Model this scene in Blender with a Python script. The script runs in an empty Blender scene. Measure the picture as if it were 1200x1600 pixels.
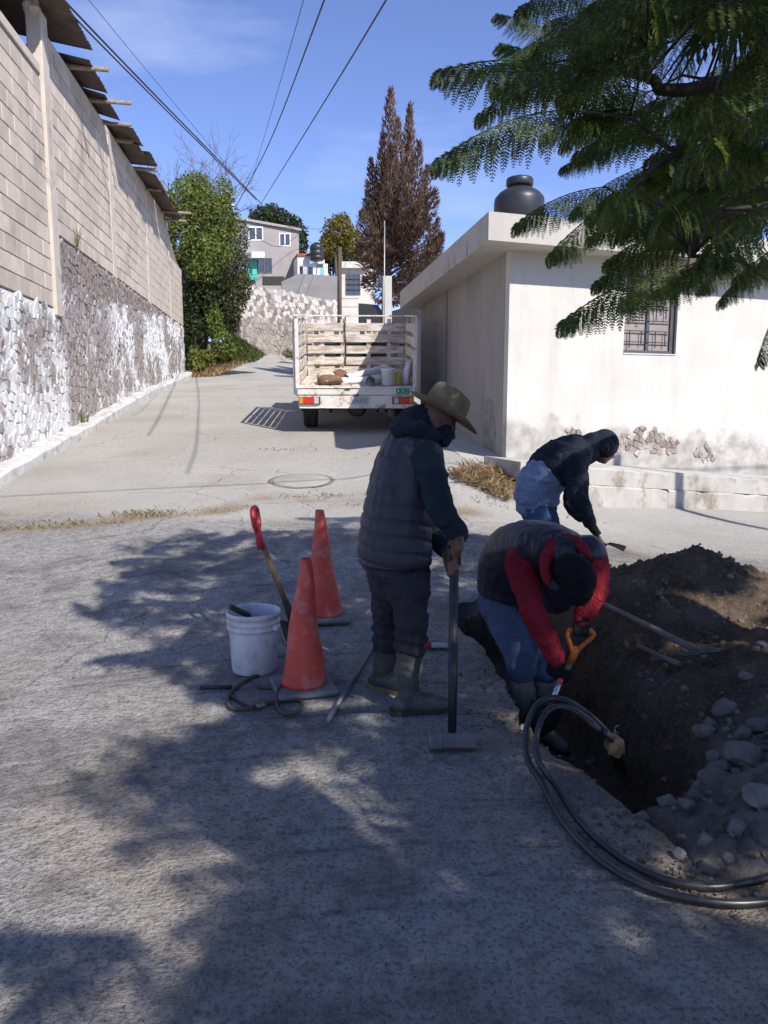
import bpy, bmesh, math, random
import numpy as np
from mathutils import Vector, Matrix, noise as mnoise
R = math.radians
random.seed(7); rng = np.random.default_rng(7)
S = bpy.context.scene
C = S.collection
# ---------------------------------------------------------------- camera
CAMZ = 1.6; TH = R(8.06); CT, ST = math.cos(TH), math.sin(TH)
cd = bpy.data.cameras.new('camera'); cam = bpy.data.objects.new('camera', cd); C.objects.link(cam)
cam.location = (0, 0, CAMZ); cam.rotation_euler = (math.pi/2-TH, 0, 0)
cd.sensor_fit = 'VERTICAL'; cd.sensor_height = 32; cd.sensor_width = 24; cd.lens = 24
cd.clip_start = .05; cd.clip_end = 4000
S.camera = cam
# ---------------------------------------------------------------- sky, sun, exposure
SUN_EL, SUN_AZ = R(42), R(142)          # azimuth clockwise from +Y: behind the camera, to the right
SUND = Vector((math.sin(SUN_AZ)*math.cos(SUN_EL), math.cos(SUN_AZ)*math.cos(SUN_EL), math.sin(SUN_EL)))
W_ = bpy.data.worlds.new('World'); S.world = W_; W_.use_nodes = True
nt = W_.node_tree; nt.nodes.clear()
wo = nt.nodes.new('ShaderNodeOutputWorld'); bg = nt.nodes.new('ShaderNodeBackground'); sk = nt.nodes.new('ShaderNodeTexSky')
sk.sky_type = 'NISHITA'; sk.sun_disc = False; sk.sun_elevation = SUN_EL; sk.sun_rotation = SUN_AZ
sk.altitude = 2300; sk.air_density = 1.0; sk.dust_density = .0; sk.ozone_density = 4.0
bg.inputs['Strength'].default_value = .14
# thin high cirrus, all over the sky
tc = nt.nodes.new('ShaderNodeTexCoord'); mp = nt.nodes.new('ShaderNodeMapping'); nz = nt.nodes.new('ShaderNodeTexNoise')
mp.inputs['Scale'].default_value = (1.2, 3.2, 5.0); mp.inputs['Rotation'].default_value = (0, 0, .5)
nz.inputs['Scale'].default_value = 1.6; nz.inputs['Detail'].default_value = 7; nz.inputs['Roughness'].default_value = .55
cr = nt.nodes.new('ShaderNodeValToRGB'); cr.color_ramp.elements[0].position = .5; cr.color_ramp.elements[0].color = (0, 0, 0, 1)
cr.color_ramp.elements[1].position = .85; cr.color_ramp.elements[1].color = (.4, .4, .4, 1)
mx = nt.nodes.new('ShaderNodeMixRGB'); mx.inputs['Color2'].default_value = (6.5, 6.9, 7.6, 1)
L = nt.links.new
L(tc.outputs['Generated'], mp.inputs['Vector']); L(mp.outputs[0], nz.inputs['Vector']); L(nz.outputs['Fac'], cr.inputs[0])
wb = nt.nodes.new('ShaderNodeMixRGB'); wb.blend_type = 'MULTIPLY'; wb.inputs['Fac'].default_value = 1; wb.inputs['Color2'].default_value = (1.12, 1.0, 1.17, 1)   # cool white balance of the phone
L(cr.outputs[0], mx.inputs['Fac']); L(sk.outputs[0], wb.inputs['Color1']); L(wb.outputs[0], mx.inputs['Color1']); L(mx.outputs[0], bg.inputs['Color']); L(bg.outputs[0], wo.inputs[0])
sl = bpy.data.lights.new('sun', 'SUN'); sun = bpy.data.objects.new('sun', sl); C.objects.link(sun)
sl.energy = 4.7; sl.angle = R(.53); sl.color = (1, .955, .88)
sun.rotation_euler = SUND.to_track_quat('Z', 'Y').to_euler(); sun.location = (20, -20, 30)
S.render.engine = 'CYCLES'
cy = S.cycles; cy.max_bounces = 5; cy.diffuse_bounces = 3; cy.glossy_bounces = 2; cy.transmission_bounces = 3; cy.transparent_max_bounces = 4; cy.use_adaptive_sampling = True; cy.adaptive_threshold = .025; cy.use_denoising = True; cy.caustics_reflective = False; cy.caustics_refractive = False
vs = S.view_settings; vs.view_transform = 'Standard'; vs.look = 'None'; vs.gamma = 1; vs.use_curve_mapping = False
vs.exposure = .45
# ---------------------------------------------------------------- pixel helpers (layout only)
def ray(px, py):
    u = (px-600)/1200; v = (800-py)/1200
    return Vector((u, CT+v*ST, -ST+v*CT))
def P(px, py, D):
    d = ray(px, py); t = D/d.y
    return Vector((d.x*t, D, CAMZ+d.z*t))
def PZ(px, py, z):
    d = ray(px, py); t = (z-CAMZ)/d.z
    return Vector((d.x*t, d.y*t, z))
def proj(p):
    x, y, z = p[0], p[1], p[2]-CAMZ
    dep = y*CT-z*ST; up = y*ST+z*CT
    return (600+1200*x/dep, 800-1200*up/dep, dep)
# ---------------------------------------------------------------- noise
def _h(ix, iy, iz, seed):
    h = (ix.astype(np.int64)*374761393+iy.astype(np.int64)*668265263+iz.astype(np.int64)*1274126177+seed*974634777) & 0xffffffff
    h = ((h ^ (h >> 13))*1274126177) & 0xffffffff
    h = ((h ^ (h >> 16))*2246822519) & 0xffffffff
    return ((h ^ (h >> 15)) & 0xffff)/65535.
def vn(x, y, z=None, seed=0):
    x = np.asarray(x, float); y = np.asarray(y, float); z = np.zeros_like(x) if z is None else np.asarray(z, float)
    ix, iy, iz = np.floor(x), np.floor(y), np.floor(z)
    fx, fy, fz = x-ix, y-iy, z-iz
    fx, fy, fz = [t*t*(3-2*t) for t in (fx, fy, fz)]
    r = 0
    for a in (0, 1):
        for b in (0, 1):
            for c in (0, 1):
                w = (fx if a else 1-fx)*(fy if b else 1-fy)*(fz if c else 1-fz)
                r = r+w*_h(ix+a, iy+b, iz+c, seed)
    return r*2-1
def fbm(x, y, z=None, o=4, seed=0, g=.5):
    r = 0; a = 1; s = 0
    for k in range(o):
        r = r+a*vn(np.asarray(x)*2**k, np.asarray(y)*2**k, None if z is None else np.asarray(z)*2**k, seed+k*17); s += a; a *= g
    return r/s
# ---------------------------------------------------------------- materials
def nmat(name):
    m = bpy.data.materials.new(name); m.use_nodes = True; n = m.node_tree.nodes
    return m, m.node_tree, n['Principled BSDF'], n['Material Output']
def N(t, k, **kw):
    n = t.nodes.new('ShaderNode'+k)
    for a, b in kw.items():
        if a in n.inputs.keys(): n.inputs[a].default_value = b
        else: setattr(n, a, b)
    return n
def ramp(t, src, stops):
    r = t.nodes.new('ShaderNodeValToRGB'); e = r.color_ramp.elements
    while len(e) < len(stops): e.new(.5)
    for q, (p, c) in zip(e, stops):
        q.position = p; q.color = (c, c, c, 1) if not hasattr(c, '__len__') else (*c[:3], 1)
    t.links.new(src, r.inputs[0]); return r.outputs[0]
def mix(t, fac, a, b, mode='MIX'):
    m = t.nodes.new('ShaderNodeMixRGB'); m.blend_type = mode
    for s, v in (('Fac', fac), ('Color1', a), ('Color2', b)):
        if isinstance(v, bpy.types.NodeSocket): t.links.new(v, m.inputs[s])
        elif hasattr(v, '__len__'): m.inputs[s].default_value = (*v[:3], 1)
        else: m.inputs[s].default_value = v if s == 'Fac' else (v, v, v, 1)
    return m.outputs[0]
def math_(t, op, a, b=0., clamp=False):
    m = t.nodes.new('ShaderNodeMath'); m.operation = op; m.use_clamp = clamp
    for i, v in enumerate((a, b)):
        if isinstance(v, bpy.types.NodeSocket): t.links.new(v, m.inputs[i])
        else: m.inputs[i].default_value = v
    return m.outputs[0]
def coords(t, world=True, scale=(1, 1, 1), rot=(0, 0, 0)):
    if world: s = t.nodes.new('ShaderNodeNewGeometry').outputs['Position']
    else: s = t.nodes.new('ShaderNodeTexCoord').outputs['Object']
    if scale != (1, 1, 1) or rot != (0, 0, 0):
        m = N(t, 'Mapping'); m.inputs['Scale'].default_value = scale; m.inputs['Rotation'].default_value = rot
        t.links.new(s, m.inputs[0]); s = m.outputs[0]
    return s
def noise(t, co, scale, detail=4, rough=.55, dist=0.):
    n = N(t, 'TexNoise', Scale=scale, Detail=detail, Roughness=rough, Distortion=dist); t.links.new(co, n.inputs['Vector']); return n.outputs['Fac']
def bump(t, bsdf, h, strength=.3, dist=.01, prev=None):
    b = N(t, 'Bump', Strength=strength, Distance=dist); t.links.new(h, b.inputs['Height'])
    if prev is not None: t.links.new(prev, b.inputs['Normal'])
    t.links.new(b.outputs[0], bsdf.inputs['Normal']); return b.outputs[0]
MATS = {}
def pm(name, c1, c2=None, scale=6, rough=.8, bs=60, bstr=.25, bd=.004, c3=None, s3=2.5, f3=(.5, .7), world=True, metal=0, rnd=0., stretch=(1, 1, 1), spec=.3, isl=0.):
    """two-tone noise colour, an optional patchy third colour, fine bump, per-object brightness spread"""
    if name in MATS: return MATS[name]
    m, t, b, o = nmat(name)
    c2 = c2 or tuple(v*.75 for v in c1)
    co = coords(t, world, stretch)
    col = mix(t, ramp(t, noise(t, co, scale, 5), [(.32, 0), (.68, 1)]), c1, c2)
    if c3: col = mix(t, ramp(t, noise(t, co, s3, 6, .65), [(f3[0], 0), (f3[1], 1)]), col, c3)
    if rnd:
        oi = N(t, 'ObjectInfo'); col = mix(t, 1., col, ramp(t, oi.outputs['Random'], [(0, 1-rnd), (1, 1+rnd*.4)]), 'MULTIPLY')
    if isl:
        g = N(t, 'NewGeometry'); col = mix(t, 1., col, ramp(t, g.outputs['Random Per Island'], [(0, 1-isl), (1, 1+isl*.4)]), 'MULTIPLY')
    t.links.new(col, b.inputs['Base Color'])
    b.inputs['Roughness'].default_value = rough; b.inputs['Metallic'].default_value = metal; b.inputs['Specular IOR Level'].default_value = spec
    if bstr: bump(t, b, noise(t, co, bs, 5, .6), bstr, bd)
    MATS[name] = m; return m
def leafmat(name, c1, c2, c3=None, trans=.35, rough=.55):
    if name in MATS: return MATS[name]
    m, t, b, o = nmat(name)
    g = N(t, 'NewGeometry')
    st = [(0, c1), (.6, c2)] + ([(1, c3)] if c3 else [])
    col = ramp(t, g.outputs['Random Per Island'], st)
    t.links.new(col, b.inputs['Base Color']); b.inputs['Roughness'].default_value = rough; b.inputs['Specular IOR Level'].default_value = .25
    tr = N(t, 'BsdfTranslucent'); t.links.new(mix(t, 1., col, (1.0, 1.1, .5), 'MULTIPLY'), tr.inputs[0])
    ms = N(t, 'MixShader', Fac=trans); t.links.new(b.outputs[0], ms.inputs[1]); t.links.new(tr.outputs[0], ms.inputs[2]); t.links.new(ms.outputs[0], o.inputs[0])
    MATS[name] = m; return m
# ---------------------------------------------------------------- mesh builder
def origin(o):
    v = Vector((0, 0, 0))
    while o is not None: v += o.location; o = o.parent
    return v
def tag(o, label=None, cat=None, group=None, kind=None):
    if label: o['label'] = label
    if cat: o['category'] = cat
    if group: o['group'] = group
    if kind: o['kind'] = kind
    return o
def empty(name, loc, label=None, cat=None, group=None, rot=None):
    o = bpy.data.objects.new(name, None); C.objects.link(o); o.location = loc; o.empty_display_size = .2
    if rot: o.rotation_euler = rot
    return tag(o, label, cat, group)
def link(name, me, mat=None, parent=None):
    if mat is not None and not me.materials: me.materials.append(mat)
    o = bpy.data.objects.new(name, me); C.objects.link(o)
    if parent is not None: o.parent = parent
    return o
def frame_of(d, hint=Vector((0, 0, 1))):
    d = d.normalized(); a = hint-d*hint.dot(d)
    if a.length < 1e-4: a = Vector((1, 0, 0))-d*d.x
    if a.length < 1e-4: a = Vector((0, 1, 0))-d*d.y
    a.normalize(); return d, a, d.cross(a)
class MB:
    def __init__(s): s.v = []; s.f = []; s.sm = []
    def add(s, vs, fs, smooth=False):
        n = len(s.v); s.v += [tuple(q) for q in vs]; s.f += [tuple(i+n for i in q) for q in fs]; s.sm += [smooth]*len(fs); return s
    def box(s, c, sz, M=None, bev=0.):
        c = Vector(c); hx, hy, hz = [q/2 for q in sz]
        if bev:
            b = min(bev, hx*.9, hy*.9, hz*.9); vs = []; idx = {}
            for sx in (-1, 1):
                for sy in (-1, 1):
                    for sz_ in (-1, 1):
                        for k, q in enumerate(((hx, hy-b, hz-b), (hx-b, hy, hz-b), (hx-b, hy-b, hz))):
                            idx[(sx, sy, sz_, k)] = len(vs); vs.append(Vector((sx*q[0], sy*q[1], sz_*q[2])))
            fs = []
            for k in range(3):
                for sg in (-1, 1):
                    a, b2 = [q for q in range(3) if q != k]
                    ring = []
                    for p, q in ((-1, -1), (1, -1), (1, 1), (-1, 1)):
                        kk = [0, 0, 0]; kk[k] = sg; kk[a] = p; kk[b2] = q; ring.append(idx[(*kk, k)])
                    fs.append(ring)
            for k in range(3):
                a, b2 = [q for q in range(3) if q != k]
                for p in (-1, 1):
                    for q in (-1, 1):
                        r = []
                        for sg, ax in ((-1, a), (1, a), (1, b2), (-1, b2)):
                            kk = [0, 0, 0]; kk[k] = sg; kk[a] = p; kk[b2] = q; r.append(idx[(*kk, ax)])
                        fs.append(r)
            for sx in (-1, 1):
                for sy in (-1, 1):
                    for sz_ in (-1, 1): fs.append([idx[(sx, sy, sz_, k)] for k in range(3)])
        else:
            vs = [Vector((x, y, z)) for x in (-hx, hx) for y in (-hy, hy) for z in (-hz, hz)]
            fs = [(0, 1, 3, 2), (4, 6, 7, 5), (0, 4, 5, 1), (2, 3, 7, 6), (0, 2, 6, 4), (1, 5, 7, 3)]
        if M is not None: vs = [M @ q for q in vs]
        return s.add([q+c for q in vs], fs)
    def prism(s, poly, ext):            # planar polygon extruded by vector
        n = len(poly); ext = Vector(ext); p = [Vector(q) for q in poly]
        fs = [tuple(range(n)), tuple(range(2*n-1, n-1, -1))]+[(i, (i+1) % n, (i+1) % n+n, i+n) for i in range(n)]
        return s.add(p+[q+ext for q in p], fs)
    def tube(s, pts, r, n=8, cap=True, smooth=True, hint=Vector((0, 0, 1)), sq=1.):
        pts = [Vector(q) for q in pts]; m = len(pts)
        rr = r if hasattr(r, '__len__') else [r]*m
        vs = []; pa = None
        for i, p in enumerate(pts):
            d = (pts[min(i+1, m-1)]-pts[max(i-1, 0)])
            d, a, b = frame_of(d, hint if pa is None else pa); pa = a
            ri = rr[i]; ra, rb = (ri if hasattr(ri, '__len__') else (ri, ri*sq))
            for k in range(n):
                w = 2*math.pi*k/n; vs.append(p+a*(ra*math.cos(w))+b*(rb*math.sin(w)))
        fs = [(i*n+k, i*n+(k+1) % n, (i+1)*n+(k+1) % n, (i+1)*n+k) for i in range(m-1) for k in range(n)]
        s.add(vs, fs, smooth)
        if cap:
            q = len(s.v)-m*n; s.f += [tuple(q+k for k in range(n-1, -1, -1)), tuple(q+(m-1)*n+k for k in range(n))]; s.sm += [False, False]
        return s
    def lathe(s, prof, c=(0, 0, 0), n=24, M=None, smooth=True, closed=False):
        c = Vector(c); vs = []; m = len(prof)
        for (r, z) in prof:
            for k in range(n):
                w = 2*math.pi*k/n; q = Vector((r*math.cos(w), r*math.sin(w), z)); vs.append((M @ q if M is not None else q)+c)
        fs = [(i*n+k, i*n+(k+1) % n, (i+1)*n+(k+1) % n, (i+1)*n+k) for i in range(m-1) for k in range(n)]
        if closed: fs += [((m-1)*n+k, (m-1)*n+(k+1) % n, (k+1) % n, k) for k in range(n)]
        s.add(vs, fs, smooth)
        if not closed:
            q = len(s.v)-m*n; s.f += [tuple(q+k for k in range(n-1, -1, -1)), tuple(q+(m-1)*n+k for k in range(n))]; s.sm += [False, False]
        return s
    def ell(s, c, rad, M=None, n=14, m=9, smooth=True):
        prof = [(max(1e-4, math.sin(math.pi*i/(m-1))), -math.cos(math.pi*i/(m-1))) for i in range(m)]
        D = Matrix.Diagonal(rad).to_3x3(); return s.lathe(prof, c, n, (M @ D) if M is not None else D, smooth)
    def build(s, name, mat=None, parent=None, world=True, kind=None):
        me = bpy.data.meshes.new(name)
        off = origin(parent) if (parent is not None and world) else Vector((0, 0, 0))
        v = np.array(s.v, float).reshape(-1, 3)-np.array(off)
        me.from_pydata(v.tolist(), [], s.f); me.polygons.foreach_set('use_smooth', s.sm); me.update()
        o = link(name, me, mat, parent)
        if kind: o['kind'] = kind
        return o
def top(mb, name, mat, label, cat, group=None, base=None):
    """one-mesh thing with its origin at its own base"""
    v = np.array(mb.v); b = Vector(base) if base is not None else Vector(((v[:, 0].min()+v[:, 0].max())/2, (v[:, 1].min()+v[:, 1].max())/2, v[:, 2].min()))
    mb.v = (v-np.array(b)).tolist(); o = mb.build(name, mat); o.location = b
    return tag(o, label, cat, group)
def copy_to(o, parent, loc=None, name=None):
    c = o.copy(); C.objects.link(c); c.parent = parent
    if loc is not None: c.location = loc
    return c
def rotz(a): return Matrix.Rotation(a, 3, 'Z')
def yawM(d): d = Vector(d); return rotz(math.atan2(d.y, d.x))
def spline(pts, n):
    """Catmull-Rom through points of any dimension"""
    p = [np.array(q, float) for q in pts]; p = [2*p[0]-p[1]]+p+[2*p[-1]-p[-2]]
    out = []; m = len(p)-3
    for i in range(n):
        t = i/(n-1)*m; k = min(int(t), m-1); t -= k; a, b, c, d = p[k:k+4]
        out.append(.5*((2*b)+(-a+c)*t+(2*a-5*b+4*c-d)*t*t+(-a+3*b-3*c+d)*t**3))
    return out

def rough_block(q, h, amp, seed, n=14):
    """a four-cornered block raised by h with chipped, uneven edges: q = two long sides (a0, a1) and (b0, b1)"""
    rg = random.Random(seed); a0, a1, b1, b0 = [Vector(v) for v in q]; mb = MB(); vs = []
    for i in range(n+1):
        f = i/n; A_, B_ = a0.lerp(a1, f), b0.lerp(b1, f); d = (B_-A_); w = d.length; d.normalize(); c = min(.02, w*.2)
        def j(s=1.): return amp*s*(rg.random()-.5)
        chip = amp*1.8*max(0, rg.random()-.75)*4
        vs += [A_, A_+Vector((0, 0, h-c))+d*j(), A_+Vector((0, 0, h+j(.5)))+d*(c+j()), B_+Vector((0, 0, h+j(.5)-chip*.4))-d*(c+abs(j())+chip), B_+Vector((0, 0, h-c-chip+j()))-d*abs(j()), B_+d*j(.6)]
    m = 6; fs = [(i*m+k, (i+1)*m+k, (i+1)*m+k+1, i*m+k+1) for i in range(n) for k in range(m-1)]+[tuple(range(m-1, -1, -1)), tuple(n*m+k for k in range(m))]
    return mb.add(vs, fs)
# ================================================================ terrain
_cp = []
for x in (-12, -7, -3, 0, 3, 7, 12):
    for y in (-6, 0, 2.5, 4.2): _cp.append((x, y, 0.))
for y, z in ((6, .12), (8, .34), (10, .545), (12, .77), (14.5, 1.03), (17, 1.33), (22, 1.86), (29, 2.5), (40, 3.87), (52, 5.3), (64, 6.6)):
    for dx in (-3.2, 0., 1.2): _cp.append((-.9-.13*y+.6+dx, y, z))
_cp += [(-5.06, 10.07, .557), (-7.4, 29, 2.45), (-11, 8, .15)]
for px, py, D in ((740, 731, 10.2), (700, 697, 12.3), (930, 794, 10.05), (1060, 793, 10.7), (1200, 795, 11.6), (850, 790, 9.7)):
    p = P(px, py, D); _cp.append((p.x, p.y, p.z))
_cp += [(5, 8, .02), (9, 9, -.1), (9, 13, -.15), (12, 12, -.25), (2.6, 7.2, .12), (1.2, 7.6, .3)]
_cp = np.array(_cp)
def _k(r2): return .5*r2*np.log(r2+1e-9)
_n = len(_cp); _A = np.zeros((_n+3, _n+3))
_d2 = ((_cp[:, None, :2]-_cp[None, :, :2])**2).sum(-1)
_A[:_n, :_n] = _k(_d2)+np.eye(_n)*.15
_A[:_n, _n] = 1; _A[:_n, _n+1:] = _cp[:, :2]; _A[_n, :_n] = 1; _A[_n+1:, :_n] = _cp[:, :2].T
_w = np.linalg.solve(_A, np.concatenate([_cp[:, 2], [0, 0, 0]]))
def TZ(x, y):
    x = np.clip(np.asarray(x, float), -13, 12); y = np.clip(np.asarray(y, float), -6, 64); sh = x.shape
    q = np.stack([x.ravel(), y.ravel()], -1); r = np.zeros(len(q))
    for a in range(0, len(q), 20000):
        b = q[a:a+20000]; d2 = ((b[:, None]-_cp[None, :, :2])**2).sum(-1)
        r[a:a+20000] = _k(d2) @ _w[:_n]+_w[_n]+b @ _w[_n+1:]
    return r.reshape(sh)
def tz(x, y): return float(TZ(np.array([x]), np.array([y]))[0])
def G(px, py, lift=0.):
    d = ray(px, py); lo = 1.
    ys = np.concatenate([np.linspace(.8, 12, 400), np.linspace(12.05, 60, 800)]); t = ys/d.y
    h = CAMZ+d.z*t-TZ(d.x*t, ys)
    i = int(np.argmax(h < 0)) if (h < 0).any() else len(ys)-1
    a, b = (h[i-1], h[i]) if i else (1, 0); k = a/(a-b) if a != b else 0
    y = ys[i-1]+(ys[i]-ys[i-1])*k; t = y/d.y
    return Vector((d.x*t, y, CAMZ+d.z*t+lift))
def inpoly(x, y, poly):
    r = np.zeros(x.shape, bool); n = len(poly)
    for i in range(n):
        x0, y0 = poly[i]; x1, y1 = poly[(i+1) % n]
        c = ((y0 > y) != (y1 > y)) & (x < (x1-x0)*(y-y0)/((y1-y0) or 1e-9)+x0); r ^= c
    return r
def segd(x, y, pts):
    d = np.full(x.shape, 1e9)
    for (x0, y0), (x1, y1) in zip(pts[:-1], pts[1:]):
        dx, dy = x1-x0, y1-y0; t = np.clip(((x-x0)*dx+(y-y0)*dy)/(dx*dx+dy*dy+1e-12), 0, 1)
        d = np.minimum(d, np.hypot(x-x0-t*dx, y-y0-t*dy))
    return d
# trench outline on the ground (the broken concrete edge on the near side)
EDGE = [(742, 936), (722, 940), (703, 955), (716, 980), (742, 1000), (764, 1026), (782, 1054), (798, 1082), (808, 1104), (800, 1122), (812, 1140), (836, 1156), (872, 1180), (905, 1196), (950, 1238), (985, 1268), (1030, 1300), (1068, 1330), (1095, 1362), (1128, 1380), (1165, 1378), (1215, 1372)]
EDGEW = [(p.x, p.y) for p in (G(*q) for q in EDGE)]
TRENCH = EDGEW+[(4.6, 2.3), (4.6, 6.3), (2.6, 6.25), (1.7, 6.05), (1.2, 5.95), (.8, 5.95)]
xs = np.concatenate([np.arange(-70, -9, 4), np.arange(-9, -3, .2), np.arange(-3, .3, .05), np.arange(.3, 2.4, .022), np.arange(2.4, 5, .08), np.arange(5, 10, .4), np.arange(10, 75, 5)])
ys = np.concatenate([np.arange(-40, -2, 3), np.arange(-2, 1.2, .2), np.arange(1.2, 2, .06), np.arange(2, 6.6, .022), np.arange(6.6, 12, .07), np.arange(12, 30, .3), np.arange(30, 66, 1.2), np.arange(66, 120, 6)])
X, Y = np.meshgrid(xs, ys, indexing='ij')
Zt = TZ(X, Y)
Zt += .006*fbm(X*1.3, Y*1.3, o=3, seed=3)+.004*fbm(X*6, Y*6, o=3, seed=4)
# settled, cracked strip where the street meets the crossing
GUT = [(p.x, p.y) for p in (G(*q) for q in ((-200, 842), (0, 826), (120, 818), (235, 806), (340, 798), (430, 776), (530, 782), (640, 800), (730, 800)))]
dg = segd(X, Y, GUT)
Zt -= .02*np.exp(-(dg/.12)**2)*(.6+.4*vn(X*3, Y*3, seed=9))
# tooled grooves left in the older slab: broken lines, slanting on the left, nearly square across the middle
_a = .52*np.clip((1.0-X)/2.6, -.1, 1.15); _s = -X*np.sin(_a)+Y*np.cos(_a)+.07*fbm(X*.7, Y*.7, o=3, seed=81)+.012*fbm(X*5, Y*5, o=2, seed=82)
_i = np.floor(_s/.175); _sp = .5+.32*(_h(_i, _i*0, _i*0, 5)-.5)*2; _d = np.abs(_s/.175-_i-_sp)*.175
GRV = np.exp(-(_d/(.007+.006*np.clip(Y-2, 0, 3)/3+.05*np.clip(Y-6, 0, 2)/8))**2)*np.clip((vn(X*1.1, _i*3.7, seed=83)+.1)*2.2, 0, 1)*np.clip((8.1-Y)*2, 0, 1)*np.clip(1-segd(X, Y, [(-.4, 9), (.2, 9)])/60, .2, 1)
GRV = np.where((np.abs(X) < 6) & (Y > .5), GRV, 0)
Zt -= .009*GRV
wig = .03*fbm(X*7, Y*7, o=3, seed=21)
XX, YY = X+wig, Y+.03*fbm(X*7+40, Y*7, o=3, seed=22)
hole = inpoly(XX, YY, TRENCH)
dT = segd(XX, YY, EDGEW)
Zt -= np.where(dT < .09, .02*(1-dT/.09)*(.5+.5*vn(X*12, Y*12, seed=5)), 0)
nx, ny = X.shape
wigY = YY-Y
def snap(px_, py_):
    best = None; pl_ = TRENCH+[TRENCH[0]]
    for (x0, y0), (x1, y1) in zip(pl_[:-1], pl_[1:]):
        dx, dy = x1-x0, y1-y0; t_ = min(1, max(0, ((px_-x0)*dx+(py_-y0)*dy)/(dx*dx+dy*dy+1e-12))); qx, qy = x0+t_*dx, y0+t_*dy; d_ = (qx-px_)**2+(qy-py_)**2
        if best is None or d_ < best[0]: best = (d_, qx, qy)
    return best[1], best[2]
idx = -np.ones((nx, ny), int); keepq = ~(hole[:-1, :-1] & hole[1:, :-1] & hole[1:, 1:] & hole[:-1, 1:])
used = np.zeros((nx, ny), bool)
for a in (0, 1):
    for b in (0, 1): used[a:nx-1+a, b:ny-1+b] |= keepq
for i, j in zip(*np.nonzero(used & hole)):
    qx, qy = snap(XX[i, j], YY[i, j])
    if abs(qx-XX[i, j]) < .12 and abs(qy-YY[i, j]) < .12: X[i, j], Y[i, j] = qx-wig[i, j], qy-wigY[i, j]
idx[used] = np.arange(used.sum())
verts = np.stack([X[used], Y[used], Zt[used]], -1).tolist(); grv_v = GRV[used]
I, J = np.nonzero(keepq)
faces = np.stack([idx[I, J], idx[I+1, J], idx[I+1, J+1], idx[I, J+1]], -1).tolist()
# broken slab edge: skirt hanging down from every open side of the hole
skirt = {}
def sk_v(i, j):
    k = (i, j)
    if k not in skirt:
        skirt[k] = len(verts); z = Zt[i, j]-.13
        verts.append((X[i, j]-.02+.03*random.random(), Y[i, j]+.03*(random.random()-.5), z))
    return skirt[k]
for i, j in zip(*np.nonzero(~keepq)):
    for (di, dj, a, b) in ((-1, 0, (0, 0), (0, 1)), (1, 0, (1, 1), (1, 0)), (0, -1, (1, 0), (0, 0)), (0, 1, (0, 1), (1, 1))):
        ii, jj = i+di, j+dj
        if 0 <= ii < nx-1 and 0 <= jj < ny-1 and keepq[ii, jj]:
            p, q = (i+a[0], j+a[1]), (i+b[0], j+b[1])
            faces.append([idx[p], idx[q], sk_v(*q), sk_v(*p)])
me = bpy.data.meshes.new('street'); me.from_pydata(verts, [], faces)
me.polygons.foreach_set('use_smooth', [True]*len(faces)); me.update()
va = np.array(verts)
soilm = np.clip(np.exp(-(segd(va[:, 0], va[:, 1], GUT)/.20)**2)*1.1*np.clip(.75+1.8*fbm(va[:, 0]*1.6, va[:, 1]*1.6, o=4, seed=31), 0, 1), 0, 1)
soilm = np.maximum(soilm, np.clip(1-segd(va[:, 0], va[:, 1], EDGEW)/.35, 0, 1)**1.6*np.clip(.5+1.2*fbm(va[:, 0]*4, va[:, 1]*4, o=3, seed=33), 0, 1))
soilm = np.maximum(soilm, np.clip(1-np.hypot(va[:, 0]-1.9, va[:, 1]-6.5)/1.1, 0, 1)*np.clip(.6+1.2*fbm(va[:, 0]*2.5, va[:, 1]*2.5, o=4, seed=35), 0, 1))
gz = G(770, 1165); soilm = np.maximum(soilm, .9*np.clip(1.35-np.hypot((va[:, 0]-gz.x)/.22, (va[:, 1]-gz.y)/.10), 0, 1)*np.clip(.7+.9*fbm(va[:, 0]*9, va[:, 1]*9, o=3, seed=36), 0, 1))
at = me.attributes.new('soil', 'FLOAT', 'POINT'); at.data.foreach_set('value', soilm.astype(np.float32))

vx, vy = va[:, 0], va[:, 1]
def attr(name, v): at = me.attributes.new(name, 'FLOAT', 'POINT'); at.data.foreach_set('value', np.clip(v, 0, 1).astype(np.float32))
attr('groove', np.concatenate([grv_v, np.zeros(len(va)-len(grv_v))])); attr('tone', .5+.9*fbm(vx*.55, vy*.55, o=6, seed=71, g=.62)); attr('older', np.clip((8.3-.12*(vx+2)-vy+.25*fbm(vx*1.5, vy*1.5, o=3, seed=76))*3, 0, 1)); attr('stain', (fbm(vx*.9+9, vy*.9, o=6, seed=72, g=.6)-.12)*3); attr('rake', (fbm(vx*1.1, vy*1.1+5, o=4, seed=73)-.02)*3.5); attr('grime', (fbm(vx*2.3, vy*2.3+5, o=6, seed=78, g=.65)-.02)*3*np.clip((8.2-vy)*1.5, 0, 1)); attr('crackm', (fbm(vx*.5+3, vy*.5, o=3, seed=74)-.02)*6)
m, t, b, o = nmat('street_concrete')
co = coords(t)
def A(nm): return N(t, 'Attribute', attribute_name=nm).outputs['Fac']
fine = noise(t, co, 55, 3, .65); grit = noise(t, co, 240, 1, .5)
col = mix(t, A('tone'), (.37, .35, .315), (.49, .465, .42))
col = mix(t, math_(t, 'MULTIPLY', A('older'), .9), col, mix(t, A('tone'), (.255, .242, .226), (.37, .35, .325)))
col = mix(t, math_(t, 'MULTIPLY', A('stain'), .45), col, (.34, .27, .20))
col = mix(t, math_(t, 'MULTIPLY', A('grime'), .55), col, (.115, .105, .10))
blot = noise(t, co, 13, 3, .7)
rough_f = math_(t, 'ADD', math_(t, 'MULTIPLY', A('older'), .75), .22)
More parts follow.
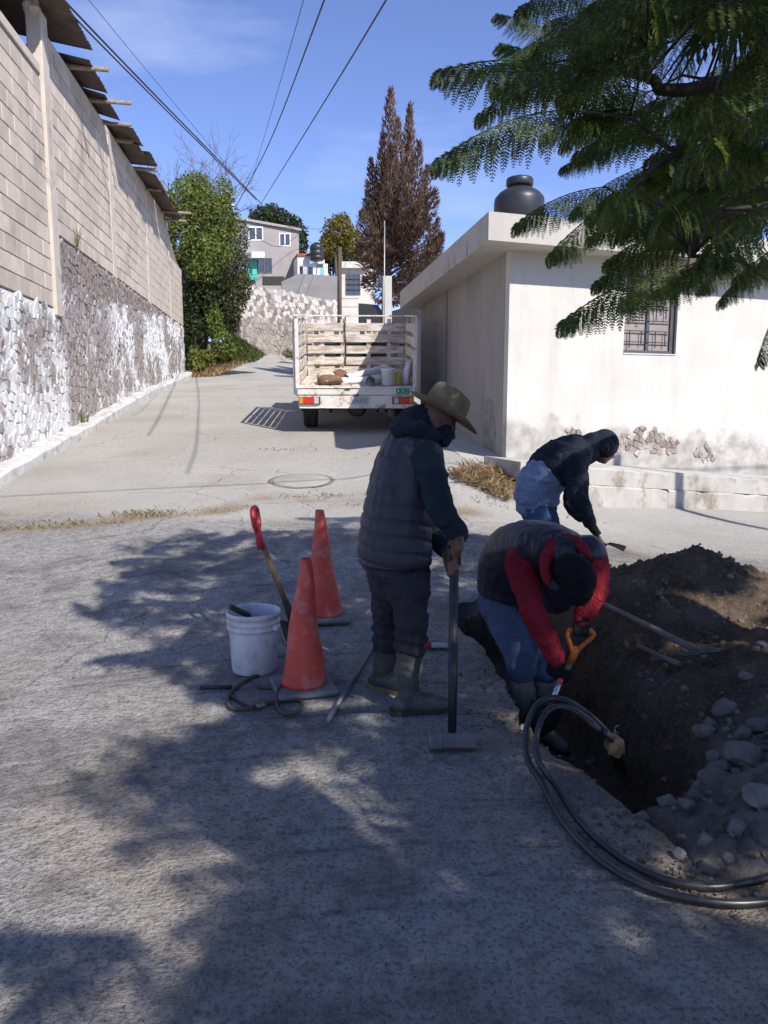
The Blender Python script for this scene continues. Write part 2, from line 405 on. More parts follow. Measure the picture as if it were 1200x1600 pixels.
col = mix(t, rough_f, col, ramp(t, blot, [(.34, .66), (.52, 1.0), (.68, 1.12)]), 'MULTIPLY')
col = mix(t, math_(t, 'MULTIPLY', rough_f, ramp(t, fine, [(.36, .8), (.5, 0)])), col, (.10, .093, .09))
col = mix(t, ramp(t, grit, [(.6, 0), (.72, .5)]), col, (.52, .49, .45))
# raked finish: shallow uneven grooves slanting across the crossing
gro = math_(t, 'SUBTRACT', 1., A('groove'))
col = mix(t, 1., col, ramp(t, gro, [(0, .70), (1, 1)]), 'MULTIPLY')
# cracks
dn = N(t, 'TexNoise', Scale=2.2, Detail=3); t.links.new(co, dn.inputs['Vector'])
cc = t.nodes.new('ShaderNodeVectorMath'); cc.operation = 'MULTIPLY_ADD'; cc.inputs[1].default_value = (.55, .55, .55)
t.links.new(dn.outputs['Color'], cc.inputs[0]); t.links.new(co, cc.inputs[2])
vo = N(t, 'TexVoronoi', Scale=.62, feature='DISTANCE_TO_EDGE'); t.links.new(cc.outputs[0], vo.inputs['Vector']); vo.voronoi_dimensions = '2D'
ck = mix(t, A('crackm'), 1., ramp(t, vo.outputs['Distance'], [(0, .25), (.003, .45), (.007, 1)]))
col = mix(t, ck, (.10, .09, .08), col)
col = mix(t, math_(t, 'MULTIPLY', A('soil'), .85), col, mix(t, fine, (.20, .145, .095), (.31, .235, .15)))
t.links.new(col, b.inputs['Base Color']); b.inputs['Roughness'].default_value = .9; b.inputs['Specular IOR Level'].default_value = .22
hsum = math_(t, 'ADD', math_(t, 'MULTIPLY', fine, 1.0), math_(t, 'MULTIPLY', gro, .55)); hsum = math_(t, 'ADD', hsum, math_(t, 'MULTIPLY', grit, .3))
hsum = math_(t, 'ADD', hsum, math_(t, 'MULTIPLY', blot, 1.3)); bump(t, b, hsum, 1.0, .02)
M_STREET = m
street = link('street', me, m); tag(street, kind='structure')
# wide ground under everything, out to the horizon
mb = MB(); mb.add([(-1500, -1500, -4), (1500, -1500, -4), (1500, 1500, -4), (-1500, 1500, -4)], [(0, 1, 2, 3)])
gr = mb.build('ground', pm('ground_soil', (.16, .13, .09), (.10, .11, .05), 3, .95, 20, .3, .02)); tag(gr, kind='structure')
# ================================================================ trench and spoil heap
sx = np.arange(.2, 4.5, .0165); sy = np.arange(1.9, 6.9, .0165)
SX, SY = np.meshgrid(sx, sy, indexing='ij')
road = TZ(SX, SY)
inn = inpoly(SX, SY, TRENCH); dE = segd(SX, SY, EDGEW)
def gauss(px, py, rx, ry, ang=0.):
    a, b_ = SX-px, SY-py; c, s_ = math.cos(ang), math.sin(ang); u = (a*c+b_*s_)/rx; v = (-a*s_+b_*c)/ry
    return np.exp(-(u*u+v*v))
axis = [(.72, 5.75), (.95, 4.9), (1.02, 4.2), (1.12, 3.75), (1.18, 3.5)]
dA = segd(SX, SY, axis)
prof = np.clip(1-dA/.42, 0, 1); tren = -(.50*np.clip(prof*2.2, 0, 1)**.8)
base = -.03+.10*np.clip((SX-1.35)/.8, 0, 1)+.03*np.clip((3.2-SY)*2, 0, 1)
pk = P(1085, 886, 5.25)
cone = lambda px, py, h, r, ex=1., ey=1.: np.clip(h*(1-np.hypot((SX-px)/ex, (SY-py)/ey)/r), 0, None)
mound = np.maximum.reduce([cone(pk.x, pk.y, pk.z+.03, 1.02, 1.25, 1.0), cone(pk.x+.75, pk.y-.35, .42, .95, 1.3, .9), cone(1.65, 5.35, .24, .8), cone(3.1, 4.3, .34, 1.2), cone(2.2, 4.25, .20, .9)])
mound = np.maximum(mound, 0)+.05*gauss(2.0, 3.3, .8, .7)+.07*gauss(1.75, 2.75, .5, .4)
hs = base+mound
hs = np.where(dA < .55, np.minimum(hs, tren+np.clip(dA-.30, 0, 1)*1.9), hs)
# a second shallower pit where the pipe comes up
hs -= .24*gauss(1.12, 3.12, .20, .16)
hs = hs+.03*np.clip((3.6-SY)*2, 0, 1)*np.abs(fbm(SX*7, SY*7, o=3, seed=48))*2+.045*fbm(SX*3, SY*3, o=4, seed=41)+.022*fbm(SX*11, SY*11, o=4, seed=42)
cl = fbm(SX*16, SY*16, o=2, seed=44); hs += .05*np.clip(cl-.15, 0, 1)
cl = vn(SX*34, SY*34, seed=45); hs += .024*np.clip(cl-.2, 0, 1)
keep = inn & (dE > .0)
dP = segd(SX, SY, TRENCH+[TRENCH[0]]); SOILZ = np.where(keep, road+hs-.05*np.clip(1-dP/.10, 0, 1), road-.15)
spill = road+mound*1.0-.09+.03*fbm(SX*7, SY*7, o=4, seed=46)+.012*np.clip(cl, 0, 1)   # loose soil lying on the slab behind
sp_ok = (~inn) & (SY > 4.6) & (SX > .9)
SOILZ = np.where(sp_ok, np.where(spill > road, spill, road-.06), SOILZ)
SOILZ = np.where((~inn) & (~sp_ok), road-.15, SOILZ)
n1_, n2_ = SX.shape; ii = np.arange(n1_*n2_).reshape(n1_, n2_)
fc = np.stack([ii[:-1, :-1], ii[1:, :-1], ii[1:, 1:], ii[:-1, 1:]], -1).reshape(-1, 4)
hidden = (SOILZ < road-.05) & ~inn & (dP > .3)
kq = ~(hidden[:-1, :-1] & hidden[1:, :-1] & hidden[1:, 1:] & hidden[:-1, 1:]); fc = fc[kq.reshape(-1)]
me = bpy.data.meshes.new('soil'); me.from_pydata(np.stack([SX, SY, SOILZ], -1).reshape(-1, 3).tolist(), [], fc.tolist())
me.polygons.foreach_set('use_smooth', [True]*len(fc)); me.update()
pale = np.clip((SX-1.0)*2.2, 0, 1)*np.clip((3.55-SY+.25*(SX-1.2))*2.2, 0, 1)*np.clip(.75+.9*fbm(SX*4, SY*4, o=4, seed=51), 0, 1)
pale = np.maximum(pale, np.clip(1-dE/.22, 0, 1)*np.clip((2.9-SY)*2, 0, 1)*.9)
at = me.attributes.new('pale', 'FLOAT', 'POINT'); at.data.foreach_set('value', pale.ravel().astype(np.float32))
m, t, b, o = nmat('dug_soil'); co = coords(t)
col = mix(t, ramp(t, noise(t, co, 5, 6, .6), [(.3, 0), (.7, 1)]), (.060, .044, .031), (.132, .096, .067))
col = mix(t, ramp(t, noise(t, co, 40, 4, .7), [(.5, 0), (.75, .7)]), col, (.22, .175, .125))
at_ = N(t, 'Attribute', attribute_name='pale')
col = mix(t, at_.outputs['Fac'], col, mix(t, noise(t, co, 30, 4, .6), (.15, .135, .12), (.28, .26, .23)))
t.links.new(col, b.inputs['Base Color']); b.inputs['Roughness'].default_value = .95; b.inputs['Specular IOR Level'].default_value = .1
bump(t, b, noise(t, co, 45, 5, .75), .9, .02)
soil = link('soil', me, m); tag(soil, kind='structure')
def soil_z(x, y):
    i = int(np.clip((x-sx[0])/.0165, 0, n1_-1)); j = int(np.clip((y-sy[0])/.0165, 0, n2_-1)); return max(float(SOILZ[i, j]), tz(x, y) if not inn[i, j] else -9)
def GS(px, py):
    """pixel -> point on whichever is in front, soil or street"""
    d = ray(px, py); y = np.arange(1.6, 8, .01); x = d.x*y/d.y; z = CAMZ+d.z*y/d.y
    ins = (x > .2) & (x < 4.48) & (y > 1.92) & (y < 6.86); h = TZ(x, y)
    i = np.clip(((x-sx[0])/.0165).astype(int), 0, n1_-1); j = np.clip(((y-sy[0])/.0165).astype(int), 0, n2_-1)
    h = np.where(ins, np.where(inn[i, j], SOILZ[i, j], np.maximum(SOILZ[i, j], h)), h); k = np.nonzero(z <= h)[0]
    return Vector((x[k[0]], y[k[0]], h[k[0]])) if len(k) else G(px, py)
# kerbs ---------------------------------------------------------------
M_KERB = pm('kerb_concrete', (.40, .385, .35), (.30, .285, .26), 5, .9, 70, .4, .006, (.22, .18, .14), 3, (.55, .72))
M_KERBW = pm('kerb_whitewash', (.60, .59, .565), (.45, .44, .42), 7, .9, 70, .4, .006, (.33, .31, .28), 4, (.52, .66))
# ================================================================ tall wall along the left of the street
WA = Vector((-5.25, 10.07, 0)); WD = Vector((-.1226, .9925, 0)).normalized(); WN = Vector((WD.y, -WD.x, 0))   # WN: towards the street
def wy(y): return (y-WA.y)/WD.y                      # distance along the wall for a depth
def WP(s, z, out=0.): q = WA+WD*s+WN*out; return Vector((q.x, q.y, z))
wall = empty('boundary_wall', (WA.x, WA.y, tz(WA.x, WA.y)), 'tall grey block wall on white-splashed rubble stone base along the left of the street', 'wall')
M_BLOCK = pm('grey_block', (.62, .53, .44), (.53, .455, .38), 4, .95, 90, .5, .006, (.40, .335, .27), 1.1, (.54, .72), rnd=.18, isl=.06)
M_MORT = pm('wall_mortar', (.27, .24, .21), (.20, .18, .16), 7, .95, 60, .3, .006)
M_COL = pm('cast_column', (.58, .51, .435), (.49, .43, .37), 3, .92, 40, .35, .008, (.28, .25, .22), 2.2, (.58, .75))
S0, S1 = wy(8.0), wy(30.4); SC = wy(13.75)           # first column
ZL, ZR = 7.0, 7.66
# mortar core, stepped top
core = MB()
for a, b, z in ((S0, SC, ZL), (SC, wy(26.6), ZR)):
    core.prism([WP(a, -.5, -.02), WP(b, -.5, -.02), WP(b, z-.01, -.02), WP(a, z-.01, -.02)], WN*-.16)
core.prism([WP(wy(26.6), -.5, -.02), WP(S1, -.5, -.02), WP(S1, 6.6, -.02), WP(wy(29.4), 6.75, -.02), WP(wy(26.6), ZR-.02, -.02)], WN*-.16)
core.build('mortar_core', M_MORT, wall)
# cast columns
def column(s, w, z0, z1, out=.02, name='column'):
    mb = MB(); mb.box(WP(s, (z0+z1)/2, out-.11), (w, .24, z1-z0), yawM(WD), .015); return mb.build(name, M_COL, wall)
column(SC, .38, 3.1, 8.0, .05)
column(wy(18.6), .34, 4.5, ZR, .006); column(wy(23.2), .34, 4.3, ZR, .006); column(wy(27.4), .3, 4.2, 7.3, .006)
mb = MB()
for k in range(9):
    c = WP(SC+random.uniform(-.15, .15), 8.0+random.uniform(-.05, .16), -.1+random.uniform(-.1, .1)); mb.ell(c, (random.uniform(.05, .12),)*3, n=7, m=5, smooth=False)
mb.build('broken_top', M_COL, wall)
M_REBAR = pm('rusty_steel', (.10, .06, .045), (.06, .04, .035), 30, .8, 90, .3, .002)
for k in range(5):
    p = WP(SC+random.uniform(-.14, .14), 7.95, -.1+random.uniform(-.1, .1))
    MB().tube([p, p+Vector((random.uniform(-.1, .1), random.uniform(-.1, .1), .25)), p+Vector((random.uniform(-.45, .2), random.uniform(-.2, .2), random.uniform(.35, .6)))], .008, 6).build('rebar', M_REBAR, wall)
# concrete blocks, laid in level courses
BH, BL = .262, .52
def stone_top(s): return 3.22 if s < SC else 4.52
cand = []
for r in range(0, 32):
    z = 1.4+r*BH
    a = S0+(BL/2 if r % 2 else 0)
    while a < S1:
        for (lo, hi, zt) in ((S0, SC-.18, ZL), (SC+.18, wy(18.6)-.17, ZR), (wy(18.6)+.17, wy(23.2)-.17, ZR), (wy(23.2)+.17, wy(27.4)-.15, ZR), (wy(27.4)+.15, S1, 6.75)):
            s0, s1 = max(a, lo), min(a+BL-.012, hi)
            if s1-s0 < .09 or z < stone_top((s0+s1)/2)-.02 or z+BH > zt+.03: continue
            p = WP((s0+s1)/2, z+BH/2); q = proj(p)
            cand.append(((1/q[2])**2*(s1-s0)*(1 if q[0] > -30 and q[1] > -20 else .2), s0, s1, z))
        a += BL
cand.sort(reverse=True)
meshes = {}
rest = MB(); WM = yawM(WD)
for k, (pr, s0, s1, z) in enumerate(cand):
    w = round(s1-s0, 2); jit = random.uniform(-.004, .006)
    if k < 300:
        if w not in meshes:
            mm = MB().box((0, 0, 0), (w, .12, BH-.014), None, .006); me = bpy.data.meshes.new('block'); me.from_pydata([tuple(q) for q in mm.v], [], mm.f); me.materials.append(M_BLOCK); meshes[w] = me
        o = link('block', meshes[w], None, wall); o.location = WP((s0+s1)/2, z+BH/2, -.055+jit)-wall.location; o.rotation_euler = (0, 0, math.atan2(WD.y, WD.x)+random.uniform(-.006, .006))
    else: rest.box(WP((s0+s1)/2, z+BH/2, -.055+jit), (w, .12, BH-.014), WM)
rest.build('far_blocks', M_BLOCK, wall, kind='stuff')
# tie beam along the top of the blocks
for a, b, z in ((S0, SC-.18, ZL), (SC+.18, wy(26.6), ZR)):
    MB().box(WP((a+b)/2, z+.06, -.09), (b-a, .2, .16), WM, .012).build('top_beam', M_COL, wall)
# rubble stone base -----------------------------------------------------
m, t, b, o = nmat('rubble_stone'); co = coords(t)
oi = N(t, 'ObjectInfo'); ge = N(t, 'NewGeometry')
rv = math_(t, 'FRACT', math_(t, 'ADD', oi.outputs['Random'], ge.outputs['Random Per Island']))
col = ramp(t, rv, [(0, (.15, .115, .105)), (.35, (.24, .19, .17)), (.6, (.19, .17, .165)), (.85, (.28, .24, .21)), (1, (.20, .135, .115))])
col = mix(t, ramp(t, noise(t, co, 14, 5, .6), [(.35, 0), (.7, .6)]), col, (.30, .27, .245))
sp = N(t, 'SeparateXYZ'); t.links.new(co, sp.inputs[0])
# whitewash splashed on by hand: up to a ragged line that climbs with the street, worn off in patches
ground_line = math_(t, 'MULTIPLY', math_(t, 'SUBTRACT', sp.outputs['Y'], 4.5), .062)
hgt = math_(t, 'SUBTRACT', sp.outputs['Z'], ground_line)
n_low = noise(t, co, .75, 4, .6); n_mid = noise(t, co, 5.5, 5, .65)
edge = math_(t, 'ADD', hgt, math_(t, 'MULTIPLY', math_(t, 'SUBTRACT', n_low, .5), 1.3))
edge = math_(t, 'ADD', edge, math_(t, 'MULTIPLY', math_(t, 'SUBTRACT', n_mid, .5), .9))
wash = ramp(t, edge, [(0, 1), (.46, 1), (.5, 0)]) if False else ramp(t, math_(t, 'MULTIPLY', edge, .2), [(0, 1), (.585, 1), (.62, 0)])
worn = ramp(t, math_(t, 'ADD', math_(t, 'MULTIPLY', noise(t, co, .8, 4, .6), .82), math_(t, 'MULTIPLY', n_mid, .18)), [(.47, 0), (.54, 1)])
bare = math_(t, 'MULTIPLY', ramp(t, math_(t, 'MULTIPLY', sp.outputs['Y'], 1/30.), [(.465, 0), (.475, 1), (.57, 1), (.63, 0)]), ramp(t, noise(t, co, 1.3, 5, .65), [(.38, 0), (.46, 1)]))
worn = math_(t, 'MAXIMUM', worn, bare)
fac = math_(t, 'MULTIPLY', wash, math_(t, 'SUBTRACT', 1., math_(t, 'MULTIPLY', worn, .85)))
fac = math_(t, 'MULTIPLY', fac, ramp(t, rv, [(.0, .15), (.12, .9), (1, 1)]))
wcol = mix(t, noise(t, co, 9, 4), (.76, .75, .74), (.60, .59, .585))
col = mix(t, fac, col, wcol)
t.links.new(col, b.inputs['Base Color']); b.inputs['Roughness'].default_value = .9; b.inputs['Specular IOR Level'].default_value = .2
n1 = bump(t, b, noise(t, co, 18, 5, .65), .5, .02); bump(t, b, noise(t, co, 90, 4, .6), .3, .005, n1)
M_RUB = m
m, t, b, o = nmat('rubble_mortar'); co = coords(t)
sp = N(t, 'SeparateXYZ'); t.links.new(co, sp.inputs[0])
hgt = math_(t, 'SUBTRACT', sp.outputs['Z'], math_(t, 'MULTIPLY', math_(t, 'SUBTRACT', sp.outputs['Y'], 4.5), .062))
edge = math_(t, 'ADD', hgt, math_(t, 'MULTIPLY', math_(t, 'SUBTRACT', noise(t, co, .75, 4, .6), .5), 1.3))
wash = ramp(t, math_(t, 'MULTIPLY', edge, .2), [(0, 1), (.57, 1), (.63, 0)])
worn = ramp(t, noise(t, co, 1.6, 6, .7), [(.52, 0), (.66, 1)])
col = mix(t, math_(t, 'MULTIPLY', wash, math_(t, 'SUBTRACT', 1., worn)), mix(t, noise(t, co, 12, 4), (.42, .385, .34), (.30, .275, .25)), (.72, .71, .70))
t.links.new(col, b.inputs['Base Color']); b.inputs['Roughness'].default_value = .95
bump(t, b, noise(t, co, 30, 5, .65), .5, .01); M_RUBM = m
def rubble(parent, O, dirv, nrm, length, zlo, zhi, size, limit, mat, seed, skip=None, back=None, depth=.016, stuffname='far_stones', asp=.8):
    """jittered honeycomb of domed stones on an upright face; the ones that show largest are objects"""
    rg = random.Random(seed); ax = size*.93; az = size*asp; pts_ = {}
    nr = int((zhi(0)+3)/az)+2; nc = int(length/ax)+3
    for r in range(-2, nr):
        for c in range(-2, nc): pts_[(r, c)] = ((c+(.5 if r % 2 else 0)+rg.uniform(-.42, .42))*ax, (r+rg.uniform(-.42, .42))*az)
    cells = []
    for (r, c), (x0, z0) in pts_.items():
        if x0 < 0 or x0 > length or z0 < zlo(x0)-.08 or z0 > zhi(x0)-az*.25: continue
        if skip and skip(x0, z0): continue
        poly = [(x0-ax*1.3, z0-az*1.3), (x0+ax*1.3, z0-az*1.3), (x0+ax*1.3, z0+az*1.3), (x0-ax*1.3, z0+az*1.3)]
        for dr in (-2, -1, 0, 1, 2):
            for dc in (-2, -1, 0, 1, 2):
                q = pts_.get((r+dr, c+dc))
                if q is None or (dr == 0 and dc == 0): continue
                nx_, nz_ = q[0]-x0, q[1]-z0; k_ = (q[0]**2+q[1]**2-x0**2-z0**2)/2; out_ = []
                for i in range(len(poly)):
                    A_, B_ = poly[i], poly[(i+1) % len(poly)]; da = nx_*A_[0]+nz_*A_[1]-k_; db = nx_*B_[0]+nz_*B_[1]-k_
                    if da <= 0: out_.append(A_)
                    if da*db < 0: f_ = da/(da-db); out_.append((A_[0]+(B_[0]-A_[0])*f_, A_[1]+(B_[1]-A_[1])*f_))
                poly = out_
                if len(poly) < 3: break
            if len(poly) < 3: break
        if len(poly) < 3: continue
        cx = sum(p[0] for p in poly)/len(poly); cz = sum(p[1] for p in poly)/len(poly)
        w = O+dirv*cx; q = proj((w.x, w.y, cz)); vis = 1 if (-20 < q[0] < 1220) else .05
        cells.append((vis/q[2]**2, cx, cz, [(p[0]-cx, p[1]-cz) for p in poly]))
    cells.sort(key=lambda a: -a[0]); rest = MB()
    yaw = math.atan2(dirv.y, dirv.x)
    for k, (pr, cx, cz, pts) in enumerate(cells):
        g1, g2 = rg.uniform(.88, .96), rg.uniform(.72, .86); dp = depth*rg.uniform(.4, 1.7); tx, tz_ = rg.gauss(0, .06), rg.gauss(0, .06)
        vs = [(p[0]*.97, .05, p[1]*.97) for p in pts]+[(p[0]*g1, -dp*.6, p[1]*g1) for p in pts]+[(p[0]*g2+rg.uniform(-.01, .01), -dp*rg.uniform(.85, 1.1)+tx*p[0]+tz_*p[1], p[1]*g2) for p in pts]
        n6 = len(pts); fs = [(i, (i+1) % n6, (i+1) % n6+n6, i+n6) for i in range(n6)]+[(i+n6, (i+1) % n6+n6, (i+1) % n6+2*n6, i+2*n6) for i in range(n6)]+[tuple(range(2*n6, 3*n6))]
        w = O+dirv*cx; c = Vector((w.x, w.y, cz))
        # local: x along wall, -y outwards
        if k < limit:
            me = bpy.data.meshes.new('stone'); me.from_pydata(vs, [], fs); o = link('stone', me, mat, parent)
            o.location = c-origin(parent); o.rotation_euler = (0, 0, yaw)
        else:
            Mx = Matrix((dirv, -nrm, Vector((0, 0, 1)))).transposed(); rest.add([Mx @ Vector(v)+c for v in vs], fs, False)
    if rest.v: rest.build(stuffname, mat, parent, kind='stuff')
LW = S1-S0
def gz_(cx): p = WP(S0+cx, 0); return tz(p.x+.3, p.y)
rubble(wall, WP(S0, 0, .0), WD, WN, LW, lambda c: gz_(c)-.1, lambda c: stone_top(S0+c)-random.uniform(0, .0),   .19, 300, M_RUB, 3,
       skip=lambda cx, cz: abs(S0+cx-SC) < .26 and cz > 3.15)
bk = MB()
for a, b_, z in ((S0, SC, 3.2), (SC, S1, 4.45)): bk.prism([WP(a, -.5, .0), WP(b_, -.5, .0), WP(b_, z, .0), WP(a, z, .0)], WN*-.05)
bk.build('stone_mortar', M_RUBM, wall)
# kerb
kb = empty('kerb', (WA.x+.2, WA.y, tz(WA.x, WA.y)), 'whitewashed concrete kerb at the foot of the tall block wall', 'kerb')
a = S0
while a < S1:
    ln = random.uniform(1.5, 2.3); e = min(a+ln, S1); n = 5; rows = []
    jt = random.uniform(-.015, .015)
    for k in range(n+1):
        s_ = a+.006+(e-a-.012)*k/n; p = WP(s_, 0, .3); z = tz(p.x, p.y); hh = .17+jt+.012*math.sin(s_*5)
        rows.append([WP(s_, z-.2, .30+jt), WP(s_, z+hh-.035, .295+jt+random.uniform(-.012, .006)), WP(s_, z+hh, .25+jt+random.uniform(-.012, .006)), WP(s_, z+hh+.01, -.03)])
    vs = [q for r in rows for q in r]; fs = [(k*4+j, k*4+4+j, k*4+5+j, k*4+1+j) for k in range(n) for j in range(3)]+[(0, 1, 2, 3), tuple(n*4+3-j for j in range(4))]
    MB().add(vs, fs).build('kerb_stone', M_KERBW, kb); a = e
# roof of corrugated sheets on timber poles ------------------------------------
roof = empty('corrugated_roof', WP(SC, 7.7), 'rusty corrugated sheet roof with ragged edge on top of the tall block wall', 'roof')
M_SHEET = pm('rusty_sheet', (.15, .125, .11), (.085, .07, .062), 3, .6, 40, .2, .004, (.20, .115, .07), 2.2, (.52, .7), metal=.35)
def sheet(s, w, out, zin, zout, back=1.2, twist=0., nm='roof_sheet'):
    mb = MB(); nc = int(w/.076*4); vs = []; dl = [(-back), -.2, .1, out*.5, out]
    for i in range(nc+1):
        ss = s+w*i/nc; cz = .012*math.cos(i*math.pi/2)
        for q in dl:
            f = (q+back)/(out+back); rag = (0 if q < out else random.uniform(-.015, .015)); p = WP(ss+twist*f, zin+(zout-zin)*(q/out if q > 0 else q/out)+cz+random.uniform(-.002, .002), q+rag); vs.append(p)
    m_ = len(dl); fs = [(i*m_+j, (i+1)*m_+j, (i+1)*m_+j+1, i*m_+j+1) for i in range(nc) for j in range(m_-1)]
    mb.add(vs, fs, True); return mb.build(nm, M_SHEET, roof)
for (y0, y1, out, zin, zout, tw) in ((8.3, 10.9, .42, 8.22, 8.16, .03), (10.8, 13.2, .40, 8.20, 8.12, 0), (13.1, 15.15, .52, 8.12, 8.04, .02), (15.2, 16.7, .44, 7.95, 7.86, -.06), (16.6, 18.0, .38, 7.92, 7.82, .05), (18.3, 19.5, .58, 7.93, 7.80, .22),
                                      (19.4, 20.5, .50, 7.90, 7.76, .15), (20.4, 21.6, .62, 7.92, 7.88, 0), (21.5, 22.6, .55, 7.85, 7.68, .2), (22.5, 23.6, .52, 7.88, 7.72, .1), (23.5, 24.6, .55, 7.84, 7.66, -.1), (24.5, 25.7, .5, 7.86, 7.7, .15), (25.6, 27.0, .55, 7.84, 7.72, 0)):
    sheet(wy(y0), wy(y1)-wy(y0), out, zin, zout, 1.2, tw)
M_WOOD = pm('weathered_timber', (.36, .29, .22), (.20, .155, .115), 5, .9, 30, .5, .006, world=True, stretch=(3, 3, 3), isl=.25)
for (y, out, r, z) in ((15.45, .72, .055, 7.86), (16.9, .85, .05, 7.80), (18.1, .62, .045, 7.76), (19.3, .4, .06, 7.80), (21.5, .62, .055, 7.80), (23.2, .45, .045, 7.72), (25.9, .95, .05, 7.74), (26.5, .72, .05, 7.62)):
    a = WP(wy(y), z, -.9); b_ = WP(wy(y)+random.uniform(-.05, .08), z-.03, out)
    MB().tube([a, a.lerp(b_, .5)+Vector((0, 0, .015)), b_], [r, r*.95, r*.8], 8).build('roof_pole', M_WOOD, roof)
# dark timber behind, so that the space under the sheets is closed
MB().prism([WP(S0, 6.6, -1.25), WP(wy(27), 6.6, -1.25), WP(wy(27), 7.9, -1.25), WP(S0, 8.25, -1.25)], WN*-.04).build('back_boards', pm('dark_boards', (.09, .07, .055), (.06, .05, .04), 4, .9), roof)
# weeds in the wall
M_WEED = leafmat('weed_green', (.10, .14, .04), (.17, .20, .07), (.22, .19, .09))
def tuft(name, p, n, h, sp, mat, label, cat, group=None, w=.012, seed=0, lean=(0, 0)):
    rg = random.Random(seed); mb = MB()
    for k in range(n):
        a = rg.uniform(0, 6.28); b0 = Vector((rg.uniform(-sp, sp), rg.uniform(-sp, sp), 0)); hh = h*rg.uniform(.5, 1.1)
        d = Vector((math.cos(a), math.sin(a), 0)); s = Vector((-d.y, d.x, 0))*w*rg.uniform(.6, 1.3); bend = rg.uniform(.15, .6)*hh
        p1 = b0+d*bend*.3+Vector((lean[0], lean[1], hh*.6)); p2 = b0+d*bend+Vector((lean[0]*2, lean[1]*2, hh))
        mb.add([b0-s, b0+s, p1+s*.8, p1-s*.8, p2], [(0, 1, 2, 3), (3, 2, 4)])
    mb.v = [tuple(Vector(q)+p) for q in mb.v]; return top(mb, name, mat, label, cat, group, base=p)
tuft('weed', WP(wy(15.2), 4.55, .02), 26, .45, .03, leafmat('weed_dry', (.20, .19, .10), (.28, .26, .16)), 'thin dry weed growing from the top of the stone base', 'weed', None, .005, 5, (.05, -.05))
p = WP(wy(14.9), 0, .02); tuft('weed', WP(wy(14.9), tz(p.x, p.y)+.17, .02), 40, .22, .10, M_WEED, 'green weed tuft on the kerb at the foot of the whitewashed stones', 'weed', None, .012, 6)
# ================================================================ white flat-roofed house on the corner
H0 = Vector((1.71, 10.8, 0)); FD = Vector((.934, .358, 0)).normalized(); FN = Vector((FD.y, -FD.x, 0)); SD = Vector((-.1357, .9907, 0)).normalized(); SN = Vector((-SD.y, SD.x, 0))
house = empty('corner_house', (H0.x, H0.y, .84), 'white flat-roofed corner house with concrete slab eaves and one barred window', 'house')
m, t, b, o = nmat('white_plaster'); co = coords(t)
sp = N(t, 'SeparateXYZ'); t.links.new(co, sp.inputs[0])
col = mix(t, ramp(t, noise(t, co, 1.4, 5, .6), [(.3, 0), (.7, 1)]), (.60, .575, .53), (.515, .49, .45))
drip = coords(t, True, (4, 4, .6))
col = mix(t, ramp(t, noise(t, drip, 1.0, 5, .65), [(.50, 0), (.74, .42)]), col, (.40, .385, .355))
# damp, bare render along the foot of the wall
hb = math_(t, 'ADD', sp.outputs['Z'], math_(t, 'MULTIPLY', math_(t, 'SUBTRACT', sp.outputs['X'], 1.7), .081))
hb = math_(t, 'ADD', hb, math_(t, 'MULTIPLY', math_(t, 'SUBTRACT', noise(t, co, 2.2, 6, .7), .5), 1.0))
damp = ramp(t, math_(t, 'MULTIPLY', hb, .3), [(.0, 1), (.375, 1), (.43, 0)])
col = mix(t, math_(t, 'MULTIPLY', damp, .9), col, mix(t, ramp(t, noise(t, co, 5, 5, .65), [(.35, 0), (.65, 1)]), (.46, .44, .41), (.27, .25, .23)))
t.links.new(col, b.inputs['Base Color']); b.inputs['Roughness'].default_value = .9; b.inputs['Specular IOR Level'].default_value = .2
n1 = bump(t, b, noise(t, co, 9, 5, .6), .15, .02); bump(t, b, noise(t, co, 120, 3, .6), .25, .004, n1); M_PLAS = m
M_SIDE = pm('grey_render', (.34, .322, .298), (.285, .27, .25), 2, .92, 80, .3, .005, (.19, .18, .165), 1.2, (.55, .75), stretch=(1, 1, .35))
M_SLAB = pm('slab_concrete', (.47, .445, .405), (.40, .375, .34), 3, .9, 60, .35, .006, (.27, .25, .23), 2.4, (.58, .74), stretch=(1, 1, .6))
def F(t_, z, o_=0.): q = H0+FD*t_+FN*o_; return Vector((q.x, q.y, z))
def SW(t_, z, o_=0.): q = H0+SD*t_+SN*o_; return Vector((q.x, q.y, z))
WT0, WT1, WZ0, WZ1 = 1.93, 2.89, 2.335, 3.46
fw = MB()
for a, b_, z0, z1 in ((0.004, WT0, -.6, 3.68), (WT1, 9, -.6, 3.68), (WT0, WT1, -.6, WZ0), (WT0, WT1, WZ1, 3.68)):
    fw.prism([F(a, z0), F(b_, z0), F(b_, z1), F(a, z1)], SD*.2)
fw.build('front_wall', M_PLAS, house)
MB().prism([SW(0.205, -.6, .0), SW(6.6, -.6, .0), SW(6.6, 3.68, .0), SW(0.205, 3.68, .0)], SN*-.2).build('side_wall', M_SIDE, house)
MB().prism([SW(3.9, .9, .012), SW(3.98, .9, .012), SW(3.98, 3.7, .012), SW(3.9, 3.7, .012)], SN*-.02).build('side_pipe', pm('pipe_grey', (.2, .19, .18)), house)
